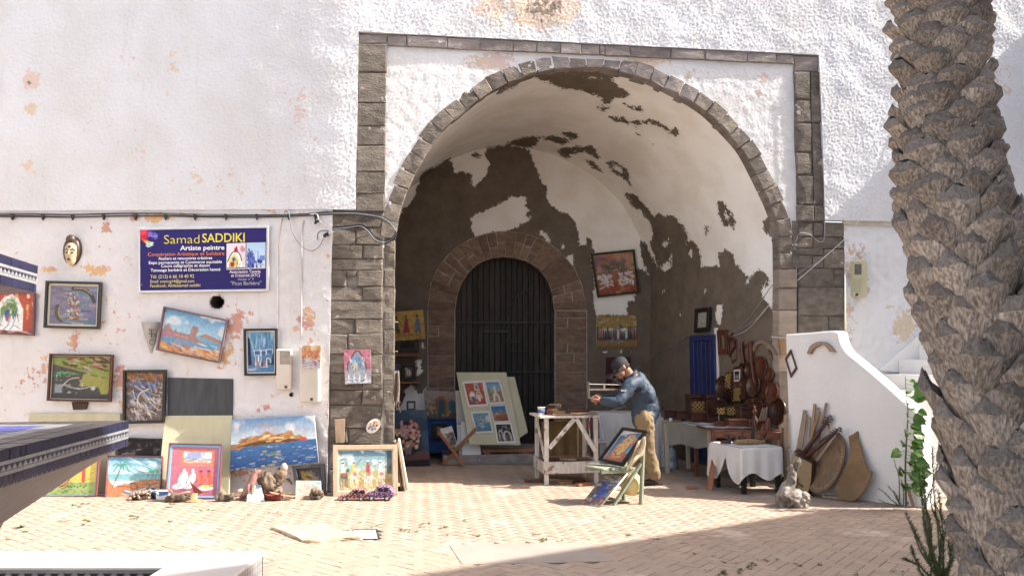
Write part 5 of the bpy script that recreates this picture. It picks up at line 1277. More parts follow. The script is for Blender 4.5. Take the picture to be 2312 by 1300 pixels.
def a_p1(a): a.grad('e8dce4', 'd8d0da'); a.cloud('b44a60', 4, .4, .6, (.2,0,1,.45), .7); a.poly([(.02,1),(.05,.55),(.3,.3),(.5,.26),(.75,.5),(.85,1)], 'f2efe8'); a.poly([(.12,.9),(.15,.6),(.4,.4),(.62,.6),(.7,.9)], 'e6d46a'); a.curve([(.05,.7),(.25,.4),(.5,.28),(.72,.45),(.84,.8)], .04, '24242c'); a.ell(.38,.62,.09,.09,'2a6aa8'); a.poly([(.4,.2),(.55,.08),(.62,.34),(.42,.36)], 'b8283c'); a.rect(.2,.72,.4,.92,'b03028'); a.rect(.6,.7,.85,.95,'f4f2ee'); a.rect(0,.94,1,1,'6a7080'); a.dabs(14, ['2a2a34'], (.1,.6,.9,.97), .1, .02, 1.4, .6)
def a_p2(a): a.grad('a9cdea', 'd8e8f4'); a.poly([(0,1),(.08,.2),(.2,.3),(.4,.5),(.5,.75),(.4,1)], '5a6ab8', jag=.03); a.dabs(30, ['3a4a9c','7a8ad0','20305c'], (.05,.25,.45,.95), .12, .03, 1.2, .5); a.poly([(.55,.75),(.58,.3),(.64,.3),(.66,.75)], '8aa4dc'); a.ell(.72,.72,.14,.1,'2a3a8c'); a.rect(.7,.5,.98,.7,'6a8acc'); a.rect(.4,.8,1,1,'c4d4ec'); a.dabs(12, ['1c2450'], (.2,.78,.9,.96), .12, .03, 1.5, .2)
for nm, fn_, u0, v0, u1, v1 in (('picture_panel', a_p1, .685, .245, .835, .675), ('picture_panel', a_p2, .842, .24, .992, .668)):
    q = [spt(u0, v0, .004), spt(u1, v0 - .004, .004), spt(u1, v1 - .004, .004), spt(u0, v1, .004)]
    b_ = MB(); b_.prism(q, -sn_ * .003); b_.obj('picture_mount', M_whitem, sg)
    q2 = [lerp(p, sum(q) / 4, .05) + sn_ * .001 for p in q]; w_, h_ = res(q2, 1.0); A_ = Art(w_, h_, 'ffffff', 7); fn_(A_); canvas_mesh(nm, q2, A_, sg, 0, .001)
LET = {k: mat('lettering_' + k, c, c * .9, bump=0, rough=.5, var=.02) for k, c in (('yellow', lin('e8d94a')), ('white', lin('f2f2f4')), ('orange', lin('e0803c')), ('grey', lin('b4b0bc')), ('pale', lin('dcd080')), ('pinkwhite', lin('e8d8e4')))}
def letters(txt, u0, u1, v, hv, m, bold=0.0):
    """flat lettering: baseline at v, cap height hv, stretched between u0 and u1"""
    cu = bpy.data.curves.new('lettering', 'FONT'); cu.body = txt; cu.size = 1; cu.offset = bold; cu.resolution_u = 3
    ob = bpy.data.objects.new('lettering_tmp', cu); COL.objects.link(ob); dg = bpy.context.evaluated_depsgraph_get(); me = bpy.data.meshes.new_from_object(ob.evaluated_get(dg)); bpy.data.objects.remove(ob); bpy.data.curves.remove(cu)
    co = np.zeros(len(me.vertices) * 3); me.vertices.foreach_get('co', co); co = co.reshape(-1, 3); x0, x1 = co[:, 0].min(), co[:, 0].max()
    u = u0 + (co[:, 0] - x0) / (x1 - x0) * (u1 - u0); vq = v - co[:, 1] / .70 * hv
    V = np.array([spt(a, b, .0045) for a, b in zip(u, vq)]); fcs = [tuple(p.vertices) for p in me.polygons]; bpy.data.meshes.remove(me)
    return mobj('lettering', V, fcs, m, sg)
letters('Samad', .19, .47, .235, .145, LET['yellow'], -.012); letters('SADDIKI', .492, .828, .22, .145, LET['yellow'], .012)
letters('Artiste peintre', .318, .668, .345, .075, LET['white'], .018); letters('Coopération Artistique et Solidaire', .062, .668, .435, .06, LET['orange'], .006)
letters('Ateliers et rencontres créatives', .145, .572, .50, .048, LET['white'], .012); letters('Expo permanente et Commerce equitable', .07, .648, .565, .048, LET['white'], .012)
letters('Cours calligraphie et dessin', .167, .552, .622, .048, LET['white'], .012); letters('Tatouage berbère et Décoration henné', .084, .637, .69, .048, LET['white'], .012)
letters('Tél: (212) 6 66 10 40 92', .082, .43, .80, .055, LET['pale'], .006); letters('Email: cremog14@gmail.com', .082, .43, .875, .05, LET['pale'], .004); letters('Facebook: Abdessamad saddiki', .082, .478, .945, .05, LET['pale'], .004)
letters('Association Tanmia', .708, .955, .735, .05, LET['pinkwhite'], .012); letters('et Créativité (ATC)', .722, .95, .795, .048, LET['pinkwhite'], .012); letters('Atelier n° 9', .775, .90, .855, .042, LET['grey'], .0); letters('"Picas Berbère"', .718, .96, .93, .062, LET['grey'], .004)

# ------------------------------------------------------------------ meters, conduits, cables
M_meter = mat('cream_meter_plastic', (.62, .57, .49), (.56, .51, .43), scale=4, rough=.45, bump=.05, spec=.4)
M_meterg = mat('olive_meter_plastic', (.44, .41, .28), (.38, .36, .24), scale=4, rough=.45, bump=.05, spec=.4)
M_glass = mat('smoky_window', (.16, .14, .12), (.1, .09, .08), rough=.15, spec=.6, bump=0)
M_glass2 = mat('dusty_window', (.30, .255, .21), (.22, .185, .15), rough=.25, spec=.6, bump=0)
def meter(label, fnP, x0, y0, x1, y1, win, nrm, m, gm, lbl=True):
    q = [fnP(x0, y0, .0), fnP(x1, y0, .0), fnP(x1, y1, .0), fnP(x0, y1, .0)]; t_ = thing('electricity_meter', label, 'electricity meter', q[3], 'electricity meters')
    b = MB(); dpt = .10; fq = [p + nrm * dpt for p in q]; b.prism(q, nrm * dpt); b.obj('case', m, t_, bevel=.012)
    if win:
        wx0, wy0, wx1, wy1 = win; b = MB(); b.prism([fnP(wx0, wy0, dpt + .001), fnP(wx1, wy0, dpt + .001), fnP(wx1, wy1, dpt + .001), fnP(wx0, wy1, dpt + .001)], nrm * .004); b.obj('window', gm, t_, bevel=.001)
    b = MB()
    for k in range(9):
        yy = lerp(y0, y1, .50 + .042 * k); b.bar(fnP(x0 + 4, yy, dpt + .001), fnP(x1 - 4, yy, dpt + .001), .006, .003, up=nrm)
    b.obj('vent_ribs', m, t_)
    xm = (x0 + x1) / 2; b = MB(); b.prism([fnP(xm - 2.5, y1 - 9, dpt + .001), fnP(xm + 3.5, y1 - 9, dpt + .001), fnP(xm + 3.5, y1 - 3, dpt + .001), fnP(xm - 2.5, y1 - 3, dpt + .001)], nrm * .003); b.obj('seal', M_iron, t_)
    return t_
meter('narrow cream meter box with brownish window, right of the blue alley painting', L, 629, 788, 661, 879, (632, 792, 656, 822), LN, M_meter, M_glass2)
mt2 = meter('cream meter box with a small boat painting on its upper half', L, 681, 781, 725, 907, None, LN, M_meter, M_glass2)
meter('olive meter box on the right wall beside the stone pillar', lambda x, y, o: W(x, y, .02 - o), 1919, 590, 1949, 671, (1929, 596, 1945, 620), np.array([0, -1.0, 0]), M_meterg, M_glass)
def a_boat(a): a.grad('e8a04a', 'd8683a'); a.cloud('f4dcae', 5, .1, .7, (0,0,1,.6)); a.rect(0,.6,1,1,'c9c6cc'); a.dabs(50, ['f4f0ea','3a5a8c','c2362c','e0702c','2a2a3c'], (0,.45,1,.85), .14, .03, .2, .6); a.dabs(20, ['e8d8d0','8a9ab8','d05a3a'], (0,.8,1,1), .16, .03, 0, .2); a.dabs(14, ['a83a2a','f0e0c0'], (.1,.05,.9,.5), .2, .015, 1.5, .3)
picture('small orange painting of white boats fixed on the meter box', [L(682,780,.115), L(725,780,.115), L(723,832,.115), L(682,832,.115)], a_boat, 13, None, None, GP, th=.01)
M_pipe = mat('painted_conduit', (.66, .62, .61), (.56, .51, .49), scale=12, bump=.3)
M_cab = mat('black_cable', (.028, .028, .03), (.02, .02, .022), rough=.5, bump=0, spec=.4)
M_cabg = mat('grey_cable', (.30, .30, .31), (.22, .22, .23), rough=.5, bump=0)
M_cabw = mat('white_cable', (.66, .64, .6), (.56, .54, .5), rough=.5, bump=0)
def cable(label, pts, r, m, name='cable', cat='cable', sub=6, n=6, group=None):
    b = MB(); b.tube(spline(pts, sub), r, n); return tag(b.obj(name, m, None, True), label, cat, group)
cable('thin painted conduit running down the wall right of the sign', [L(636,494,.01), L(631,520,.01), L(627,560,.01), L(627,660,.01), L(626,787,.01)], .009, M_pipe, 'conduit', 'conduit', 4)
cable('thin painted conduit running down to the boat painting meter', [L(686,498,.01), L(682,520,.01), L(681,560,.01), L(681,660,.01), L(680,766,.01)], .009, M_pipe, 'conduit', 'conduit', 4)
main = thing('cable_bundle', 'black cable bundle clipped along the wall and looped on the pillar', 'cable bundle', L(400, 486))
rr = random.Random(4)
for k in range(5):
    dy = [-3, -1.2, .6, 2.2, 3.6][k]
    pts = [L(x, yy + dy + rr.uniform(-1, 1), .03 + .006 * (k % 2)) for x, yy in ((-40,486),(60,486),(160,487),(260,485),(360,485),(460,487),(560,487),(640,487),(700,484),(738,481))]
    sx_ = 1 + .06 * k
    pts += [W(x, yy + dy, -.055 - .008 * k) for x, yy in ((760,481),(800,481),(832,483+k*.8),(860,488+k),(880,500+k),(892+k*.6,520),(888+k,537-k),(870,544+k),(848,538+k*1.4),(830,518+k),(812,510),(780,514),(750,516))][: (13 if k < 4 else 8)]
    b_ = MB(); b_.tube(spline(pts, 5), .0048 if k < 3 else .006, 6); b_.obj('cable', M_cab if k != 2 else M_cabg, main, True)
b_ = MB()
for x in (28, 97, 164, 234, 306, 374, 440, 510, 580, 652, 712): b_.box(L(x, 488, .03), (.022, .05, .05), rz=-LA); b_.box(L(x, 492, .02), (.012, .04, .05))
b_.obj('clip', M_cab, main)
cable('thin grey wire sagging in a loop between sign and pillar', [L(638,497,.03), L(645,475,.04), L(653,484,.05), L(657,515,.05), L(668,540,.05), L(686,560,.04), L(705,566,.04), L(722,555,.04), L(732,534,.04)], .005, M_cabg, 'wire', 'wire')
cable('twisted white wire pair joined at the edge of the pillar', [L(700,484,.04), L(716,484,.05), L(719,497,.05), L(724,500,.05), L(733,508,.05), L(739,512,.05), W(745,520,-.05), W(756,524,-.05)], .0055, M_cabw, 'wire', 'wire')
cable('short black wire end curling on the pillar below the loop', [W(830,533,-.06), W(812,536,-.06), W(800,546,-.05), W(791,556,-.05), W(790,562,-.04), W(797,568,-.02)], .005, M_cab, 'wire', 'wire')
cable('short black wire hooking down beside the pillar edge', [L(742,521,.04), L(726,521,.04), L(718,527,.03), L(717,541,.02)], .005, M_cab, 'wire', 'wire')
b_ = MB()
for lb, jp in (('upper taped black wire joint beside the pillar edge', ((714,500),(719,499),(712,503))), ('lower taped black wire joint at the pillar edge', ((735,529),(739,527),(733,533),(740,530)))):
    b_ = MB()
    for x, y in jp: b_.ell(L(x, y, .045), .018, 7, 5, jit=.3, seed=x)
    tag(b_.obj('wire_joint', M_cab, None, True), lb, 'wire joint', 'wire joints')
# wires on the right
wy = -.06
cable('slack grey wire drooping from the right frame to the vault', [W(1850,140,wy), W(1857,320,wy), W(1862,480,wy), W(1861,536,wy), W(1855,546,wy), W(1844,543,wy), W(1832,532,wy), W(1816,526,wy), W(1804,528,wy), W(1796,546,0), W(1782,575,.2), W(1763,615,.5), R(1735,655,.1), R(1705,700,.05), R(1675,735,.03), R(1640,756,.03), R(1608,757,.03)], .006, M_cabg, 'wire', 'wire')
cable('long pale wire slanting up across the upper right wall', [R(1650,760,.05), R(1690,742,.05), R(1735,690,.1), W(1775,655,.2), W(1810,625,-.02), W(1848,592,-.03), W(1885,560,-.03), W(1912,534,-.04), W(1938,500,-.06), W(1980,430,-.06), W(2020,345,-.06), W(2060,250,-.06)], .0045, M_cabw, 'wire', 'wire')
cable('thin grey wire crossing the right pillar into the vault', [R(1655,752,.05), R(1712,716,.08), W(1770,660,.2), W(1805,615,-.02), W(1850,592,-.03)], .004, M_cabg, 'wire', 'wire')
cable('dark cable running round the vault corner to the blue door', [B(1392,860,.02), B(1430,835,.02), B(1460,815,.02), R(1490,795,.02), R(1530,775,.02), R(1556,757,.03), R(1575,753,.03), R(1600,756,.03)], .007, M_cabg, 'cable', 'cable')
b_ = MB()
for k in range(4): b_.tube(spline([R(1604 + 8*math.cos(a) + k, 765 + (12+3*k)*math.sin(a), .03 + .006*k) for a in np.linspace(0, 6.28, 10)], 3), .003, 4)
o = b_.obj('wire_coil', M_cabg); tag(o, 'tangled grey wire coil hanging beside the blue door', 'wire coil')
# ------------------------------------------------------------------ things on and at the left pillar
def a_pil(a):
    a.grad('c46a80', 'b05c78'); a.dabs(40, ['d08098','b04a68','d8a0b0'], (0,0,1,.6), .14, .03, .8, 1); a.poly([(.15,1),(.12,.5),(.3,.2),(.5,.04),(.75,.3),(.85,.6),(.85,1)], '8a94a8'); a.curve([(.14,.8),(.14,.45),(.32,.2),(.5,.05),(.74,.3),(.84,.7)], .03, '3a2c34'); a.poly([(.24,.5),(.34,.28),(.5,.2),(.6,.5)], '5a9cd0'); a.rect(.28,.4,.5,.58,'e8d88a',.6); a.dabs(26, ['4a84b8','e8e4dc','2a3450','c8a850'], (.2,.25,.75,.6), .1, .02, 1.4, .4); a.rect(0,.6,1,1,'9aa6b4',.7)
    for x in (.16,.36,.56,.78): a.poly([(x-.08,.95),(x-.03,.66),(x,.6),(x+.03,.66),(x+.09,.95)], 'e6e6e6'); a.curve([(x-.07,.95),(x-.02,.7),(x,.62),(x+.06,.9)], .015, '3a4050')
    a.dabs(24, ['3a5a8c','c4ccd8','e2e2e2'], (0,.85,1,1), .12, .03, 0, .6)
picture('small unframed pink painting of a blue mosque arch on the stone pillar', onW([(776,789),(837,788),(838,864),(779,867)], -.03), a_pil, 21, None, None, 'paintings shown along the left wall', th=.022)
pal = thing('palette', 'white oval painter palette with colour blobs hanging on the stone pillar', 'palette', W(843, 977, -.02))
c = W(843, 961, -.03); sc_ = np.linalg.norm(W(853, 961, -.03) - c) / 10; b_ = MB(); n = 18
M_palw = mat('palette_white', (.70, .66, .6), (.6, .55, .5), bump=.1)
op = [c + np.array([math.cos(a) * 15.5 * sc_ + math.sin(a) * 5 * sc_, 0, math.sin(a) * 16.5 * sc_]) for a in np.linspace(0, 2*math.pi, n, endpoint=False)]
b_.prism(op, (0, .012, 0)); b_.obj('board', M_palw, pal)
for dx, dz, cc in ((-6,6,'d8b430'),(2,8,'c83a2a'),(9,9,'e0c05a'),(8,1,'a82a24'),(1,1,'4a7a3a'),(-6,-1,'7a4a8a'),(-2,-7,'2a5a9c'),(5,-6,'c87a3a'),(-10,-5,'8a3a30')):
    b_ = MB(); b_.ell(c + np.array([dx*sc_, -.003, dz*sc_]), (2.7*sc_, .009, 2.3*sc_), 7, 5, jit=.15, seed=dx); b_.obj('paint_blob', mat('paint_' + cc, lin(cc), bump=0, rough=.4), pal, True)
b_ = MB(); b_.prism(onW([(755,947),(779,945),(777,999),(758,1000)], -.012), (0, .02, 0)); o = b_.obj('plank', M_twood, bevel=.003); tag(o, 'short brown plank fixed low on the left edge of the stone pillar', 'plank')
def a_rid(a):
    a.grad('5a9cbc', 'a8c4b0', 0, .5); a.cloud('eaf0ec', 7, .3, .6, (0,0,1,.4)); a.grad('b8b46a', 'c9a040', .5, 1); a.cloud('5a8a5a', 5, .2, .8, (.05,.2,1,.55), .5); a.rect(.9,0,1,.6,'3c5a5c',.8)
    a.dabs(60, ['e8c04a','d89a30','f0e0b0','c8802c','e8e0d0'], (0,.6,1,1), .12, .03, .3, 1.2)
    for x, cc in ((.08,'5a6468'),(.28,'e6ded0'),(.54,'e0d8cc'),(.78,'d8cfc0')):
        a.ell(x+.02,.62,.07,.09,cc); a.ell(x+.09,.5,.03,.05,cc,rot=.7)
        for d in (-.05,-.01,.05,.08): a.curve([(x+d,.66),(x+d-.01,.8),(x+d+.01,.92)], .022, cc)
        a.dabs(5, ['4a3c30'], (x-.05,.55,x+.1,.9), .12, .01, 1.3, .5); a.poly([(x-.04,.56),(x-.02,.34),(x+.03,.34),(x+.05,.56)], {.08:'e8e4dc',.28:'e8c830',.54:'c83a34',.78:'eeeae0'}[x]); a.ell(x,.3,.022,.035,'5a3a2a'); a.ell(x,.275,.026,.02,'f2f0ea'); a.line([(x+.02,.42),(x+.14,.22)], .012, '4a3020'); a.ell(x+.02,.6,.045,.05,'c8582c',.8)
    a.dabs(30, ['3a5a6a','f0f0e8','7a5a30'], (0,.3,1,1), .07, .012, .9, .8)
P = [W(752,1005,-.10), W(897,1003,-.10), G(898,1116), G(752,1120)]
picture('large pale wood framed painting of riders on horses leaning on the pillar foot', P, a_rid, 22, (.055, .03, M_palewood), (.012, M_creamf), 'paintings shown along the left wall')
for k, (x0, x1, xb, dy) in enumerate(((895,900,912,.0),(889,894,905,.06),(898,902,918,.1))):
    a = W(x0, 1000 - 3 * k, -.06 + dy * .3); b = G(xb, 1108 - 1.5 * k); tdn = np.array([.0, .30, 0]); b_ = MB(); b_.prism([a, a + tdn, b + tdn, b], (.022, 0, 0)); o = b_.obj('panel', [M_palewood, M_twood, M_creamf][k], bevel=.003)
    tag(o, ['pale thin panel leaning on edge against the pillar corner', 'brown panel on edge, nearest to the riders picture, at the pillar corner', 'outermost cream panel leaning at the arch side of the pillar'][k], 'panel')
M_cloth = mat('grey_brown_sacking', (.23, .19, .155), (.15, .12, .10), scale=30, bump=.8, bscale=90, bdist=.01)
cl = thing('hanging_sack', 'grey brown sacking strip with frayed strands hanging on the pillar edge', 'cloth', W(895, 925, .0))
b_ = MB(); v = []; nc = 9
for i, t in enumerate(np.linspace(0, 1, 10)):
    for k in range(nc):
        s_ = k / (nc - 1); q = W(lerp(888, 901 + 2*math.sin(t*3), s_), lerp(836, 905, t) + (4 if k % 2 else 0), .0); v.append(q + np.array([0, -.03 - .03 * math.sin(s_ * 9 + t * 2) - .02 * math.sin(t * 6), 0]))
f = [(i*nc+k, i*nc+k+1, (i+1)*nc+k+1, (i+1)*nc+k) for i in range(9) for k in range(nc-1)]; b_.add(v, f); o = b_.obj('sacking', M_cloth, cl, True)
sm = o.modifiers.new('thickness', 'SOLIDIFY'); sm.thickness = .012
b_ = MB(); 
for x, y0, y1 in ((890,838,858),(893,834,838),(891,905,918),(895,905,925),(899,903,930),(902,904,915),(889,850,880)): b_.tube([W(x,y0,-.05), W(x+1,(y0+y1)/2,-.07), W(x+rr.uniform(-3,5),y1,-.05)], .003, 4)
b_.obj('strand', M_cloth, cl)
# pale pegs at the pillar edge
for y, wv in ((727, 10), (793, 9)):
    b_ = MB(); b_.bar(W(889,y,.12), W(889+wv,y,.12), .04, .012, up=(0,0,1)); o = b_.obj('shelf_peg', M_palewood, bevel=.002); tag(o, 'pale wooden shelf end showing at the pillar edge, %s' % ('level with the yellow painting' if y < 750 else 'above the black framed picture'), 'shelf end')

# ------------------------------------------------------------------ small things on the paving along the left wall
M_drift = mat('driftwood', (.26, .19, .135), (.10, .072, .05), scale=11, stretch=(1, 1, .4), bump=1.0, bscale=30, bdist=.03)
M_driftd = mat('dark_driftwood', (.15, .105, .075), (.06, .042, .03), scale=12, bump=1.0, bscale=25, bdist=.02)
M_silver = mat('silver_driftwood', (.34, .295, .25), (.10, .082, .068), scale=9, stretch=(1, 1, .4), bump=1.2, bscale=18, bdist=.03)
M_pinkw = mat('pinkish_carved_wood', (.33, .18, .155), (.19, .095, .08), scale=9, bump=.5)
M_shell = mat('pale_shell', (.46, .34, .26), (.30, .20, .145), scale=14, bump=.7, bscale=40)
M_redp = mat('red_boat_paint', (.22, .05, .045), (.14, .035, .03), scale=12)
M_orw = wood('orange_brown_wood', (.36, .16, .075), (.25, .10, .05), spec=.3)
M_bluep = mat('blue_boat_paint', (.07, .14, .32), (.05, .09, .22), scale=14)
M_whb = mat('white_boat_paint', (.66, .66, .64), (.55, .55, .53), scale=14)
M_yelw = wood('yellow_brown_wood', (.34, .21, .105), (.24, .145, .07))
def lump(b, pts, rs, jit=.18, seed=0, n=10):
    """knotted branch: a tube whose rings are pushed in and out"""
    g = random.Random(seed); b0 = len(b.v); b.tube(pts, rs, n)
    for i in range(b0, len(b.v)):
        k = (i - b0) // n; c = np.asarray(pts[min(k, len(pts)-1)]); p = np.array(b.v[i]); s_ = 1 + g.uniform(-jit, jit); b.v[i] = tuple(c + (p - c) * s_)
T_gnarl = bpy.data.textures.new('gnarls', 'MUSGRAVE'); T_gnarl.noise_scale = .06; T_gnarl.octaves = 4
def sub(o, lv=1):
    m = o.modifiers.new('smooth', 'SUBSURF'); m.levels = m.render_levels = lv
    if o.data.materials[0] in (M_drift, M_driftd, M_silver):
        m.levels = m.render_levels = 2; d = o.modifiers.new('gnarls', 'DISPLACE'); d.texture = T_gnarl; d.strength = .012 if o.data.materials[0] is M_silver else .022; d.mid_level = .5; d.texture_coords = 'LOCAL'
    return o
def gy(px, py): return G(px, py)[1]
# shell heap
t_ = thing('shell_piece', 'clump of pale ridged shells lying before the beach picture', 'shell ornament', G(315, 1128)); y_ = gy(315, 1127); g = random.Random(2)
b_ = MB()
for _ in range(75):
    u_, v_ = g.random(), g.random(); x = 291 + 50 * u_; top_ = 1117 - 12 * u_ ** .8; c = W(x, lerp(1127, top_, v_), y_ + g.uniform(-.1, .08)); c[2] = max(c[2], .012); b_.ell(c, (g.uniform(.012,.03), g.uniform(.012,.02), g.uniform(.008,.016)), 7, 5, M=Matrix.Rotation(g.uniform(0,3),3,'Y') @ Matrix.Rotation(g.uniform(0,3),3,'Z'), jit=.12, seed=_)
b_.obj('shells', M_shell, t_, True); b_ = MB(); b_.ell(W(318,1120,y_+.02) , (.11, .07, .045), 10, 6, jit=.2); o = b_.obj('core', M_driftd, t_, True)
def hull(b, A, Bp, wd, ht, mi=0, n=9, deck=True):
    """open boat from stern A to bow Bp on the ground"""
    A = np.asarray(A); Bp = np.asarray(Bp); d = Bp - A; Ln = np.linalg.norm(d); d = d / Ln; s_ = np.cross([0,0,1.0], d); v = []
    for i in range(n):
        t = i / (n-1); w = wd * math.sin(math.pi * (.12 + .86 * t) ) ** .6 * .5 if t < .98 else .002; sh = ht * (1 + .5 * (2*t-1)**2)
        c = A + d * Ln * t
        v += [c + s_*w + [0,0,sh], c + s_*w*.55 + [0,0,ht*.25], c + [0,0,.0 + ht*.1*(2*t-1)**2], c - s_*w*.55 + [0,0,ht*.25], c - s_*w + [0,0,sh]]
    f = [(i*5+k, i*5+k+1, (i+1)*5+k+1, (i+1)*5+k) for i in range(n-1) for k in range(4)]; f += [(0,1,2,3,4)]
    if deck:
        b0 = len(v); 
        for i in range(n): v += [np.asarray(v[i*5]) - [0,0,ht*.25], np.asarray(v[i*5+4]) - [0,0,ht*.25]]
        f += [(b0+2*i, b0+2*i+1, b0+2*i+3, b0+2*i+2) for i in range(n-1)]
    b.add(v, f, mi)
t_ = thing('model_boat', 'small blue and white model rowing boat behind the shell clump', 'model boat', G(362, 1126), 'model boats on the paving'); b_ = MB(); hull(b_, G(340,1123), G(385,1127), .13, .075); o = b_.obj('hull', M_bluep, t_); b_ = MB(); a, b = G(343,1123), G(384,1127)
for sd in (-1, 1): b_.bar(a + [0, sd*.05, .09], b + [0, sd*.01, .10], .016, .012)
for k in (.3, .55, .8): b_.bar(lerp(a, b, k) + [0, -.055, .075], lerp(a, b, k) + [0, .055, .075], .02, .008)
b_.obj('gunwale', M_whb, t_)
t_ = thing('model_boat', 'blue hulled model boat with a raised white wheelhouse, left of the wooden sailboat', 'model boat', G(368, 1130), 'model boats on the paving'); b_ = MB(); hull(b_, G(384,1131), G(352,1129), .11, .06); b_.obj('hull', M_whb, t_); b_ = MB(); c = G(371,1130); b_.box(c + [0,0,.085], (.11,.07,.05)); b_.obj('wheelhouse', M_bluep, t_, bevel=.004); b_ = MB(); b_.box(c + [0,0,.114], (.13,.085,.008)); b_.obj('roof', M_whb, t_, bevel=.002)
t_ = thing('driftwood_boat', 'driftwood boat with two upright sticks and a dark red triangular sail', 'model boat', G(410, 1132), 'model boats on the paving'); y_ = gy(405, 1132); w2 = lambda x, y, o=0: W(x, y, y_ + o)
b_ = MB(); lump(b_, [w2(372,1130), w2(385,1126), w2(400,1124), w2(415,1121), w2(426,1117)], [.02,.045,.05,.04,.012], .15, 3); sub(b_.obj('hull', M_driftd, t_, True))
b_ = MB(); lump(b_, [w2(393,1117), w2(385,1108), w2(377,1101)], [.016,.016,.013], .12, 4, 7); sub(b_.obj('prow_stick', M_orw, t_, True))
b_ = MB(); lump(b_, [w2(394,1119,-.03), w2(415,1113,-.03), w2(432,1109,-.03)], [.014,.016,.02], .2, 5, 7); sub(b_.obj('side_stick', M_shell, t_, True))
b_ = MB(); b_.prism([w2(428,1086,.02), w2(457,1110,.02), w2(440,1116,.02)], (0, .012, 0)); b_.obj('sail', M_redp, t_, bevel=.002); b_ = MB(); b_.bar(w2(415,1123,.01), w2(476,1106,.01), .012, .012, w2=.006, h2=.006); b_.obj('spar', M_driftd, t_)
b_ = MB(); c = G(437, 1131); b_.lathe([(0.0,0),(.10,.0),(.10,.012),(.06,.02),(.045,.02),(.045,.09),(0,.09)], 12, c); o = b_.obj('wooden_pot', M_yelw, None, True); tag(o, 'little turned wooden pot on a flat base beneath the red sail', 'pot')
t_ = thing('driftwood_duck', 'curled brown driftwood bird lying between cream board and stone', 'driftwood ornament', G(505, 1131)); y_ = gy(505, 1131); w2 = lambda x, y, o=0: W(x, y, y_ + o)
b_ = MB(); lump(b_, [w2(489,1128), w2(500,1127), w2(512,1126), w2(521,1119), w2(526,1114)], [.03,.035,.034,.02,.016], .15, 6); sub(b_.obj('body', M_driftd, t_, True)); b_ = MB(); lump(b_, [w2(491,1126), w2(491,1118), w2(497,1114), w2(502,1118)], [.03,.026,.022,.012], .2, 7); sub(b_.obj('head', M_drift, t_, True))
b_ = MB(); b_.prism([W(524,1121,gy(536,1121)), W(549,1121,gy(536,1121)), W(549,1107,gy(536,1121)), W(536,1105,gy(536,1121))], (0, .12, 0)); o = b_.obj('stone_block', M_shell, None, bevel=.012); tag(o, 'pale angular stone block behind the pink carved dog', 'stone')
t_ = thing('carved_dog', 'pinkish carved wooden dog sitting upright with its muzzle raised', 'carving', G(562, 1131)); y_ = gy(562, 1128); w2 = lambda x, y, o=0: W(x, y, y_ + o)
b_ = MB(); lump(b_, [w2(544,1126,.03), w2(556,1110), w2(566,1093), w2(573,1078), w2(575,1068), w2(582,1065), w2(590,1062)], [.03,.05,.055,.045,.04,.03,.012], .08, 8); sub(b_.obj('body', M_pinkw, t_, True))
for dx in (-4, 5): b_ = MB(); lump(b_, [w2(566+dx,1092,-.03), w2(564+dx,1110,-.05), w2(563+dx,1126,-.06)], [.022,.018,.016], .1, 9, 7); b_.obj('front_leg', M_pinkw, t_, True)
for dy in (-.03, .03): b_ = MB(); b_.ell(w2(576,1062,dy), (.012,.008,.02), 6, 5); b_.obj('ear', M_pinkw, t_, True)
b_ = MB(); lump(b_, [w2(550,1118), w2(543,1124,-.02), w2(541,1130,-.02)], [.022,.018,.014], .1, 10, 7); b_.obj('hind_leg', M_pinkw, t_, True)
def a_tiny(a): a.grad('dfe6e0', 'cfe4da'); a.cloud('e8d03c', 3, .3, .5, (0,0,.5,.5)); a.cloud('3fb0a0', 3, .2, .5, (.1,.35,1,1)); a.cloud('7ab0e0', 4, .3, .5, (.5,0,1,.5)); a.dabs(26, ['f4f4ee','2f9c8a','8fd0c0','e6d86a'], (0,0,1,1), .25, .04, .8, 1.5)
y_ = gy(577, 1131); P = [W(561,1093,y_+.10), W(589,1094,y_+.10), G(598,1131), G(557,1132)]; picture('tiny swirling green and yellow canvas standing before the pink carved dog', P, a_tiny, 23, None, None, 'paintings shown along the left wall', th=.025)
t_ = thing('driftwood_sculpture', 'tall knotted brown driftwood sculpture with a pale rounded knob', 'driftwood ornament', G(622, 1126)); y_ = gy(622, 1124); w2 = lambda x, y, o=0: W(x, y, y_ + o)
for k, (pts, rs) in enumerate((([(630,1120),(618,1105),(607,1090),(598,1078)], [.05,.075,.08,.05]), ([(612,1108),(606,1092),(606,1076),(608,1066)], [.07,.08,.065,.035]), ([(620,1102),(626,1086),(633,1072),(640,1058)], [.05,.055,.06,.05]), ([(596,1096),(590,1088),(588,1080)], [.05,.045,.02]))):
    b_ = MB(); lump(b_, [w2(*q, -.03*(k==1)) for q in pts], rs, .28, 20 + k, 11); sub(b_.obj('knot', M_drift, t_, True))
g = random.Random(9); b_ = MB()
for _ in range(34): 
    u_ = g.random(); c = lerp(w2(604,1074,-.06), w2(622,1112,-.06), u_) + [g.uniform(-.09,.09), g.uniform(-.02,.03), g.uniform(-.03,.03)]; b_.ell(c, g.uniform(.012,.026), 7, 5, jit=.25, seed=_)
b_.obj('burl', M_drift, t_, True)
b_ = MB(); b_.ell(w2(641,1055), (.045,.045,.055), 12, 8, jit=.06, seed=2); sub(b_.obj('knob', M_shell, t_, True)); b_ = MB(); b_.tube([w2(622,1126), w2(628,1112), w2(632,1100)], [.09,.06,.04], 9); b_.obj('foot', M_drift, t_, True)
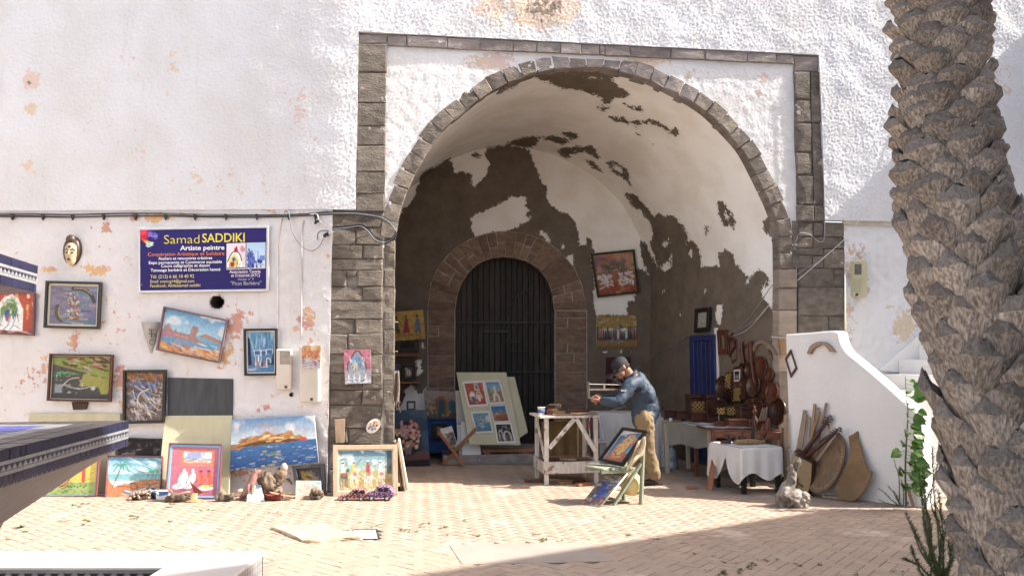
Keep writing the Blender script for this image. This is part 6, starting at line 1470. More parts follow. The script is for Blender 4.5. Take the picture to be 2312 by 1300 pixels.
t_ = thing('model_boat', 'red model boat with a flat plank across it under the knotted driftwood', 'model boat', G(625, 1130), 'model boats on the paving'); b_ = MB(); hull(b_, G(636,1130), G(596,1128), .12, .06); b_.obj('hull', M_redp, t_); b_ = MB(); b_.tube([G(600,1128)+[0,0,.05], G(592,1127)+[0,0,.11], W(587,1100,gy(592,1127))], [.02,.012,.005], 7); b_.obj('prow', M_redp, t_); b_ = MB(); b_.bar(G(610,1130)+[0,-.03,.10], G(660,1127)+[0,0,.03], .10, .012); b_.obj('plank', M_yelw, t_, bevel=.003)
b_ = MB(); lump(b_, [L(643,1079,.02), L(652,1082,.06), L(656,1087,.07), L(659,1093,.06)], [.008,.016,.012,.008], .2, 31, 7); o = b_.obj('driftwood_twig', M_drift, None, True); tag(o, 'small driftwood twig stuck on the wall left of the grey frame', 'twig')
def a_ykl(a): a.grad('5a5450', '4a4442'); a.rect(.15,.1,.6,.75,'b8942c'); a.dabs(20, ['d8b43c','6a5a2c','3a5a9c','2c2a2c'], (.1,.1,.65,.9), .2, .05, 1, 1); a.cloud('a08a84', 4, .3, .7, (.6,0,1,1))
picture('grey framed picture with a yellow patch standing in the corner by the pillar', [L(660,1051,.06), L(733,1046,.06), G(738,1117), G(663,1122)], a_ykl, 24, (.045, .03, M_greyf), None, 'paintings shown along the left wall')
def a_dots(a): a.grad('ead8c8', 'e6d2b8'); a.dabs(110, ['e8a08c','f2e6d8','e0c04a','c86a5a','f6efe6','8ab8b0'], (0,0,1,1), .1, .03, .2, .7); a.dabs(16, ['4aa0b8','7ac0c8'], (.65,.05,1,.4), .15, .04, .3, .5)
y_ = gy(697, 1125); picture('pale speckled canvas block standing in front of the grey framed picture', [W(668,1084,y_+.04), W(723,1085,y_+.04), G(725,1124), G(667,1125)], a_dots, 25, None, None, 'paintings shown along the left wall', th=.07)
t_ = thing('coral_lump', 'rough brown coral lump on a flat wooden base before the speckled canvas', 'coral ornament', G(708, 1128)); y_ = gy(710, 1127); g = random.Random(5); b_ = MB()
for _ in range(26): u_ = g.random(); b_.ell(W(lerp(703, 728, u_), lerp(1124, 1105 + 10*abs(u_-.35), g.random()), y_ + g.uniform(-.03,.03)), g.uniform(.018,.035), 8, 6, jit=.22, seed=_)
b_.obj('coral', M_drift, t_, True); b_ = MB(); b_.box(G(698,1127) + [0,0,.02], (.13,.08,.04)); b_.obj('base', M_twood, t_, bevel=.006)
# two beaded model cars
M_bead = None
t = NT('beaded_car_skin'); O = t.tc.outputs['Object']; vo = t.n('ShaderNodeTexVoronoi', {'Vector': O, 'Scale': 62.0}); dd = t.ramp(vo.outputs['Distance'], .34, .28); M_beads = {}
def beads(name, base, dot):
    t = NT(name); O = t.tc.outputs['Object']; vo = t.n('ShaderNodeTexVoronoi', {'Vector': O, 'Scale': 58.0}); m = t.ramp(vo.outputs['Distance'], .42, .34); t.bump(m, .6, .004); return t.done(t.mix(m, base, dot), .5, .4)
M_b1 = beads('red_beads', (.16, .02, .03), (.55, .45, .45)); M_b2 = beads('violet_beads', (.10, .025, .11), (.52, .42, .50))
M_tyre = mat('black_rubber', (.02, .02, .02), bump=.1, rough=.7); M_hub = mat('white_hub', (.7, .7, .68), bump=0); M_cwin = mat('dark_car_window', (.03, .03, .035), rough=.2, bump=0)
def toycar(label, xa, xb, yg, hpx, m, old):
    a, b = G(xa, yg), G(xb, yg); t_ = thing('model_car', label, 'model car', (a + b) / 2, 'model cars before the riders picture'); Ln = np.linalg.norm(b - a); d = (b - a) / Ln; s_ = np.cross([0,0,1.0], d); H = hpx / 190.; wdt = .13
    side = [(0,.18),(0,.48),(.05,.56),(.26,.6),(.36,.95),(.45,1.0),(.82,1.0),(.92,.85),(1,.6),(1,.2)] if old else [(0,.2),(0,.38),(.18,.46),(.32,.52),(.45,.95),(.55,1.0),(.88,1.0),(.96,.7),(1,.5),(1,.2)]
    b_ = MB(); b_.prism([a + d*Ln*x + s_*-wdt/2 + [0,0,H*z] for x, z in side], s_ * wdt); b_.obj('body', m, t_, bevel=.008)
    for x0, x1 in (((.42,.6),(.64,.82)) if old else ((.5,.66),(.7,.88))):
        b_ = MB(); b_.prism([a + d*Ln*x + s_*(-wdt/2-.002) + [0,0,H*z] for x, z in ((x0,.64),(x1,.64),(x1-.01,.9),(x0+.04,.9))], s_ * (wdt+.004)); b_.obj('window', M_cwin, t_)
    for x in (.2, .78):
        for sd in (-1, 1):
            c = a + d*Ln*x + s_*sd*(wdt/2) + [0,0,H*.19]; M_ = Matrix((tuple(d), (0,0,1), tuple(s_))).transposed(); b_ = MB(); b_.lathe([(0,-.014),(H*.19,-.014),(H*.19,.014),(0,.014)], 14, c, M_); w_ = b_.obj('wheel', M_tyre, t_, True); b_ = MB(); b_.lathe([(0,-.017),(H*.10,-.017),(H*.10,.017),(0,.017)], 10, c, M_); b_.obj('hub', M_hub, w_)
    b_ = MB(); b_.bar(a + s_*-wdt/2 + [0,0,H*.26] - d*.012, a + s_*wdt/2 + [0,0,H*.26] - d*.012, .02, .014); b_.obj('bumper', m, t_, bevel=.003)
toycar('red beaded model car, left one of the pair, in front of the riders picture', 768, 832, 1128, 25, M_b1, False); toycar('violet beaded model car, larger right one of the pair, by the riders picture', 829, 889, 1128, 31, M_b2, True)

# ------------------------------------------------------------------ inside the vault, left side and back wall
GI = 'pictures inside the vault'
LX = lambda px, py, y: W(px, py, y)
def a_yel(a):
    a.grad('d8b030', 'c89a28'); a.dabs(50, ['e8c850','b88420','d8a838'], (0,0,1,1), .16, .05, .3, .8); a.line([(.1,.82),(1,.8)], .014, 'b03a2a')
    for x, cc in ((.2,'5a6a58'),(.48,'b03048'),(.8,'6a7c98')): a.poly([(x-.1,.75),(x-.05,.35),(x-.02,.26),(x+.05,.28),(x+.06,.5),(x+.1,.74)], cc); a.ell(x,.2,.03,.05,'2a2422'); a.line([(x-.05,.74),(x-.03,.9)], .02, '3a2a22'); a.line([(x+.05,.74),(x+.04,.9)], .02, '3a2a22')
    a.poly([(.18,.6),(.28,.58),(.3,.66),(.22,.72)], '8a3024')
picture('yellow painting of three walking figures high on the left inside the vault', onW([(880,705),(955,699),(961,764),(880,771)], 3.7), a_yel, 31, None, None, GI)
def a_mkt(a): a.grad('4a4238', '3a342c'); a.dabs(60, ['8a5a4a','5a6a5a','a88a6a','7a3a3a','4a5a7a','2a2622'], (0,.2,1,1), .1, .03, .8, 1.2); a.ell(.6,.3,.25,.25,'26221e'); a.rect(0,.88,1,1,'7a6a4a')
picture('dark crowded painting standing on a shelf below the yellow painting', onW([(880,771),(946,770),(946,799),(880,800)], 3.72), a_mkt, 32, None, None, GI)
for y, x1, lb in ((802, 947, 'brown wooden shelf under the dark crowded painting'), (863, 948, 'brown wooden shelf under the small black framed picture')):
    b_ = MB(); a, b = W(870, y, 3.72), W(x1, y, 3.72); b_.bar(a, b, .24, .025, up=(0,0,1)); o = b_.obj('shelf', M_orw, bevel=.003); tag(o, lb, 'shelf')
def a_circ(a): a.grad('8a7088', '7a6478'); a.dabs(30, ['b08a9c','5a6a8a','a86a4a'], (0,0,1,1), .2, .06); a.ell(.5,.55,.32,.32,'c8b470'); a.ell(.5,.55,.22,.22,'e0dcd4'); a.line([(.5,.4),(.5,.7)], .06, '4a4a6a'); a.ell(.2,.15,.15,.15,'d8d8b0')
picture('small black framed picture of pale circles standing on the lower shelf', onW([(908,823),(937,822),(939,857),(907,858)], 3.62), a_circ, 33, (.05, .03, M_blackf), None, GI)
def a_b2(a): a.grad('6a7a9a', '4a5a7a'); a.dabs(14, ['9ab0c8','3a4a6a'], (0,0,1,1), .3, .06)
picture('narrow blue picture at the pillar side of the lower shelf', onW([(880,822),(902,822),(902,857),(880,857)], 3.68), a_b2, 34, None, None, GI)
def a_flow(a):
    a.grad('3a506a', '2c3a50'); a.cloud('4a6a80', 4, .1, .8, al=.6); a.rect(0,.74,1,1,'6a3c44'); a.grad('7a4448', '6a4438', .74, .88); a.grad('3a2228', '2a1a20', .88, 1); a.ell(.42,.5,.36,.3,'24342c'); a.poly([(.32,.6),(.54,.6),(.5,.8),(.36,.8)], '8a6a70'); a.ell(.43,.79,.08,.03,'5a4450')
    g = random.Random(3)
    for _ in range(85):
        r, th = .36 * g.random() ** .6, g.uniform(0, 6.28); x, y = .42 + r * math.cos(th), .47 + r * .8 * math.sin(th)
        if y > .68: continue
        s_ = g.uniform(.025, .05); cc = g.choice(['c85a6a','d8a04a','8ab0c8','c23a3a','e8b0a8','5a8ab0','d87a3a','e0c890','c86a8a']); a.ell(x, y, s_ * 1.1, s_ * .8, cc); a.ell(x, y - .006, s_ * .5, s_ * .35, 'f0e0d0', .5)
picture('large flower bouquet painting on dark blue standing on the floor inside the pillar', [W(886,925,2.6), W(963,925,2.6), G(971,1052), G(886,1055)], a_flow, 35, None, None, GI, th=.02)
def a_arch(a):
    a.grad('a8988c', '8a7a70'); a.rect(0,.7,1,1,'6a5c54'); a.poly([(.35,1),(.35,.4),(.45,.2),(.6,.18),(.7,.4),(.7,.9)], 'a8582c'); a.poly([(.42,1),(.42,.45),(.5,.3),(.58,.3),(.63,.45),(.63,.9)], '2c5a6a'); a.poly([(.74,.8),(.74,.4),(.85,.3),(.97,.4),(.97,.75)], '3a6a7a'); a.curve([(.72,.8),(.72,.38),(.85,.26),(.98,.38)], .03, 'b8783c')
    for _ in range(34): x = a.r.uniform(.05,.4); a.ell(x, a.r.uniform(.35,.9), .03, .05, a.r.choice(['b8904a','8a4a3a','4a7a6a','c8b070','7a3a4a']))
    a.dabs(20, ['c84a3a','d8b45a','5a8a5a'], (.5,.7,.98,.92), .05, .03)
picture('painting of ochre arches and pots standing on the blue chest', [W(957,880,3.3), W(1030,884,3.3), W(1031,945,3.2), W(960,943,3.2)], a_arch, 36, None, None, GI)
M_bluebox = mat('blue_chest_paint', (.035, .09, .26), (.025, .06, .17), scale=8, bump=.3)
ch_ = thing('blue_chest', 'bright blue painted chest under the arches painting beside the doorway', 'chest', G(998, 1035)); a = W(962, 948, 3.15); b = W(1036, 948, 3.15); b_ = MB(); zt_ = a[2]; b_.box(((a[0]+b[0])/2, 3.38, zt_/2 + .05), (b[0]-a[0], .44, zt_ - .1)); b_.obj('body', M_bluebox, ch_, bevel=.008); b_ = MB(); b_.box(((a[0]+b[0])/2, 3.37, zt_ + .012), (b[0]-a[0]+.04, .48, .022)); b_.obj('lid', M_bluebox, ch_, bevel=.004); b_ = MB()
for sx_ in (a[0] + .05, b[0] - .05):
    for sy_ in (3.2, 3.55): b_.box((sx_, sy_, .05), (.05, .05, .1))
b_.obj('foot', M_bluebox, ch_)
def a_bf(a): a.grad('3a4a5a', '2a3a4a'); a.poly([(.2,.1),(.8,.15),(.75,.8),(.3,.9)], 'b8942c', jag=.03); a.ell(.5,.5,.12,.2,'4a3a5a')
picture('dark framed yellow and violet picture hung on the front of the blue chest', onW([(976,955),(1010,956),(1008,992),(975,990)], 3.13), a_bf, 37, (.04, .02, M_blackf), None, GI)
b_ = MB(); b_.ell(W(905,895,3.2), (.16,.14,.26), 10, 8, jit=.12, seed=4); b_ = MB(); P = [W(886,885,3.3), W(917,888,3.3), W(905,915,3.3), W(895,925,3.3), W(886,925,3.3)]; b_.prism(P, (0, .25, 0)); o = b_.obj('covered_bundle', mat('dark_red_cloth', (.10, .03, .03), (.06, .02, .02)), None, bevel=.02); tag(o, 'dark red cloth bundle behind the flower painting', 'bundle')
b_ = MB(); b_.ring(onW([(918,905),(938,905),(938,926),(918,926)], 3.25), onW([(922,909),(934,909),(934,922),(922,922)], 3.25), (0, .02, 0)); o = b_.obj('empty_frame', M_greyf, None); tag(o, 'small empty grey frame leaning above the flower painting', 'frame')
for lb, P, m in (('tall narrow white card standing left of the cream display board', [W(1028,881,2.95), W(1050,883,2.95), W(1052,950,2.9), W(1031,958,2.9)], M_whitem), ('wide blank white card leaning behind the print rack', [W(1040,951,2.6), W(1077,950,2.6), W(1087,1030,2.45), W(1043,1031,2.45)], M_whitem), ('narrow blank white card behind the print rack, left of the wide one', [W(1031,958,2.65), W(1040,957,2.65), W(1050,1030,2.5), W(1036,1032,2.5)], M_paper)): panel(lb, P, m, .015, 'white_card', 'card', 'blank white cards')
# display boards with prints
yb0, yb1 = 2.75, 2.35
def dbp(px, py, o=0):
    # tilted board plane through (1030,840)@y0 .. (1060,1000)@y1
    p0 = W(1030, 840, yb0); p1 = W(1060, 1004, yb1); n = np.cross(p1 - p0, [1.0, 0, 0]); n /= np.linalg.norm(n); n = n if n[1] < 0 else -n; return PLN(px, py, p0 + n * o, n)
panel('front cream display board carrying five prints, leaning before the big door', [dbp(1030,840), dbp(1143,840), dbp(1176,1004), dbp(1060,1003)], M_board, .02, 'display_board', 'display board', 'cream display boards by the door')
panel('rear cream display board without prints, showing at the right of the front one', [dbp(1120,850,-.06), dbp(1162,850,-.06), dbp(1192,975,-.06), dbp(1150,1004,-.06)], M_board, .02, 'display_board', 'display board', 'cream display boards by the door')
def pr1(a): a.grad('c4502c', 'b4401f'); a.rect(.5,.05,.72,.35,'e8dcc8'); a.rect(.56,.08,.68,.3,'4a6a7c'); a.ell(.3,.62,.14,.22,'e8e4da'); a.rect(.2,.62,.42,.9,'3a6a8c'); a.curve([(.5,.7),(.6,.45),(.72,.45),(.82,.7)], .05, 'ead8b8'); a.ell(.65,.7,.09,.16,'e8e0d8'); a.dabs(16, ['e8a050','7a2a1a','f0e0c0'], (0,0,1,1), .12, .025, 1.2, .6)
def pr2(a): a.grad('5a94b8', '86b0c0', 0, .45); a.grad('b89450', 'a87c3c', .45, 1); a.poly([(0,.3),(.3,.5),(.35,1),(0,1)], 'b08a44'); a.poly([(1,.35),(.7,.5),(.6,1),(1,1)], 'a07a3a'); a.rect(.5,.2,.6,.6,'e6e2d8'); a.curve([(.35,.9),(.42,.65),(.55,.6),(.68,.7),(.7,.95)], .06, 'f0ece4'); a.rect(.14,.55,.24,.85,'2c3a4a'); a.dabs(12, ['f0eae0','3a3430'], (.1,.3,.9,.95), .1, .02, 1.4, .4)
def pr3(a): a.grad('2c6a9c', '3a7aa8', 0, .5); a.grad('a8722c', '8a3a24', .5, 1); a.cloud('d8a84a', 5, .3, .5, (0,.3,1,.6)); a.dabs(26, ['e8d8b0','c2522c','3a2a24','7ab0c8'], (0,.35,1,.95), .12, .03, .3, 1.2)
def pr4(a): a.grad('6aa0b0', '4a8aa0'); a.cloud('e8e4c0', 3, .2, .6, (0,0,1,.5)); a.dabs(36, ['24405c','e8f0f0','3a6a8c','c8b060'], (.2,.3,.85,.8), .14, .03, .5, 1.2); a.grad('3f8aa0', '2f7a98', .85, 1)
def pr5(a): a.grad('3a3230', '2c2624'); a.curve([(.15,.9),(.15,.5),(.25,.35),(.35,.5),(.35,.85)], .05, 'd8d0c4'); a.curve([(.45,.95),(.45,.6),(.6,.42),(.82,.55),(.86,.95)], .07, 'e0d8cc'); a.ell(.66,.8,.14,.2,'6a5a50'); a.rect(.5,.1,.75,.22,'8a7c74'); a.dabs(16, ['cfc6ba','5a4a44'], (.1,.1,.95,.95), .08, .025, 1, .8)
for lb, q, fn_ in (('unmounted print of a red street with white gateway, upper left on the board', [(1043,861),(1092,858),(1103,916),(1057,919)], pr1), ('unmounted print of an ochre alley under blue sky, upper right on the board', [(1092,858),(1128,857),(1143,910),(1104,913)], pr2), ('small print of a brown town under deep blue sky on the board', [(1104,914),(1142,912),(1153,952),(1114,954)], pr3), ('print of a dark rider on pale green, lower left on the board', [(1062,929),(1105,927),(1115,976),(1074,978)], pr4), ('dark brown print with two white outlined arches, lowest on the board', [(1115,954),(1154,953),(1165,999),(1123,1000)], pr5)):
    P = [dbp(x, y, .014) for x, y in q]; t_ = thing('print', lb, 'print', P[3], 'prints pinned on the cream board'); n_ = np.cross(P[1]-P[0], P[3]-P[0]); n_ /= np.linalg.norm(n_); n_ = n_ if n_[1] < 0 else -n_; b_ = MB(); b_.prism(P, -n_ * .003); b_.obj('margin', M_paper, t_)
    c = sum(P) / 4; Q = [lerp(p, c, .17) for p in P]; w_, h_ = res(Q); A_ = Art(w_, h_, 'ffffff', 40); fn_(A_); A_.grain(.05); canvas_mesh('image', Q, A_, t_, .002, .002, False)
# X rack
xr = thing('print_rack', 'folding wooden X rack holding loose prints before the display board', 'print rack', G(1030, 1050)); yr = gy(1035, 1050)
for sd, nm in ((0, .0), (1, .42)):
    for (x0, y0, x1, y1) in ((990,974,1048,1052), (1074,968,999,1050)): b_ = MB(); b_.bar(W(x0, y0, yr + nm), G(x1, y1) * [1,1,0] + [0, nm, .0] + [0, 0, .01], .05, .022, up=(0,1,0)); b_.obj('leg', M_orw, xr, bevel=.004)
for (x, y) in ((990,974), (1074,968), (1019,1012)): b_ = MB(); b_.bar(W(x, y, yr), W(x, y, yr) + [0, .42, 0], .028, .028); b_.obj('rail', M_orw, xr, bevel=.004)
b_ = MB(); b_.add([W(992,976,yr+.03), W(1021,1020,yr+.03), W(1021,1020,yr+.03)+[0,.36,0], W(992,976,yr+.03)+[0,.36,0]], [(0,1,2,3)]); b_.add([W(1070,972,yr+.03), W(1022,1020,yr+.03), W(1022,1020,yr+.03)+[0,.36,0], W(1070,972,yr+.03)+[0,.36,0]], [(0,1,2,3)]); o = b_.obj('canvas_sling', M_paper, xr); sm = o.modifiers.new('thickness', 'SOLIDIFY'); sm.thickness = .006
for k, (x0, y0, x1, y1, x2, y2, x3, y3) in enumerate(((993,968,1020,961,1033,1003,1015,1014), (1040,972,1062,964,1060,972,1026,1012), (1050,966,1072,966,1050,1008,1028,1010))):
    P = [W(x0,y0,yr+.12+.05*k), W(x1,y1,yr+.2+.05*k), W(x2,y2,yr+.2+.05*k), W(x3,y3,yr+.12+.05*k)]
    if k == 0:
        o = picture('loose print with a white border lying in the X rack', P, lambda a: (a.grad('e8e4dc','dcd8d0'), a.rect(.3,.3,.92,.95,'7a6a5a'), a.dabs(30, ['b05a3a','3a4a5a','d8c8a0','5a7a8a'], (.32,.32,.9,.93), .14, .04)), 50, None, None, None, 'print', 'print', .004)
    else: panel(['', 'blank backing sheet in the X rack, nearer the middle', 'blank backing sheet at the right of the X rack'][k], P, M_paper, .006, 'sheet', 'sheet', None)
# pallet on the step
pt = thing('pallet', 'low wooden pallet of bare planks lying along the door step', 'pallet', G(1170, 1048)); y_ = gy(1100, 1046)
for yy in (1017, 1030): b_ = MB(); b_.bar(W(1088, yy, y_ - .02), W(1330, yy, y_ - .02), .02, .045); b_.obj('plank', M_orw, pt, bevel=.003)
for x in (1092, 1180, 1325): b_ = MB(); b_.bar(W(x, 1023, y_), W(x + 14, 1023, y_), .05, .07); b_.obj('block', M_orw, pt, bevel=.003)
for k in range(4): b_ = MB(); b_.bar(W(1088, 1013, y_ + .06 + .11*k), W(1330, 1013, y_ + .06 + .11*k), .09, .018); b_.obj('plank', M_twood, pt, bevel=.003)
# pictures right of the door
def a_org(a):
    a.grad('c9825a', 'a84a34'); a.cloud('d8a07a', 4, .0, .7, (0,0,1,.45)); a.cloud('7a6a8c', 4, .3, .6, (0,.05,1,.5)); a.cloud('6a8a6a', 4, .5, .5, (0,.2,1,.6)); a.cloud('d8a03c', 4, .1, .6, (.3,.5,.8,1)); a.cloud('b02c24', 4, .1, .6, (0,.7,1,1))
    for x in (.33,.65): a.curve([(x,.62),(x+.01,.4)], .014, '3a3a24'); a.dabs(14, ['3a5a34','5a7a44'], (x-.12,.26,x+.12,.42), .14, .02, .4, .8)
    for bx in ((.08,.52,.4,.82), (.56,.5,.95,.78)): a.dabs(34, ['ece6e0','d8cfc8','f4efe8'], bx, .09, .04, .8, 1.2)
picture('green framed orange painting of palms over white villages on the back wall', onB([(1333,573),(1432,563),(1443,661),(1349,672)], .05), a_org, 61, (.035, .03, M_greenf), None, GI)
def a_peo(a):
    a.grad('b08a3c', 'b89848', 0, .4); a.dabs(30, ['c8a85a','9a7428','d8c080'], (0,0,1,.4), .1, .05, .2, .8); a.grad('b0843c', '9a7030', .7, 1)
    for k in range(20): x = .03+.05*k; cc = a.r.choice(['2a3a5c','7a3428','e0dcd0','3a4a3a','b05a2c','1f2430','c8b090','a84a34']); h = a.r.uniform(.2,.34); a.poly([(x-.025,.74),(x-.02,.72-h),(x+.02,.72-h),(x+.03,.74)], cc); a.ell(x,.7-h,.014,.025,'3a2a20')
    a.poly([(.55,.4),(.6,.26),(.66,.4)], '4a7a6a'); a.rect(.05,.7,.95,.78,'3a4a6a',.7); a.dabs(14, ['d8d0c0','6a7a9a'], (.2,.72,.8,.9), .1, .02)
picture('ochre painting of a crowded market square, unframed, under the orange one', onB([(1347,713),(1437,712),(1439,783),(1347,785)], .03), a_peo, 62, None, None, GI)
def a_red(a): a.grad('5c2228', '4a1a22'); a.line([(.03,.02),(.97,.02),(.97,.98),(.03,.98),(.03,.02)], .04, '3a3c44'); a.dabs(16, ['9a8078','7a5a54'], (.15,.45,.8,.9), .2, .04, .8, 1.2); a.curve([(.2,.6),(.4,.5),(.5,.62),(.35,.7),(.6,.8)], .04, 'a89088')
picture('dark red hanging with a pale scribble low on the back wall behind the man', onB([(1367,806),(1424,806),(1425,880),(1367,880)], .02), a_red, 63, None, None, GI, th=.008)
# right wall: certificate, blue door
def a_cert(a): a.grad('b8b4a4', 'a8a494'); a.line([(.1,.05),(.9,.05),(.9,.95),(.1,.95),(.1,.05)], .02, '8a8678'); a.dabs(10, ['5a564c'], (.2,.18,.8,.85), .3, .012, 0, .05)
P = [R(1572,697,.05), R(1604,693,.05), R(1602,748,.05), R(1569,751,.05)]; picture('dark framed certificate hung above the blue door', P, a_cert, 64, (.07, .025, M_blackf), None, GI, 'certificate', 'certificate')
M_bluedoor = wood('dark_blue_door_paint', (.022, .035, .13), (.014, .022, .085), rough=.45, spec=.4)
bd = thing('blue_door', 'dark blue painted wooden door in the right wall of the vault', 'door', R(1586, 1056)); zt_ = R(1586, 757)[2]
def RB(px, z, o): q = R(px, 815, o + .04); q[2] = z; return q
b_ = MB()
for (xa_, xb_) in ((1557, 1566), (1604, 1613)): b_.prism([RB(xa_, 0, .045), RB(xb_, 0, .045), RB(xb_, zt_, .045), RB(xa_, zt_, .045)], -RN * .06)
b_.prism([RB(1557, zt_ - .09, .048), RB(1613, zt_ - .09, .048), RB(1613, zt_ + .0, .048), RB(1557, zt_ + .0, .048)], -RN * .06); b_.obj('door_frame', M_bluedoor, bd, bevel=.005)
b_ = MB(); b_.prism([RB(1566, 0.01, .012), RB(1604, 0.01, .012), RB(1604, zt_ - .09, .012), RB(1566, zt_ - .09, .012)], RN * -.008); b_.obj('leaf', M_bluedoor, bd)
for a, b in zip((1567,1576,1585,1594), (1575.4,1584.4,1593.4,1603)): b_ = MB(); b_.prism([RB(a, .02, .022), RB(b, .02, .022), RB(b, zt_ - .1, .022), RB(a, zt_ - .1, .022)], -RN * .012); b_.obj('plank', M_bluedoor, bd, bevel=.004)
b_ = MB(); b_.ell(RB(1570, 1.0, .05), .03, 8, 6); b_.obj('handle', M_iron, bd, True)
b_ = MB(); b_.prism([RB(1614, 0, .012), RB(1621, 0, .012), RB(1621, zt_ + .1, .012), RB(1614, zt_ + .1, .012)], -RN * .02); o = b_.obj('door_surround', M_lime, bd)
# ------------------------------------------------------------------ wood shop on the right
M_dkw = wood('polished_thuya_wood', (.075, .025, .014), (.038, .014, .009), rough=.32, spec=.5, var=.3)
M_dkw2 = wood('reddish_carved_wood', (.125, .042, .021), (.068, .022, .012), rough=.38, spec=.45, var=.25)
M_inlay = mat('lemonwood_inlay', (.50, .36, .12), (.42, .28, .09), rough=.35, bump=0)
M_table = wood('reddish_table_wood', (.20, .075, .042), (.13, .048, .028), axis=0, rough=.5)
M_wcloth = mat('white_cotton', (.66, .64, .62), (.60, .58, .56), scale=4, bump=.3, bscale=90, var=.04)
M_gcloth = mat('grey_table_skirt', (.30, .28, .235), (.25, .235, .19), scale=3, bump=.3, bscale=60)
YT = .1
def TY(px, py, o=0): return W(px, py, YT + o)
# long work counter under a white sheet
ct = thing('covered_counter', 'long low counter under a white sheet behind the working man', 'counter', G(1425, 1040)); yc = 1.75
a, b = W(1352, 932, yc), W(1497, 926, yc); zt_ = a[2]
b_ = MB(); b_.box(((a[0]+b[0])/2, yc + .32, zt_ - .02), (b[0]-a[0], .62, .03)); b_.obj('top', M_wcloth, ct, bevel=.006)
nc, nr = 40, 10; v = []
for i in range(nr):
    for k in range(nc):
        s_, t = k / (nc-1), i / (nr-1); v.append(((a[0] + (b[0]-a[0]) * s_), yc - .01 - t * (.02 + .018 * math.sin(s_ * 37) + .012 * math.sin(s_*83+1)), zt_ * (1 - t * .985)))
o = mobj('sheet', v, gridfaces(nr, nc), M_wcloth, ct, True)
b_ = MB()
for x_ in (a[0] + .06, b[0] - .06):
    for y_ in (yc + .08, yc + .56): b_.box((x_, y_, (zt_ - .04) / 2), (.05, .05, zt_ - .04))
b_.obj('leg', M_twood, ct)
# bits on the counter
g = random.Random(12)
b_ = MB(); b_.bar(W(1380,926,yc+.1), W(1412,917,yc+.1), .05, .012); o = b_.obj('wood_offcut', M_twood, bevel=.002); tag(o, 'pale wood offcut lying on the white counter beside the saw', 'offcut')
for x, y, m, lb in ((1487,921,M_whitem,'little white pot at the right end of the white counter'), (1494,920,M_dkw,'little brown pot at the right end of the white counter')):
    c = W(x, y + 6, yc + .2); c[2] = zt_ - .004; b_ = MB(); b_.lathe([(0,0),(.03,0),(.034,.05),(.03,.075),(0,.075)], 10, c); o = b_.obj('pot', m, None, True); tag(o, lb, 'pot')
# side table with grey skirt, running back along the right wall
st = thing('skirted_table', 'table with a grey cloth skirt over pale legs beside the counter', 'table', G(1550, 1060)); A1, A2 = W(1494, 947, 1.25), W(1606, 962, .55); zt_ = .74; A1[2] = A2[2] = zt_; back = np.array([.55, .35, 0])
b_ = MB(); b_.prism([A1, A2, A2 + back, A1 + back], (0, 0, -.03)); b_.obj('top', M_twood, st, bevel=.004)
nc, nr = 30, 6; v = []; dn_ = (A2 - A1) / np.linalg.norm(A2 - A1); on = np.array([dn_[1], -dn_[0], 0]); on = on if on[1] < 0 else -on
for i in range(nr):
    for k in range(nc): s_, t = k/(nc-1), i/(nr-1); v.append(lerp(A1, A2, s_) + on * (.008 + t * (.012 + .01 * math.sin(s_ * 29))) + [0, 0, .004 - t * (.33 + .02 * math.sin(s_ * 11))])
mobj('skirt', v, gridfaces(nr, nc), M_gcloth, st, True)
v = []
for k in range(nc):
    for t in (0, .5, 1): s_ = k/(nc-1); v.append(lerp(A1, A2, s_) + on * (.02 * (1-t) + .0) + back * .12 * t + [0, 0, .008 + .012 * math.sin(s_*17) * (1 - t) - .03 * (t == 0)])
mobj('cloth_edge', v, gridfaces(nc, 3), M_wcloth, st, True)
b_ = MB()
for p in (A1 + (A2-A1)*.1, A2 - (A2-A1)*.04, A1 + back*.9, A2 + back*.9): b_ = MB(); b_.bar(p * [1,1,0], p - [0,0,.03], .055, .055); b_.obj('leg', M_creamf, st, bevel=.004)
# front display table
ft = thing('display_table', 'reddish wooden table with a white runner heaped with carved boxes and trays', 'table', G(1700, 1092)); f0, f1 = TY(1608, 968, .05), TY(1772, 980, -.25); zt_ = .71; f0[2] = f1[2] = zt_; bk_ = np.array([.0, .75, 0])
b_ = MB(); b_.prism([f0, f1, f1 + bk_, f0 + bk_], (0, 0, -.025)); b_.obj('top', M_table, ft, bevel=.004); b_ = MB(); b_.prism([f0 - [0,0,.026], f1 - [0,0,.026], f1 - [0,0,.115], f0 - [0,0,.115]], (0, .025, 0)); b_.obj('apron', M_table, ft, bevel=.003)
for p in (lerp(f0, f1, .03), lerp(f0, f1, .42), lerp(f0, f1, .97), lerp(f0, f1, .03) + bk_ * .92, lerp(f0, f1, .97) + bk_ * .92): b_ = MB(); b_.bar(p * [1,1,0] + [0, .02, 0], p - [0, -.02, .03], .055, .055); b_.obj('leg', M_table, ft, bevel=.004)
v = []
for k in range(30):
    s_ = k / 29
    for t in (0, .4, 1): v.append(lerp(f0, f1, s_) + [0, -.012 * (1 - t) * (t < .3) , 0] + bk_ * .98 * max(0, t) + [0, 0, .004 - (.02 + .012 * math.sin(s_ * 23)) * (t == 0)])
mobj('runner', v, gridfaces(30, 3), M_wcloth, ft, True)
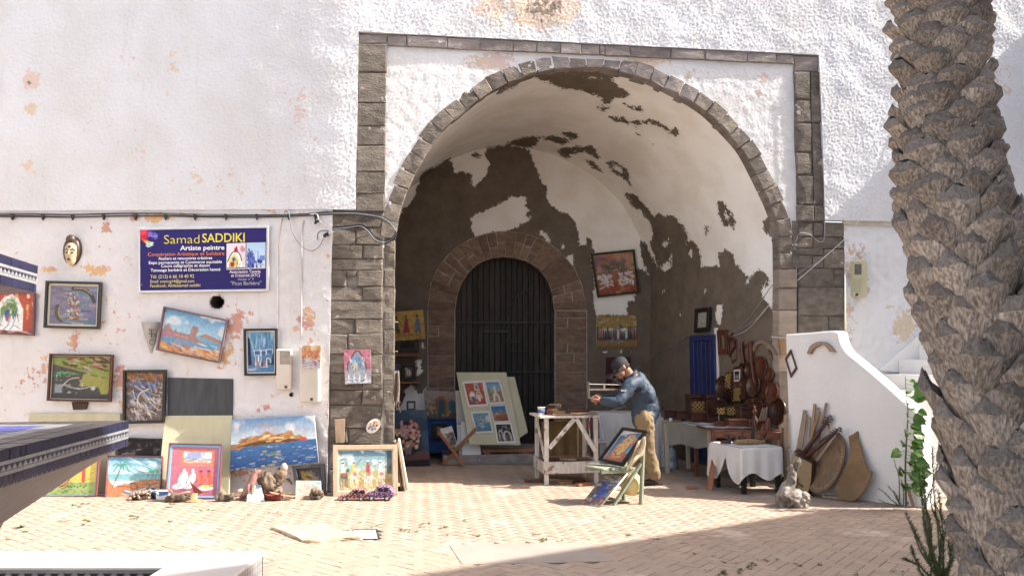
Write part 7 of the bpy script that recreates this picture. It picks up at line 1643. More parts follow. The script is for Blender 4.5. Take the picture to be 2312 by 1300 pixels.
# boxes
GB = 'carved wooden boxes heaped on the tables'
def boxth(label, x0, y0, x1, y1, yy, dp, m, chess=None, lid=True, name='wooden_box'):
    p0, p1 = W(x0, y1, yy), W(x1, y1, yy); h = W(x0, y0, yy)[2] - p0[2]; c = (p0 + p1) / 2 + [0, dp/2, 0]; t_ = thing(name, label, 'box', c, GB)
    b = MB(); b.box(c + [0,0,h*(.39 if lid else .5)], (p1[0]-p0[0], dp, h*(.78 if lid else 1))); b.obj('body', m, t_, bevel=.005)
    if lid: b = MB(); b.box(c + [0,0,h*.9], (p1[0]-p0[0]+.012, dp+.012, h*.2)); b.obj('lid', m, t_, bevel=.006)
    if chess:
        nx, ny = chess; b = MB(); wx, hz = (p1[0]-p0[0])*.9/nx, h*.9/ny
        for i in range(nx):
            for j in range(ny):
                if (i + j) % 2: b.box((p0[0] + (p1[0]-p0[0])*.05 + wx*(i+.5), p0[1]-.008, p0[2] + h*.05 + hz*(j+.5)), (wx*.98, .006, hz*.98))
        b.obj('inlay', M_inlay, t_)['kind'] = 'stuff'
    return t_
boxth('chess board with pale squares propped upright at the left of the heap', 1561, 905, 1602, 932, .95, .03, M_dkw2, (8, 5), False, 'chess_board')
boxth('open dark box with a raised lid behind the chess board', 1558, 890, 1590, 930, 1.05, .2, M_dkw, None, True)
boxth('low dark boxes row on the grey skirted table, leftmost', 1500, 925, 1530, 943, 1.0, .18, M_dkw)
boxth('low dark box beside the leftmost one on the skirted table', 1531, 927, 1562, 945, .9, .18, M_dkw)
boxth('low dark box in front of the propped chess board', 1563, 930, 1598, 949, .75, .16, M_dkw2)
boxth('gabled dark casket at the corner of the skirted table', 1598, 936, 1622, 953, .6, .16, M_dkw)
boxth('tall dark box standing between chess board and trays', 1596, 890, 1622, 935, .85, .16, M_dkw)
boxth('dark box with three pale inlaid squares in the middle of the heap', 1618, 920, 1637, 936, .5, .12, M_dkw, (5, 4))
boxth('dark box with two inlaid columns in the middle of the heap', 1640, 918, 1672, 938, .45, .14, M_dkw, (8, 5))
boxth('wide flat reddish box at the front edge of the display table', 1647, 946, 1690, 962, -.02, .16, M_dkw2)
boxth('flat dark box at the front right of the display table', 1692, 948, 1728, 964, -.05, .16, M_dkw2)
boxth('small reddish box lying left of the flat box at the table edge', 1618, 952, 1640, 963, .12, .1, M_dkw2)
boxth('tall plain dark box under the trays, left one', 1673, 918, 1700, 946, .25, .18, M_dkw)
boxth('tall plain dark box under the trays, middle one', 1701, 900, 1722, 946, .3, .18, M_dkw2)
boxth('tall plain dark box under the trays, rightmost', 1723, 908, 1746, 950, .22, .18, M_dkw)
# boxes and boards shown against the wall
def wallboard(label, q, m, chess=None, photo=False, off=.08, cat='board', name='carved_board'):
    P = [R(x, y, off) for x, y in q]; n = RN; t_ = thing(name, label, cat, P[3], None); b = MB(); b.prism(P, -n * .03); b.obj('panel', m, t_, bevel=.005)
    if chess:
        nx, ny = chess; b = MB(); cc = sum(P) / 4; Q = [lerp(p, cc, .2) + n * .004 for p in P]
        for i in range(nx):
            for j in range(ny):
                if (i + j) % 2: u0, u1, v0, v1 = i/nx, (i+1)/nx, j/ny, (j+1)/ny; b.prism([lerp(lerp(Q[0],Q[1],u),lerp(Q[3],Q[2],u),v_) for u, v_ in ((u0,v0),(u1,v0),(u1,v1),(u0,v1))], -n * .005)
        b.obj('inlay', M_inlay, t_)['kind'] = 'stuff'
    if photo:
        cc = sum(P) / 4; Q = [lerp(p, cc, .34) + n * .005 for p in P]; b = MB(); b.prism(Q, -n * .006); b.obj('white_mount', M_whitem, t_); Q = [lerp(p, cc, .28) + n * .002 for p in Q]; A_ = Art(14, 22, '4a4640', 3); A_.rect(0,0,1,.4,'2a2624'); A_.dabs(16, ['8a8078','b8a8a0','5a6a5a'], (.1,.4,.9,.95), .2, .08); canvas_mesh('photograph', Q, A_, t_, .001, .001, False)
    return t_
wallboard('narrow inlaid chess case standing upright against the vault wall', [(1637,840),(1651,839),(1650,880),(1636,881)], M_dkw2, (4, 9))
wallboard('wide wooden frame with a small photograph, above the inlaid case', [(1654,828),(1675,826),(1675,868),(1654,868)], M_dkw2, None, True, .1, 'picture frame', 'photo_frame')
wallboard('inlaid case with rows of pale figures below the photo frame', [(1656,871),(1674,870),(1672,908),(1653,909)], M_dkw2, (5, 8), False, .14)
wallboard('plain dark case leaning under the narrow inlaid case', [(1633,884),(1652,883),(1651,906),(1632,908)], M_dkw, None, False, .14)
# round trays leaning on the wall: an ellipse each because the wall recedes
GT = 'round wooden trays leaning on the vault wall'
def tray(label, cx, cy, ry, off, m):
    c = R(cx, cy, off); rad_ = abs(R(cx, cy + ry, off)[2] - c[2]); e1 = np.cross([0, 0, 1.0], RN); e2 = np.array([0, 0, 1.0]); tl = .12; nn_ = RN * math.cos(tl) + e2 * math.sin(tl); e2 = e2 * math.cos(tl) - RN * math.sin(tl)
    M_ = np.array([e1, e2, nn_]).T; t_ = thing('wooden_tray', label, 'tray', c - [0, 0, rad_], GT); b = MB(); b.lathe([(0,0),(rad_*.96,0),(rad_,.012),(rad_,.035),(rad_*.93,.035),(rad_*.90,.014),(0,.012)], 28, c, M_); b.obj('dish', m, t_, True)
    b = MB(); b.lathe([(rad_*.3,.012),(rad_*.3,.017),(rad_*.26,.017),(rad_*.26,.012)], 20, c, M_); b.obj('turned_ring', m, t_, True); return t_
tray('tall tray at the far left of the group beside the blue door', 1632, 873, 25, .06, M_dkw); tray('tray high in the group behind the long carved spoon', 1695, 835, 18, .05, M_dkw); tray('tray behind the photo frame right edge', 1680, 838, 19, .04, M_dkw)
tray('topmost large oval looking tray under the wooden arch', 1718, 832, 28, .06, M_dkw2); tray('small round tray right of the topmost one', 1739, 846, 16, .06, M_dkw2); tray('large dark tray in the middle row, left', 1685, 875, 27, .10, M_dkw); tray('large dark tray in the middle row, centre', 1704, 871, 26, .13, M_dkw)
tray('middle tray touching the small round one from below', 1726, 877, 22, .10, M_dkw2); tray('reddish tray low at the right of the group', 1746, 885, 23, .10, M_dkw2); tray('biggest tray standing on the table at the right end', 1758, 929, 31, .10, M_dkw)
# carved things hung on the wall
def hang(name, label, mb, m, cat): o = mb.obj(name, m, None, bevel=.003); return tag(o, label, cat)
def rframe(q, wd, off, dp=.025):
    P = [R(x, y, off) for x, y in q]; c = sum(P) / len(P); b = MB(); b.ring(P, [lerp(p, c, wd) for p in P], RN * -dp); return b
hang('mirror_frame', 'heavy carved wooden mirror frame hung beside the blue door', rframe([(1618,745),(1639,744),(1641,799),(1621,800)], .45, .06, .04), M_dkw2, 'frame')
hang('diamond_frame', 'diamond shaped wooden frame hung next to the heavy mirror frame', rframe([(1651,749),(1659,783),(1646,806),(1641,770)], .28, .06), M_dkw2, 'frame'); hang('slanted_frame', 'slanting rectangular wooden frame behind the diamond frame', rframe([(1646,765),(1663,765),(1664,812),(1652,822)], .25, .04), M_dkw2, 'frame')
hang('wooden_square', 'small wooden frame hung left of the long handled spoon', rframe([(1678,782),(1687,775),(1690,812),(1680,820)], .28, .05), M_dkw2, 'frame'); hang('wooden_square', 'leaning narrow wooden frame below and left of the small frame', rframe([(1668,788),(1675,784),(1677,820),(1672,825)], .3, .04), M_dkw2, 'frame')
b_ = MB(); b_.tube(spline([R(1674,772,.08), R(1675,790,.08), R(1677,806,.08), R(1680,823,.08)], 5), list(np.linspace(.03, .012, 16)), 7); hang('carved_stick', 'short carved wooden handle hung among the small frames', b_, M_dkw2, 'carving')
b_ = MB(); b_.tube(spline([R(1694,769,.10), R(1695,790,.10), R(1697,820,.12), R(1701,850,.14), R(1705,866,.14)], 6), list(np.linspace(.036, .014, 25)), 8); hang('long_spoon', 'long curved wooden spoon handle hung in front of the trays', b_, M_dkw2, 'carving')
def archpiece(name, label, pts, tk, pfn, nrm, m):
    o_ = [pfn(x, y) for x, y in pts[0]]; i_ = [pfn(x, y) for x, y in pts[1]]; o_, i_ = resample(spline(o_, 4), 24), resample(spline(i_, 4), 24); v = list(o_) + list(i_) + [p + nrm * tk for p in o_] + [p + nrm * tk for p in i_]; n = 24; f = []
    for k in range(n-1): f += [(k, k+1, n+k+1, n+k), (2*n+k, 3*n+k, 3*n+k+1, 2*n+k+1), (k, 2*n+k, 2*n+k+1, k+1), (n+k, n+k+1, 3*n+k+1, 3*n+k)]
    f += [(0, n, 3*n, 2*n), (n-1, 3*n-1, 4*n-1, 2*n-1)]; return tag(mobj(name, v, f, m), label, 'arch segment')
archpiece('wooden_arch', 'large curved wooden arch segment hung on the vault wall over the trays', ([(1701,802),(1706,784),(1718,771),(1733,769),(1748,781),(1760,803)], [(1703,815),(1708,795),(1719,778),(1732,776),(1744,787),(1754,798)]), .06, lambda x, y: R(x, y, .02), RN, M_twood)
b_ = MB(); lump(b_, [R(1741,818,.05), R(1740,805,.06), R(1738,795,.05), R(1737,789,.04)], [.012,.03,.025,.012], .2, 41, 8); hang('driftwood_hand', 'grey driftwood piece like a hand hung below the wooden arch', b_, M_drift, 'driftwood')
archpiece('wooden_arch', 'curved brown wooden arch segment hung on the white stair parapet', ([(1826,799),(1832,783),(1843,774),(1856,771),(1872,775),(1889,795)], [(1834,799),(1840,788),(1848,782),(1858,779),(1868,782),(1877,794)]), .05, lambda x, y: PP(x, y) + PN * .006, PN, M_twood)
P = [PP(1787,788) + PN*.03, PP(1801,832) + PN*.03, PP(1787,853) + PN*.03, PP(1774,809) + PN*.03]; c = sum(P)/4; b_ = MB(); b_.ring(P, [lerp(p, c, .24) for p in P], -PN * .028); o = b_.obj('diamond_frame', M_dkw2, None, bevel=.003); tag(o, 'open diamond shaped wooden frame hung on the edge of the white parapet', 'frame')
b_ = MB(); b_.prism([W(1758,766,-.02), W(1772,764,-.02), W(1776,801,-.02), W(1763,802,-.02)], (0, .04, 0)); o = b_.obj('carved_plaque', M_yelw, None, bevel=.004); tag(o, 'pale carved wooden plaque at the corner of vault wall and parapet', 'plaque')
# many more small dark boxes and upright carvings crowding the heap
gq = random.Random(77)
for k in range(24):
    u = gq.random(); x = lerp(1570, 1752, u); yb_ = lerp(938, 952, u) - gq.uniform(0, 22); w_ = gq.uniform(9, 20); h_ = gq.uniform(10, 26)
    boxth('small dark carved box crowded among others on the tables', x, yb_ - h_, x + w_, yb_, lerp(.95, .12, u) + (952 - yb_) * .012, gq.uniform(.06, .14), gq.choice([M_dkw, M_dkw, M_dkw2]), None, gq.random() < .6)['group'] = 'small dark boxes crowded on the tables'
# things standing on the display table
GS = 'carved wooden figures on the tables'
def fig(name, label, c, prof, m, n=12): b_ = MB(); b_.lathe(prof, n, c); o = b_.obj(name, m, None, True); return tag(o, label, 'carving', GS)
c = TY(1704, 950, -.15); c[2] = zt_ + .004; fig('turned_vase', 'tall turned wooden vase standing among the boxes', c, [(0,0),(.04,0),(.045,.02),(.02,.04),(.045,.09),(.05,.12),(.02,.17),(.014,.2),(.03,.22),(.03,.25),(.012,.27),(.016,.3),(0,.31)], M_dkw2)
b_ = MB()
for k in range(3): b_.bar(TY(1710+7*k, 950, -.1) * [1,1,0] + [0,0,zt_+.006], TY(1722+5*k, 922-2*k, -.02), .03, .02, w2=.018)
o = b_.obj('carved_book_rest', M_twood, None, bevel=.003); tag(o, 'folding carved wooden book rest standing on the display table', 'book rest', GS)
b_ = MB(); c = TY(1733, 957, -.2); c[2] = zt_ + .004; b_.tube([c, c+[0,0,.09], c+[0.01,0,.15]], [.03,.034,.02], 9); o = b_.obj('tapered_block', M_dkw2, None, True); tag(o, 'tapered reddish wooden block at the right front of the table', 'carving', GS)
# bottles at the left
for x, y, m, lb in ((1541,923,M_glass,'small dark glass bottle standing at the left of the chess board'), (1514,921,M_whitem,'tiny white cup near the left end of the skirted table'), (1548,925,M_bluep,'tiny blue capped bottle beside the dark glass bottle')):
    c = W(x, y + 10, 1.0); c[2] = .745; fig('bottle', lb, c, [(0,0),(.022,0),(.024,.07),(.010,.10),(.010,.13),(0,.13)] if m is not M_whitem else [(0,0),(.02,0),(.026,.05),(0,.05)], m); bpy.context.scene.objects[-1]
# small white clothed table
sw = thing('small_table', 'small table draped with a torn white cloth carrying carved animals', 'table', G(1690, 1112)); corners = [G(1621, 1099), G(1680, 1115), G(1757, 1111), G(1700, 1098)]
zt2 = .56; 
for q in corners: b_ = MB(); q = q * [1,1,0]; b_.bar(q, q + [0,0,zt2-.02], .055, .055); b_.obj('leg', M_blackf, sw, bevel=.004)
tl_ = [G(1605, 1096), G(1676, 1117), G(1768, 1112), G(1698, 1094)]; tl_ = [q * [1,1,0] + [0,0,zt2] for q in tl_]
b_ = MB(); b_.prism([q - [0,0,.02] for q in tl_], (0,0,.02)); b_.obj('table_top', M_blackf, sw)
# cloth: top sheet and falls along the rim
per = []
for i in range(4):
    for k in range(16): per.append(lerp(tl_[i], tl_[(i+1)%4], k/16))
cc = sum(tl_)/4; v = [cc + [0,0,.006]]; n = len(per); g = random.Random(6)
ring_ = lambda s_, dz, amp: [cc + (p - cc) * s_ + np.array([0,0,dz]) + (p - cc) / np.linalg.norm(p - cc) * amp * math.sin(i * 1.25 + dz * 7) for i, p in enumerate(per)]
drop = [.34 + .05 * math.sin(i * .55) + (.05 if i < 16 else 0) - (.22 * math.exp(-((i - 9) / 1.6) ** 2)) + (.06 if 30 < i < 36 else 0) for i in range(n)]
rows_ = [ring_(.5, .006, 0), ring_(1.0, .006, 0), ring_(1.04, -.01, .004)]
for t in (.25, .5, .75, 1.0): rows_.append([cc + (p - cc) * (1.05 + .05*t) + np.array([0, 0, -.01 - drop[i] * t]) + (p - cc) / np.linalg.norm(p - cc) * (.02 * t * math.sin(i * 1.3) + .012 * t * math.sin(i * .7 + 1)) for i, p in enumerate(per)])
for r_ in rows_: v += r_
f = [(0, 1 + k, 1 + (k+1) % n) for k in range(n)]
for r_ in range(len(rows_) - 1): f += [(1 + r_*n + k, 1 + r_*n + (k+1) % n, 1 + (r_+1)*n + (k+1) % n, 1 + (r_+1)*n + k) for k in range(n)]
o = mobj('cloth', v, f, M_wcloth, sw, True); sub(o)
def quad_animal(label, px0, px1, pyb, hpx, yy, m, z0, kind):
    a, b = W(px0, pyb, yy), W(px1, pyb, yy); Ln = abs(b[0]-a[0]); H = hpx / 184.; x0 = a[0]; t_ = thing('carved_animal', label, 'carving', (x0 + Ln/2, yy, z0), GS); b_ = MB()
    if kind == 'giraffe':
        lump(b_, [np.array([x0+Ln*.35,yy,z0+H*.42]), np.array([x0+Ln*.6,yy,z0+H*.5]), np.array([x0+Ln*.8,yy,z0+H*.52]), np.array([x0+Ln*.9,yy,z0+H*.45])], [.03,.05,.045,.02], .05, 1); b_.tube([np.array([x0+Ln*.5,yy,z0+H*.5]), np.array([x0+Ln*.6,yy,z0+H*.75]), np.array([x0+Ln*.75,yy,z0+H*.95]), np.array([x0+Ln*.5,yy,z0+H*.9])], [.04,.028,.026,.012], 8)
        for dx, dy in ((.45,-.025),(.5,.025),(.8,-.025),(.85,.025)): b_.tube([np.array([x0+Ln*dx,yy+dy,z0+H*.45]), np.array([x0+Ln*dx,yy+dy,z0])], [.018,.012], 6)
    elif kind == 'fish':
        lump(b_, [np.array([x0,yy,z0+.03]), np.array([x0+Ln*.15,yy,z0+.035]), np.array([x0+Ln*.5,yy,z0+.04]), np.array([x0+Ln*.8,yy,z0+.035]), np.array([x0+Ln*.93,yy,z0+.035]), np.array([x0+Ln,yy,z0+.04])], [.008,.03,.038,.028,.012,.03], .05, 2)
    else:
        b_.ell((x0+Ln*.55, yy, z0+H*.6), (Ln*.33,.045,H*.3), 10, 7); b_.ell((x0+Ln*.2, yy, z0+H*.7), (Ln*.15,.035,H*.22), 8, 6); b_.tube([np.array([x0+Ln*.08,yy,z0+H*.65]), np.array([x0,yy,z0+H*.75]), np.array([x0-.01,yy,z0+H*1.0])], [.014,.011,.006], 6)
        for dx, dy in ((.35,-.025),(.38,.025),(.75,-.025),(.78,.025)): b_.tube([np.array([x0+Ln*dx,yy+dy,z0+H*.5]), np.array([x0+Ln*dx,yy+dy,z0])], [.02,.016], 6)
    b_.obj('body', m, t_, True); return t_
ys_ = (tl_[0][1] + tl_[2][1]) / 2
quad_animal('carved wooden camel standing tall on the white clothed table', 1709, 1733, 1001, 46, ys_ - .05, M_dkw2, zt2 + .008, 'giraffe'); quad_animal('long yellowish carved fish lying along the front of the white clothed table', 1655, 1726, 1002, 10, ys_ - .18, M_yelw, zt2 + .008, 'fish'); quad_animal('small dark carved elephant at the left of the white clothed table', 1637, 1664, 997, 22, ys_ + .02, M_dkw, zt2 + .008, 'elephant')
b_ = MB(); c = W(1701, 996, ys_ + .1); c[2] = zt2 + .008; b_.tube(spline([c, c+[.0,0,.08], c+[.01,0,.18], c+[.0,0,.27], c+[.02,0,.33]], 4), list(np.interp(np.linspace(0,1,17), [0,.3,.6,.85,1], [.035,.03,.018,.012,.02])), 8); o = b_.obj('dark_figurine', M_blackf, None, True); tag(o, 'slim black wooden figurine behind the camel on the white table', 'carving', GS)
b_ = MB(); lump(b_, [W(1627,998,ys_-.05), W(1637,997,ys_-.05), W(1650,999,ys_-.05)], [.018,.022,.012], .2, 12, 7); o = b_.obj('wooden_turtle', M_dkw, None, True); tag(o, 'little dark wooden turtle at the left corner of the white table', 'carving', GS)
b_ = MB(); lump(b_, [W(1668,990,ys_+.05), W(1680,989,ys_+.05), W(1690,992,ys_+.05)], [.025,.035,.02], .15, 14, 8); o = b_.obj('wooden_bowl', M_dkw, None, True); tag(o, 'small dark bowl between elephant and figurine on the white table', 'bowl', GS)
b_ = MB(); b_.prism([G(1596,1105) + [0,0,.002], G(1608,1107) + [0,0,.002], W(1622,1020,gy(1602,1100)+.1), W(1611,1018,gy(1602,1100)+.1)], (.0, .03, 0)); o = b_.obj('plank', M_orw, None, bevel=.004); tag(o, 'orange brown plank leaning on the left side of the small white table', 'plank')
b_ = MB(); b_.prism([G(1548,1099), G(1574,1100), G(1578,1104), G(1550,1104)], (0,0,.015)); o = b_.obj('wood_offcut', M_orw, None, bevel=.002); tag(o, 'flat reddish offcut lying on the shaded floor left of the plank', 'offcut')
M_pet = mat('clear_bluish_plastic', (.35, .42, .5), (.3, .36, .44), rough=.15, spec=.6, bump=0); wbt = thing('water_bottle', 'large clear water bottle standing under the skirted table', 'bottle', G(1518, 1060)); b_ = MB(); c = G(1518, 1058); b_.lathe([(0,0),(.075,0),(.08,.02),(.08,.1),(.074,.11),(.08,.12),(.08,.22),(.05,.29),(.022,.31),(.022,.33),(0,.33)], 14, c); b_.obj('body', M_pet, wbt, True); b_ = MB(); b_.lathe([(0,.33),(.024,.33),(.024,.36),(0,.36)], 10, c); b_.obj('cap', M_bluep, wbt)
# ------------------------------------------------------------------ leaning timber, instruments and table tops at the parapet
GL = 'timber pieces leaning on the white parapet'
def leanbar(label, gx, gyp, tx, ty, w_, d_, m, off=.03, name='timber'):
    b_ = MB(); b_.bar(G(gx, gyp) + [0,0,.004], PP(tx, ty) + PN * off, w_, d_, up=PN); return tag(b_.obj(name, m, None, bevel=.004), label, 'timber', GL)
leanbar('plank standing almost upright at the corner between table and parapet', 1774, 1111, 1778, 935, .045, .02, M_twood, .05); leanbar('dark plank behind the upright corner plank', 1767, 1107, 1772, 965, .05, .02, M_dkw2, .03)
leanbar('leftmost of the tall timber strips leaning on the parapet', 1783, 1114, 1820, 925, .04, .02, M_twood); leanbar('second timber strip, close against the leftmost', 1793, 1115, 1825, 935, .035, .02, M_twood, .06); leanbar('tall timber strip third from the left, reaching higher', 1821, 1116, 1842, 911, .035, .02, M_twood)
leanbar('thin timber strip fourth from the left', 1808, 1116, 1852, 919, .03, .018, M_twood, .04); leanbar('timber strip tilting most to the right', 1823, 1118, 1869, 909, .03, .02, M_twood, .04); leanbar('short timber strip crossing in front of the others', 1786, 1118, 1858, 928, .03, .02, M_yelw, .08)
leanbar('thin strip between the leftmost pair and the tall one', 1824, 1116, 1834, 940, .02, .015, M_twood, .05)
M_hide = mat('drumskin_hide', (.36, .28, .17), (.27, .2, .11), scale=6, bump=.3); M_dark = M_dkw
def lute(label, neck0, neck1, body, wpx, yoff, m):
    t_ = thing('long_necked_lute', label, 'lute', G(*body[1]), 'long necked lutes leaning at the parapet'); n0, n1 = PP(*neck0) + PN * yoff, PP(*neck1) + PN * (yoff + .15); b0, b1 = PP(*body[0]) + PN * (yoff + .18), G(*body[1]) + [0,0,.03]
    b_ = MB(); b_.tube([n0, lerp(n0, n1, .5), n1], [.02,.022,.028], 8); b_.obj('neck', m, t_, True)
    d = b1 - b0; d /= np.linalg.norm(d); s_ = np.cross(d, PN); s_ /= np.linalg.norm(s_); w = wpx / 190. / 2; up_ = np.cross(s_, d); up_ = up_ if np.dot(up_, PN) > 0 else -up_
    out = [b0 - s_*w*.75, b0 + s_*w*.75, lerp(b0, b1, .5) + s_*w, b1 + s_*w*.95, b1 - s_*w*.95, lerp(b0, b1, .5) - s_*w]; b_ = MB(); b_.prism(out, -up_ * .10); b_.obj('body', M_dkw, t_, bevel=.012); b_ = MB(); cq = sum(out)/6; b_.prism([lerp(p, cq, .05) + up_*.006 for p in out], -up_ * .005); b_.obj('skin', M_hide, t_)
    b_ = MB()
    for k in (-1, 0, 1): b_.tube([n0 + s_*.008*k + up_*.028, b1 + s_*.012*k + up_*.02 - d*.06], .002, 4)
    b_.obj('string', M_creamf, t_); b_ = MB()
    for k in range(3): b_.tube([lerp(n0, n1, .08+.06*k) - s_*.05, lerp(n0, n1, .08+.06*k) + s_*.05], .008, 6)
    b_.obj('peg', m, t_); b_ = MB(); b_.bar(lerp(b0, b1, .72) - s_*w*.5 + up_*.015, lerp(b0, b1, .72) + s_*w*.5 + up_*.015, .015, .02); b_.obj('bridge', M_dkw2, t_)
    b_ = MB()
    for k in range(3): p = lerp(n0, n1, .12) ; b_.tube([p, p + np.array([.01*k,0,-.09]), p + np.array([.015*k - .01,0,-.2 - .03*k])], .003, 4)
    b_.obj('tassel', M_dkw, t_)
M_neck = wood('dark_red_neck', (.09, .03, .02), (.04, .018, .014), rough=.35, spec=.45)
lute('nearer long necked lute with a dark neck and pale skin, leaning right', (1909,964), (1846,1024), ((1840,1030), (1797,1116)), 60, .12, M_neck); lute('farther long necked lute with a reddish neck, behind the nearer one', (1881,937), (1830,1022), ((1826,1020), (1800,1112)), 44, .05, M_neck)
M_ttop = mat('worn_inlaid_tabletop', (.20, .125, .07), (.125, .075, .04), scale=5, stretch=(5, 5, 1), rough=.6, bump=.4, spots=(16, .7, (.42, .32, .2)))
def ttop(label, outl, offt, m, holes):
    t_ = thing('table_top', label, 'table top', G(*max(outl, key=lambda q: q[1])), 'inlaid table tops leaning on the parapet'); ymx = max(q[1] for q in outl); ymn = min(q[1] for q in outl); P = []
    for x, y in outl: P.append(PP(x, y) + PN * lerp(.03, offt, (y - ymn) / (ymx - ymn)))
    P = spline([*P, P[0]], 4)[:-1]; c = sum(P) / len(P); b_ = MB(); b_.prism(P, -PN * .03); b_.obj('board', m, t_, bevel=.006); b_ = MB(); n = len(P)
    for k in range(0, n, 1):
        p = lerp(P[k], c, .11) + PN * .004; q = lerp(P[k], c, .2) + PN * .004; w = (P[(k+1) % n] - P[k]) * .2; b_.prism([p - w, p + w, q + w * .7, q - w * .7], -PN * .006)
    b_.obj('inlay', mat('pale_worn_inlay', (.30, .225, .15), (.2, .15, .09), bump=.3), t_)['kind'] = 'stuff'
ell_ = [(1876 + 40*math.cos(a)*1.0 + 10*math.sin(a), 1042 - 66*math.sin(a)) for a in np.linspace(0, 2*math.pi, 13)[:-1]]
ttop('large round inlaid table top leaning behind the lutes', ell_, .25, M_ttop, 0); ttop('shield shaped inlaid table top, right of the round one', [(1919,984),(1930,978),(1938,973),(1942,990),(1956,1025),(1970,1057),(1979,1061),(1976,1082),(1960,1112),(1942,1126),(1918,1121),(1900,1104),(1908,1075),(1922,1040),(1924,1010)], .22, mat('ochre_worn_tabletop', (.27, .16, .075), (.18, .105, .045), scale=5, rough=.6, bump=.4, spots=(16, .68, (.48, .38, .22))), 0)
b_ = MB(); b_.bar(G(1812,1109) + [0,0,.03], G(1886,1118) + [0,0,.03], .05, .06); o = b_.obj('timber', M_yelw, None, bevel=.004); tag(o, 'squared timber lying on the ground under the lutes', 'timber', GL); b_ = MB(); b_.bar(G(1860,1123) + [0,0,.02], G(1934,1132) + [0,0,.02], .09, .03); o = b_.obj('timber', M_twood, None, bevel=.004); tag(o, 'flat worn plank lying on the ground below the shield shaped top', 'timber', GL)
# silver driftwood piece in the sun patch
ds = thing('driftwood_swan', 'silvery weathered driftwood stump with a twisted upright neck, on the paving', 'driftwood sculpture', G(1785, 1146)); y_ = gy(1785, 1142); w2 = lambda x, y, o=0: W(x, y, y_ + o)
b_ = MB(); b0 = w2(1785, 1126); b_.ell(b0 + [0,0,.0], (.17,.14,.115), 18, 12, jit=.10, seed=3); o = b_.obj('stump', M_silver, ds, True); sub(o)
b_ = MB(); lump(b_, [w2(1768,1128,-.05), w2(1772,1112,-.02), w2(1779,1100), w2(1786,1084), w2(1790,1068), w2(1789,1056), w2(1785,1048)], [.08,.075,.065,.05,.035,.025,.014], .14, 5, 10); sub(b_.obj('neck', M_silver, ds, True)); b_ = MB(); lump(b_, [w2(1790,1072), w2(1796,1055), w2(1802,1042), w2(1805,1030)], [.03,.025,.022,.008], .15, 6, 9); sub(b_.obj('branch', M_silver, ds, True)); b_ = MB(); lump(b_, [w2(1788,1062), w2(1782,1056), w2(1778,1061)], [.02,.018,.012], .15, 7, 8); sub(b_.obj('spur', M_silver, ds, True))
g = random.Random(4); b_ = MB()
for _ in range(16): a = g.uniform(0, 6.28); b_.ell(b0 + np.array([math.cos(a)*.14, -.08 + math.sin(a)*.04, g.uniform(-.07,.06)]), g.uniform(.025,.05), 8, 6, jit=.25, seed=_)
o = b_.obj('burl', M_silver, ds, True); sub(o)
b_ = MB(); b_.box(G(1814,1145) + [0,0,.025], (.05,.06,.05), rz=.3); o = b_.obj('wood_wedge', M_yelw, None, bevel=.004); tag(o, 'small yellow wood wedge beside the silvery driftwood stump', 'wedge')

# ------------------------------------------------------------------ workbench
wb_ = thing('workbench', 'rough white flaking wooden workbench with diagonal braces', 'workbench', G(1290, 1092)); M_wpaint = mat('flaking_white_paint', (.62, .58, .53), (.45, .40, .35), scale=5, stretch=(4, 4, 1), rough=.7, bump=.5, spots=(7, .58, (.24, .17, .12)))
fl, frr = G(1234, 1094), G(1346, 1091); ang = math.atan2(frr[1]-fl[1], frr[0]-fl[0]); ex = np.array([math.cos(ang), math.sin(ang), 0]); ey = np.array([-math.sin(ang), math.cos(ang), 0]); Lx = np.linalg.norm(frr - fl); Ly = .62; zb = W(1290, 938, fl[1])[2]
def BP(u, v_, z): return fl + ex * u * Lx + ey * v_ * Ly + np.array([0, 0, z])
for u, v_ in ((0, 0), (1, 0), (0, 1), (1, 1)): b_ = MB(); b_.bar(BP(u, v_, 0), BP(u, v_, zb - .03), .055, .055, up=ey); b_.obj('leg', M_wpaint, wb_, bevel=.005)
for k in range(5): b_ = MB(); b_.bar(BP(-.14, -.08 + (k + .5) * 1.2 / 5, zb - .014), BP(1.06, -.08 + (k + .5) * 1.2 / 5, zb - .014), 1.2 * Ly / 5 - .006, .028); b_.obj('top_plank', M_wpaint, wb_, bevel=.003)
for a, b in (((.0, -.03, .48), (.68, -.03, zb - .05)), ((1.0, -.035, .46), (.32, -.035, zb - .05))):
    if a[0] == 0: b = (.62, -.03, zb - .03)
b_ = MB()
for (u0, z0, u1, z1, v_) in ((.05, .47, .56, zb - .04, -.045), (.98, .42, .60, zb - .04, -.045), (.05, .47, .5, zb - .05, 1.04), (.95, .42, .55, zb - .05, 1.04)): b_ = MB(); b_.bar(BP(u0, v_, z0), BP(u1, v_, z1), .055, .024, up=ey); b_.obj('brace', M_wpaint if v_ < 0 else M_twood, wb_, bevel=.004)
b_ = MB(); b_.bar(BP(-.04, .0, .35), BP(-.04, .85, zb - .04), .05, .024, up=ex); b_.obj('brace', M_wpaint, wb_, bevel=.004)
zs = .22
for (p, q) in ((BP(-.06, -.06, zs), BP(1.06, -.06, zs)), (BP(-.06, 1.06, zs), BP(1.06, 1.06, zs)), (BP(-.05, -.03, zs), BP(-.05, 1.03, zs)), (BP(1.05, -.03, zs), BP(1.05, 1.03, zs))): b_ = MB(); b_.bar(p, q, .024, .15); b_.obj('rail', M_wpaint, wb_, bevel=.004)
b_ = MB(); b_.prism([BP(0, 0, zs + .04), BP(1, 0, zs + .04), BP(1, 1, zs + .04), BP(0, 1, zs + .04)], (0, 0, .02)); b_.obj('shelf', M_twood, wb_)
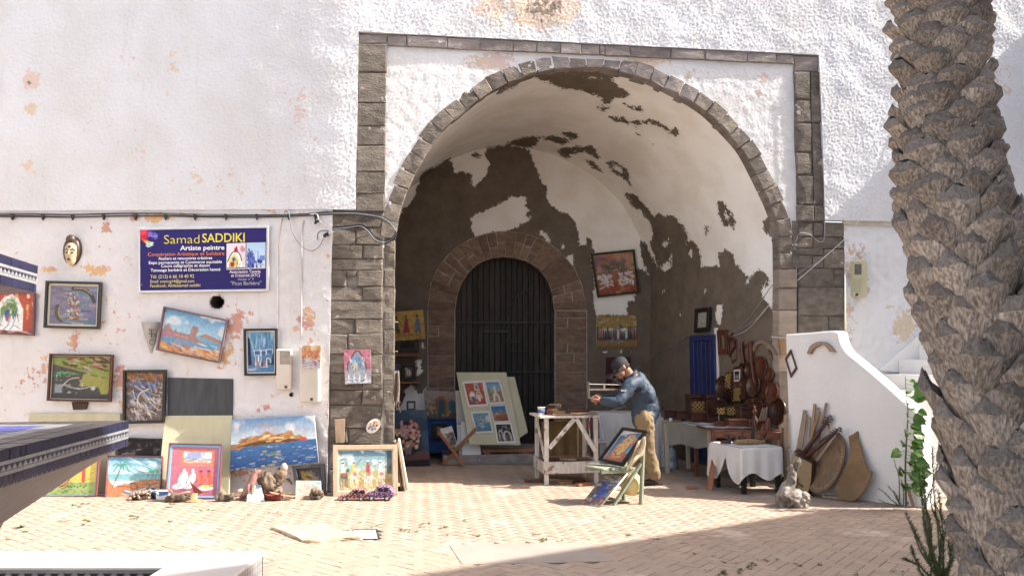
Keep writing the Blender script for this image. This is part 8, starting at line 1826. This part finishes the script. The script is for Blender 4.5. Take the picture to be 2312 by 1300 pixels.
b_ = MB(); b_.bar(BP(.72, .35, zs + .06), BP(.72, .35, zb - .04), .02, .02); b_.obj('centre_post', M_twood, wb_)
M_tan = mat('tan_canvas_sheet', (.15, .105, .045), (.10, .07, .03), scale=5, bump=.4); nc, nr = 24, 10; v = []
for i in range(nr):
    for k in range(nc): s_, t = k/(nc-1), i/(nr-1); v.append(BP(.08 + s_ * .86, .95 + .03 * math.sin(s_*21) * t, zb - .12 - t * (zb - .42)))
o = mobj('hanging_sheet', v, gridfaces(nr, nc), M_tan, wb_, True)
# bucket, offcuts, tools
bk2 = thing('paint_tub', 'white plastic tub with a blue band on the left end of the workbench', 'tub', BP(-.03, .3, zb)); c = BP(-.05, .25, zb); b_ = MB(); b_.lathe([(0,0),(.042,0),(.05,.10),(.053,.10),(.053,.108),(.046,.108),(.042,.02),(0,.02)], 18, c); b_.obj('body', M_whitem, bk2, True); b_ = MB(); b_.lathe([(.0445,.03),(.0462,.03),(.0495,.075),(.048,.075)], 18, c); b_.obj('band', M_bluep, bk2, True)
g = random.Random(21); labs = ['dark squared wood block at the left front of the bench', 'half round pale log piece lying on the workbench', 'dark block with a slot beside the log piece', 'thin flat board lying along the front of the bench top', 'pale planed board lying toward the saw', 'stack of two reddish boards under the pale board', 'short brown batten crossing the heap on the bench', 'dark narrow chisel like stick lying across the heap', 'small reddish cube at the middle of the bench', 'long pale strip at the right end of the bench', 'thick brown chunk behind the log piece', 'small brown triangular offcut near the tub']
specs = [(.12,.2,.09,.08,.07,M_dkw2), (.22,.35,.12,.09,.08,M_yelw), (.2,.55,.1,.1,.12,M_dkw2), (.45,.05,.42,.07,.02,M_yelw), (.78,.25,.32,.16,.03,M_twood), (.7,.4,.34,.14,.06,M_dkw2), (.45,.35,.26,.05,.05,M_twood), (.55,.2,.2,.025,.025,M_blackf), (.36,.45,.08,.08,.08,M_dkw2), (.95,.5,.3,.05,.03,M_twood), (.33,.7,.16,.12,.13,M_twood), (.06,.5,.1,.07,.05,M_dkw2)]
for k, (u, v_, lx_, ly_, lz_, m) in enumerate(specs): b_ = MB(); b_.box(BP(u, v_, zb + lz_/2 + .001), (lx_, ly_, lz_), rz=ang + g.uniform(-.35,.35)); o = b_.obj('wood_offcut', m, None, bevel=.006); tag(o, labs[k], 'offcut', 'wood offcuts on the workbench')
lab2 = ['curved reddish offcut on the lower shelf, left', 'flat brown offcut on the lower shelf, middle', 'pale short batten on the lower shelf, right', 'thin slanting batten on the lower shelf']
for k, (u, v_, lx_, m) in enumerate(((.15,.3,.22,M_dkw2), (.45,.25,.3,M_twood), (.75,.3,.26,M_yelw), (.6,.5,.3,M_orw))): b_ = MB(); b_.box(BP(u, v_, zs + .085 + .01*(k==3)), (lx_, .07, .03), rz=g.uniform(-.6,.6)); o = b_.obj('wood_offcut', m, None, bevel=.003); tag(o, lab2[k], 'offcut', 'wood offcuts on the workbench shelf')
lab3 = ['flat reddish offcut on the floor left of the bench foot', 'wide brown offcut on the floor under the bench', 'long thin batten on the floor under the bench right', 'small reddish scrap on the floor near the palette board', 'round brown scrap on the floor under the bench']
for k, (px, py, lx_, m) in enumerate(((1205,1088,.24,M_dkw2), (1270,1086,.34,M_twood), (1318,1096,.22,M_orw), (1308,1090,.16,M_dkw2), (1276,1092,.18,M_orw))): b_ = MB(); b_.box(G(px, py) + [0,0,.018], (lx_, .08, .034), rz=g.uniform(-.5,.5)); o = b_.obj('wood_offcut', m, None, bevel=.004); tag(o, lab3[k], 'offcut', 'wood offcuts on the floor')
# tools hung under the bench: red handled, blade
tl2 = thing('hand_tool', 'red handled tool hanging below the right end of the workbench', 'tool', BP(.75, -.09, .5)); b_ = MB(); b_.tube([W(1331,951,fl[1]-.08), W(1330,965,fl[1]-.08)], [.018,.02], 8); b_.obj('handle', M_redp, tl2, True); b_ = MB(); b_.bar(W(1330,965,fl[1]-.08), W(1332,985,fl[1]-.08), .012, .006); b_.bar(W(1331,935,fl[1]-.08), W(1331,951,fl[1]-.08), .008, .006); b_.obj('blade', M_metalg, tl2)
pc = thing('plastic_chair', 'white plastic garden chair partly hidden behind the workbench', 'chair', G(1360, 1070)); y_ = gy(1350, 1068); M_plw = mat('dull_white_plastic', (.50, .50, .48), (.44, .44, .42), rough=.4, bump=.1, spec=.4); w2 = lambda x, y, o=0: W(x, y, y_ + o)
b_ = MB(); b_.tube(spline([w2(1352,935,.4), w2(1357,960,.38), w2(1362,985,.35), w2(1358,998,.3)], 4), .025, 7, flat=.5); b_.obj('back_frame', M_plw, pc, True); b_ = MB(); b_.prism([w2(1318,1000), w2(1374,996), w2(1374,996)+[0,.42,0], w2(1318,1000)+[0,.42,0]], (0,0,-.03)); b_.obj('seat', M_plw, pc, bevel=.01)
for x0, x1, dy in ((1322,1314,0), (1372,1376,0), (1325,1318,.4), (1368,1372,.4)): b_ = MB(); q = w2(x1, 1068, dy); q[2] = 0; b_.bar(q, w2(x0, 1000, dy) , .04, .03); b_.obj('leg', M_plw, pc, bevel=.005)

# ------------------------------------------------------------------ folding chair with picture, palette board and bag
fc_ = thing('folding_chair', 'worn green folding wooden chair used as an easel in the sun', 'chair', G(1410, 1138)); M_grp = mat('worn_green_paint', (.30, .33, .24), (.22, .25, .18), scale=6, stretch=(4,4,1), rough=.65, bump=.4, spots=(6, .6, (.40, .36, .28)))
nb, fb2 = G(1447, 1137), G(1408, 1128); nf, ff_ = G(1385, 1140), G(1345, 1130)
yN = nb[1]; tp1 = W(1453, 985, yN + .02); bd_ = fb2 - nb; tp2 = tp1 + bd_
seatz = W(1440, 1056, yN)[2]; s1 = lerp(nb, tp1, seatz / tp1[2])
for p, q in ((nb, tp1), (fb2, tp2)): b_ = MB(); b_.bar(p, q, .03, .05, up=bd_); b_.obj('back_post', M_grp, fc_, bevel=.004)
fdir = nf - nb; fdir[2] = 0; fdir /= np.linalg.norm(fdir)
sA = W(1440, 1058, yN); sB = sA + fdir * .44; sA[2] = sB[2] = seatz
for off in (0, 1):
    p = nf + bd_ * off; q = (sA + [0,0,.10]) + bd_ * off; q = lerp(p, sA + bd_ * off, 1.12); b_ = MB(); b_.bar(p, q, .028, .045, up=bd_); b_.obj('front_leg', M_grp, fc_, bevel=.004)
for k in range(4): t = (k + .5) / 4; p = lerp(sB, sA, t); b_ = MB(); b_.bar(p - bd_ * .04, p + bd_ * 1.04, .095, .02); b_.obj('seat_slat', M_grp, fc_, bevel=.003)
for off in (0, 1): b_ = MB(); b_.bar(sB + bd_*off - [0,0,.03], sA + bd_*off - [0,0,.03], .025, .04); b_.obj('seat_rail', M_grp, fc_, bevel=.003)
for t in (.93, .78): b_ = MB(); b_.bar(lerp(nb, tp1, t), lerp(fb2, tp2, t), .018, .06); b_.obj('back_slat', M_grp, fc_, bevel=.003)
for p, q, t in ((nb, tp1, .16), (nf, sA, .14)): b_ = MB(); b_.bar(lerp(p, q, t), lerp(p, q, t) + bd_, .018, .03); b_.obj('rung', M_grp, fc_, bevel=.003)
def a_fish(a):
    a.grad('4a7ca8', '7ab0c8'); a.rect(0,.0,.4,1,'3a5a84',.5); a.poly([(.0,.92),(.15,.75),(.4,.62),(1,.7),(1,1),(0,1)], 'b8684a'); a.cloud('b04a6a', 4, .4, .5, (.4,.3,1,.8), .7); a.curve([(.6,.28),(.8,.22),(1,.3)], .10, 'd8863c'); a.curve([(.65,.42),(.85,.38),(1,.46)], .07, 'c85a5a'); a.ell(.5,.42,.27,.36,'d89c48',rot=.25); a.ell(.42,.72,.24,.2,'d0843c',rot=-.2); a.ell(.56,.22,.06,.07,'3a4a6a'); a.ell(.57,.22,.03,.035,'d8d8d0'); a.poly([(.44,.62),(.6,.58),(.6,.76),(.46,.8)], 'e0b85c'); a.dabs(60, ['e8b860','c8863c','f0d090'], (.25,.12,.75,.85), .04, .03, .5, 1)
    a.poly([(0,0),(.75,.0),(.0,.16)], 'e8e4dc', .8); a.curve([(.27,.42),(.36,.12),(.55,.06)], .02, '3a4a6a'); a.curve([(.3,.7),(.5,.8),(.75,.6),(.77,.4)], .018, '5a4030')
sl_b = lerp(sB, sA, .12); Pn = [lerp(sB, sA, .30) + bd_ * 1.35 + [0,0,.025], lerp(sB, sA, .30) - bd_ * .12 + [0,0,.025]]
TLc, TRc, BRc, BLc = W(1407,966,yN+.30), W(1462,974,yN+.02), None, None
BRc = W(1407,1052,yN-.02); BLc = W(1354,1043,yN+.28)
picture('black framed painting of a golden fish shape propped on the folding chair', [TLc, TRc, BRc, BLc], a_fish, 71, (.032, .03, M_blackf), (.006, M_creamf), None)
def a_palb(a): a.grad('8a7a60', '6a5a48'); a.dabs(160, ['b8a890','5a4a3c','a08a5a','3a4a8a','c8b8a0','7a3a2c','8a9070','4a5aa0','d8cfc0'], (0,0,1,1), .12, .03, .9, 1.4); a.dabs(24, ['2f4a9c','3a5ab0'], (.3,.3,.7,.8), .1, .05); a.dabs(14, ['b05a3a','a0442c'], (0,.75,1,1), .1, .03)
tlp = lerp(sB, sA, .1) + bd_ * .75 + [0,0,-.03]; P = [W(1372,1062,yN+.24), W(1416,1067,yN-.04), G(1352,1145), G(1310,1136)]
picture('paint smeared palette board leaning on the front of the folding chair', P, a_palb, 72, None, None, None, 'palette board', 'palette_board', .02)
M_bag = mat('pale_yellow_plastic', (.66, .54, .25), (.58, .45, .18), scale=6, rough=.4, bump=.4, bscale=25, bdist=.02, spec=.4); b_ = MB(); bc = W(1426, 1085, yN + .12); g = random.Random(2)
b_.lathe([(.0,-.165),(.06,-.16),(.115,-.12),(.13,-.05),(.11,.03),(.075,.08),(.05,.11),(0,.115)], 18, bc, None, 0, 1.05, .8); o = b_.obj('plastic_bag', M_bag, None, True)
for vx in o.data.vertices: 
    n_ = mnoise.noise(vx.co * 14) * .022; vx.co.x += n_; vx.co.y += n_ * .7; vx.co.z += mnoise.noise(vx.co * 11 + Vector((3,1,7))) * .02
sub(o); tag(o, 'pale yellow plastic bag hanging under the folding chair', 'bag')
M_rag = mat('cream_rag', (.64, .54, .38), (.52, .42, .27), scale=9, bump=.5, bscale=40, bdist=.01); v = []; nc, nr = 12, 14; ra, rb_, rc_, rd_ = W(1447,985,yN-.05), W(1458,1000,yN-.05), W(1415,1062,yN-.09), W(1436,1036,yN-.09); g = random.Random(3)
rows_ = [((1440,996),(1456,984)),((1437,1003),(1459,1004)),((1432,1015),(1453,1014)),((1428,1025),(1452,1028)),((1424,1035),(1446,1031)),((1421,1045),(1436,1040)),((1417,1054),(1428,1050)),((1414,1062),(1420,1061))]
for i, (l_, r_) in enumerate(rows_):
    for k in range(nc): s_ = k/(nc-1); v.append(W(lerp(l_[0], r_[0], s_), lerp(l_[1], r_[1], s_), yN - .06 - .035 * math.sin(s_*8 + i*.9) - .02*math.sin(i*1.7)))
o = mobj('rag', v, gridfaces(len(rows_), nc), M_rag, None, True); sm = o.modifiers.new('thickness', 'SOLIDIFY'); sm.thickness = .008; sub(o); tag(o, 'crumpled cream rag draped over the folding chair back', 'rag')
b_ = MB(); b_.prism([W(1331,1046,yN+.2), W(1372,1050,yN+.1), W(1400,1053,yN+.1), W(1362,1048,yN+.4)], (0,0,.006)); o = b_.obj('paper_sheet', M_paper, None); tag(o, 'white sheet of paper lying on the seat of the folding chair', 'paper')
# ------------------------------------------------------------------ the man at the bench
M_skin = mat('weathered_skin', (.36, .19, .125), (.28, .14, .09), scale=20, rough=.55, bump=.15, var=0)
M_jack = mat('blue_nylon_jacket', (.046, .068, .10), (.032, .05, .075), scale=4, rough=.62, bump=.5, bscale=5, bdist=.05, detail=2, var=0, spec=.35)
M_trou = mat('khaki_trousers', (.27, .195, .105), (.21, .15, .08), scale=5, rough=.85, bump=.3, bscale=12, bdist=.02, var=0)
M_capm = mat('black_cap_cloth', (.03, .03, .032), (.02, .02, .022), rough=.8, bump=.3, var=0)
M_shoe = mat('brown_shoe_leather', (.06, .035, .025), (.035, .022, .016), rough=.5, var=0)
M_hair = mat('dark_grey_hair', (.05, .045, .042), (.03, .027, .025), scale=60, rough=.8, bump=.6, bscale=120, var=0)
ym = .22
def mp(px, py, dy=0.0): return W(px, py, ym + dy)
def blend(name, chains, m, parent, vox=.012, extra=None, smooth=6):
    """tapered limbs fused into one continuous skin"""
    b = MB()
    for pts, rs, fl in chains:
        sp = spline(pts, 5); rq = np.interp(np.linspace(0, 1, len(sp)), np.linspace(0, 1, len(rs)), rs); b.tube(sp, list(rq), 14, True, 0, fl)
        b.ell(sp[0], rq[0] * (fl if fl < 1 else 1) * .98, 10, 7); b.ell(sp[-1], rq[-1] * (fl if fl < 1 else 1) * .98, 10, 7)
    for c, r, M_ in (extra or []): b.ell(c, r, 14, 10, M_)
    o = b.obj(name, m, parent, True); dg_m = o.modifiers.new('fuse', 'REMESH'); dg_m.mode = 'VOXEL'; dg_m.voxel_size = vox; dg_m.use_smooth_shade = True
    s_ = o.modifiers.new('soften', 'SMOOTH'); s_.factor = .5; s_.iterations = smooth; return o
hip = mp(1457, 946); chest = mp(1444, 880); neck0 = mp(1421, 845); headc = mp(1402, 832)
# skull and face, built along the way he looks (left and down)
fwd = np.array([-.80, -.12, -.58]); fwd /= np.linalg.norm(fwd); lefts = np.array([-.14, -.98, .02]); lefts -= fwd * (lefts @ fwd); lefts /= np.linalg.norm(lefts); upv = np.cross(fwd, lefts); upv = upv if upv[2] > 0 else -upv
HM = np.array([fwd, lefts, upv]).T
def hp(f, l, u): return headc + HM @ np.array([f, l, u])
yl, yr = -.20, .20
shL, shR = mp(1424, 868, yl), mp(1432, 862, yr)
elL, elR = mp(1393, 908, yl - .12), mp(1398, 902, yr + .08); wrL, wrR = mp(1357, 904, -.22), mp(1362, 900, .05)
hipL, hipR = mp(1455, 950, -.09), mp(1458, 948, .09); knL, knR = mp(1462, 1012, -.10), mp(1440, 1010, .13); akL, akR = mp(1478, 1072, -.10), mp(1424, 1058, .16)
akL[2] = max(akL[2], .09)
chains = [([hip, mp(1453, 915), chest, mp(1432, 858)], [.14, .145, .16, .12], 1.0), ([mp(1432, 858), neck0, hp(-.05, 0, -.06)], [.09, .062, .06], 1.0),
          ([mp(1436, 866, yl * .5), shL, lerp(shL, elL, .5), elL], [.08, .07, .055, .045], 1.0), ([elL, lerp(elL, wrL, .4), wrL], [.045, .042, .03], 1.0), ([mp(1436, 862, yr * .5), shR, lerp(shR, elR, .5), elR], [.08, .07, .055, .045], 1.0), ([elR, lerp(elR, wrR, .4), wrR], [.045, .042, .03], 1.0),
          ([hipL, knL, akL], [.10, .065, .045], 1.0), ([hipR, knR, akR], [.10, .065, .045], 1.0)]
extra = [(hp(-.015, 0, .03), (.105, .078, .10), HM), (hp(.035, 0, -.045), (.062, .055, .075), HM), (hp(.06, 0, -.085), (.032, .035, .03), HM), (hp(.088, 0, .022), (.016, .05, .012), HM), (hp(.098, 0, -.02), (.024, .014, .026), HM), (hp(.108, 0, -.032), (.016, .017, .013), HM), (hp(.085, 0, -.064), (.016, .026, .008), HM), (hp(.084, 0, -.078), (.014, .024, .008), HM), (hp(.06, .04, -.028), (.025, .02, .02), HM), (hp(.06, -.04, -.028), (.025, .02, .02), HM), (hp(-.02, .08, -.01), (.022, .012, .034), HM), (hp(-.02, -.08, -.01), (.022, .012, .034), HM)]
# hands: palm, four fingers curled round the saw handle and a thumb
sawx = mp(1345, 902, -.20)
def hand(wr, grip, thumbside):
    out = []; d = grip - wr; d /= np.linalg.norm(d); up_ = np.array([0, 0, 1.0]); s_ = np.cross(d, up_); s_ /= np.linalg.norm(s_); u_ = np.cross(s_, d); k = thumbside
    out.append(([wr, wr + d * .05, wr + d * .085], [.028, .036, .034], .62))
    for i, (ln, rr_) in enumerate(((.078, .0098), (.086, .0102), (.08, .0098), (.064, .0086))):
        b0 = wr + d * .082 + u_ * (.030 - .020 * i) + s_ * k * .008; p1 = b0 + d * ln * .42 - s_ * k * .004; p2 = p1 + d * ln * .10 - s_ * k * ln * .36; p3 = p2 - d * ln * .32 - s_ * k * ln * .08
        out.append(([wr + d * .05 + u_ * (.022 - .015 * i), b0, p1, p2, p3], [rr_ * 1.1, rr_ * 1.1, rr_, rr_ * .92, rr_ * .8], 1.0))
    t0 = wr + d * .03 + u_ * .03; out.append(([t0, t0 + d * .035 + u_ * .022 - s_ * k * .015, t0 + d * .062 + u_ * .018 - s_ * k * .035], [.015, .012, .009], 1.0)); return out
handL = wrL + (sawx - wrL); chains += hand(wrL, sawx, 1); chains += hand(wrR, mp(1345, 899, .03), -1)
man = blend('person', chains, M_skin, None, .009, extra, 3); tag(man, 'man in black cap and blue jacket bending over the workbench with a bow saw', 'person')
WMm = man
def hang_on(o): return o
# jacket
jch = [([mp(1455, 936), mp(1452, 910), mp(1447, 882), mp(1438, 862)], [.17, .165, .165, .13], 1.0), ([mp(1456, 912), mp(1453, 944)], [.172, .172], 1.0), ([mp(1438, 862), mp(1428, 851)], [.14, .085], 1.0),
       ([mp(1440, 866, yl * .6), shL + [0,0,.0], lerp(shL, elL, .5) + [0, -.005, -.015], elL], [.105, .09, .074, .066], 1.0), ([elL, lerp(elL, wrL, .35), lerp(elL, wrL, .7), wrL + (elL - wrL) * .06], [.066, .066, .056, .044], 1.0),
       ([mp(1440, 862, yr * .6), shR, lerp(shR, elR, .5), elR], [.10, .085, .07, .06], 1.0), ([elR, lerp(elR, wrR, .4), wrR + (elR - wrR) * .06], [.07, .066, .044], 1.0), ([mp(1466, 926), mp(1460, 900)], [.15, .14], 1.0)]
jk = blend('jacket', jch, M_jack, man, .010, [(mp(1455, 938), (.165, .20, .10), None), (mp(1460, 893), (.12, .19, .17), None)], 4)
fm = jk.modifiers.new('folds', 'DISPLACE'); tx = bpy.data.textures.new('cloth_folds', 'CLOUDS'); tx.noise_scale = .22; tx.noise_depth = 1; fm.texture = tx; fm.strength = .03; fm.mid_level = .5; fm.texture_coords = 'LOCAL'
t2 = bpy.data.textures.new('creases', 'CLOUDS'); t2.noise_scale = .055; t2.noise_depth = 1; f2 = jk.modifiers.new('creases', 'DISPLACE'); f2.texture = t2; f2.strength = .010; f2.mid_level = .5; f2.texture_coords = 'LOCAL'
b_ = MB(); ring_p = [mp(1425, 846) + np.array([math.cos(a) * .075 * .8, math.sin(a) * .08, math.cos(a) * .05]) for a in np.linspace(0, 2*math.pi, 15)]; b_.tube(ring_p, .022, 8, False); b_.obj('collar', M_jack, man, True)
b_ = MB(); cpt = wrL + (elL - wrL) * .10; b_.tube([cpt, cpt + (elL - wrL) * .16], [.043, .047], 12); b_.obj('cuff', M_jack, man, True)
b_ = MB(); b_.prism([mp(1403, 879, -.335), mp(1414, 880, -.345), mp(1413, 884, -.345), mp(1402, 883, -.335)], (0, .02, 0)); b_.obj('sleeve_badge', M_whitem, man)
# trousers
tch = [([mp(1457, 936, -.05), hipL + [0, -.01, 0], lerp(hipL, knL, .5), knL, lerp(knL, akL, .5), akL + [0, 0, .0]], [.13, .13, .11, .095, .088, .082], 1.0), ([mp(1460, 936, .05), hipR, lerp(hipR, knR, .5), knR, lerp(knR, akR, .5), akR], [.14, .13, .11, .095, .088, .08], 1.0)]
tr_ = blend('trousers', tch, M_trou, man, .011, [(mp(1458, 938), (.135, .16, .11), None)], 4)
fm = tr_.modifiers.new('folds', 'DISPLACE'); tx = bpy.data.textures.new('trouser_folds', 'CLOUDS'); tx.noise_scale = .10; tx.noise_depth = 2; fm.texture = tx; fm.strength = .03; fm.mid_level = .5; fm.texture_coords = 'LOCAL'
f2 = tr_.modifiers.new('creases', 'DISPLACE'); f2.texture = t2; f2.strength = .010; f2.mid_level = .5; f2.texture_coords = 'LOCAL'
# shoes on the paving
for ak in (akL, akR):
    a = ak * [1, 1, 0]; b_ = MB(); b_.tube([a + [.06, 0, .045], a + [-.02, 0, .05], a + [-.12, 0, .04], a + [-.19, 0, .03]], [.042, .05, .045, .028], 12, True, 0, .85)
    o = b_.obj('shoe', M_shoe, man, True); sub(o); b_ = MB(); b_.prism([a + [x, y, 0] for x, y in ((.1,-.035),(.02,-.042),(-.12,-.045),(-.2,-.02),(-.2,.02),(-.12,.045),(.02,.042),(.1,.035))], (0,0,.018)); b_.obj('sole', M_blackf, man, bevel=.003)
# cap and hair
b_ = MB(); v = []; n = 20
for i, (r_, z_) in enumerate(((1.0, .012), (1.01, .04), (.97, .075), (.82, .108), (.55, .128), (.2, .136), (.02, .137))):
    for k in range(n): t = 2*math.pi*k/n; v.append(hp(-.018 + .118 * r_ * math.cos(t), .090 * r_ * math.sin(t), z_ + .012))
b_.add(v, [(i*n+k, i*n+(k+1)%n, (i+1)*n+(k+1)%n, (i+1)*n+k) for i in range(6) for k in range(n)] + [tuple(6*n+k for k in range(n))]); b_.obj('cap', M_capm, man, True)
b_ = MB(); v = []
for i, ext in enumerate((0, .04, .075, .09)):
    for k in range(11): t = lerp(-1.15, 1.15, k / 10); rr_ = .112 + ext * math.cos(t * .9); v.append(hp(-.018 + rr_ * math.cos(t) , (.088 + ext * .06) * math.sin(t), .024 - .012 * (i / 3) - .02 * (t ** 2) * (i / 3)))
b_.add(v, [(i*11+k, i*11+k+1, (i+1)*11+k+1, (i+1)*11+k) for i in range(3) for k in range(10)]); o = b_.obj('cap_peak', M_capm, man, True); sm = o.modifiers.new('thickness', 'SOLIDIFY'); sm.thickness = .008
b_ = MB(); b_.ell(hp(-.055, 0, -.005), (.075, .082, .055), 14, 10, HM); o = b_.obj('hair', M_hair, man, True)
for sd in (1, -1): b_ = MB(); b_.ell(hp(.082, sd * .032, .002), (.010, .014, .008), 8, 6, HM); b_.obj('eye', M_hair, man, True); 
b_ = MB(); b_.ell(hp(.088, 0, -.052), (.012, .028, .007), 10, 6, HM); b_.obj('moustache', M_hair, man, True)
# bow saw
M_dkt = wood('greyed_saw_wood', (.17, .135, .11), (.10, .08, .065)); bs = thing('bow_saw', 'wooden bow saw held upright over the workbench by the man', 'saw', mp(1330, 904, -.1)); M_sawd = -.12
A_, B_ = mp(1328, 862, M_sawd), mp(1329, 900, M_sawd); C_, D_ = mp(1408, 864, M_sawd + .1), mp(1408, 902, M_sawd + .1)
for p, q in ((A_, B_), (C_, D_)): b_ = MB(); b_.bar(p, q, .03, .026, up=(0,1,0), w2=.028); b_.obj('arm', M_dkt, bs, bevel=.004)
b_ = MB(); b_.bar(lerp(A_, B_, .46), lerp(C_, D_, .40), .022, .026); b_.obj('stretcher', M_dkt, bs, bevel=.003); b_ = MB(); b_.tube([lerp(A_, B_, .12), lerp(C_, D_, .12)], .004, 5); b_.obj('cord', M_creamf, bs); b_ = MB(); b_.bar(lerp(A_, B_, .95), lerp(C_, D_, .95), .012, .002, up=(0,1,0)); b_.obj('blade', M_metalg, bs)
b_ = MB(); m0 = lerp(lerp(A_, B_, .08), lerp(C_, D_, .08), .45); b_.bar(m0, m0 - [0, 0, .09], .022, .01); b_.obj('toggle', M_palewood, bs)
b_ = MB(); b_.tube([sawx + [0.005, 0, .05], sawx + [.0, 0, -.06]], [.016, .018], 9); b_.obj('handle', M_orw, bs, True)
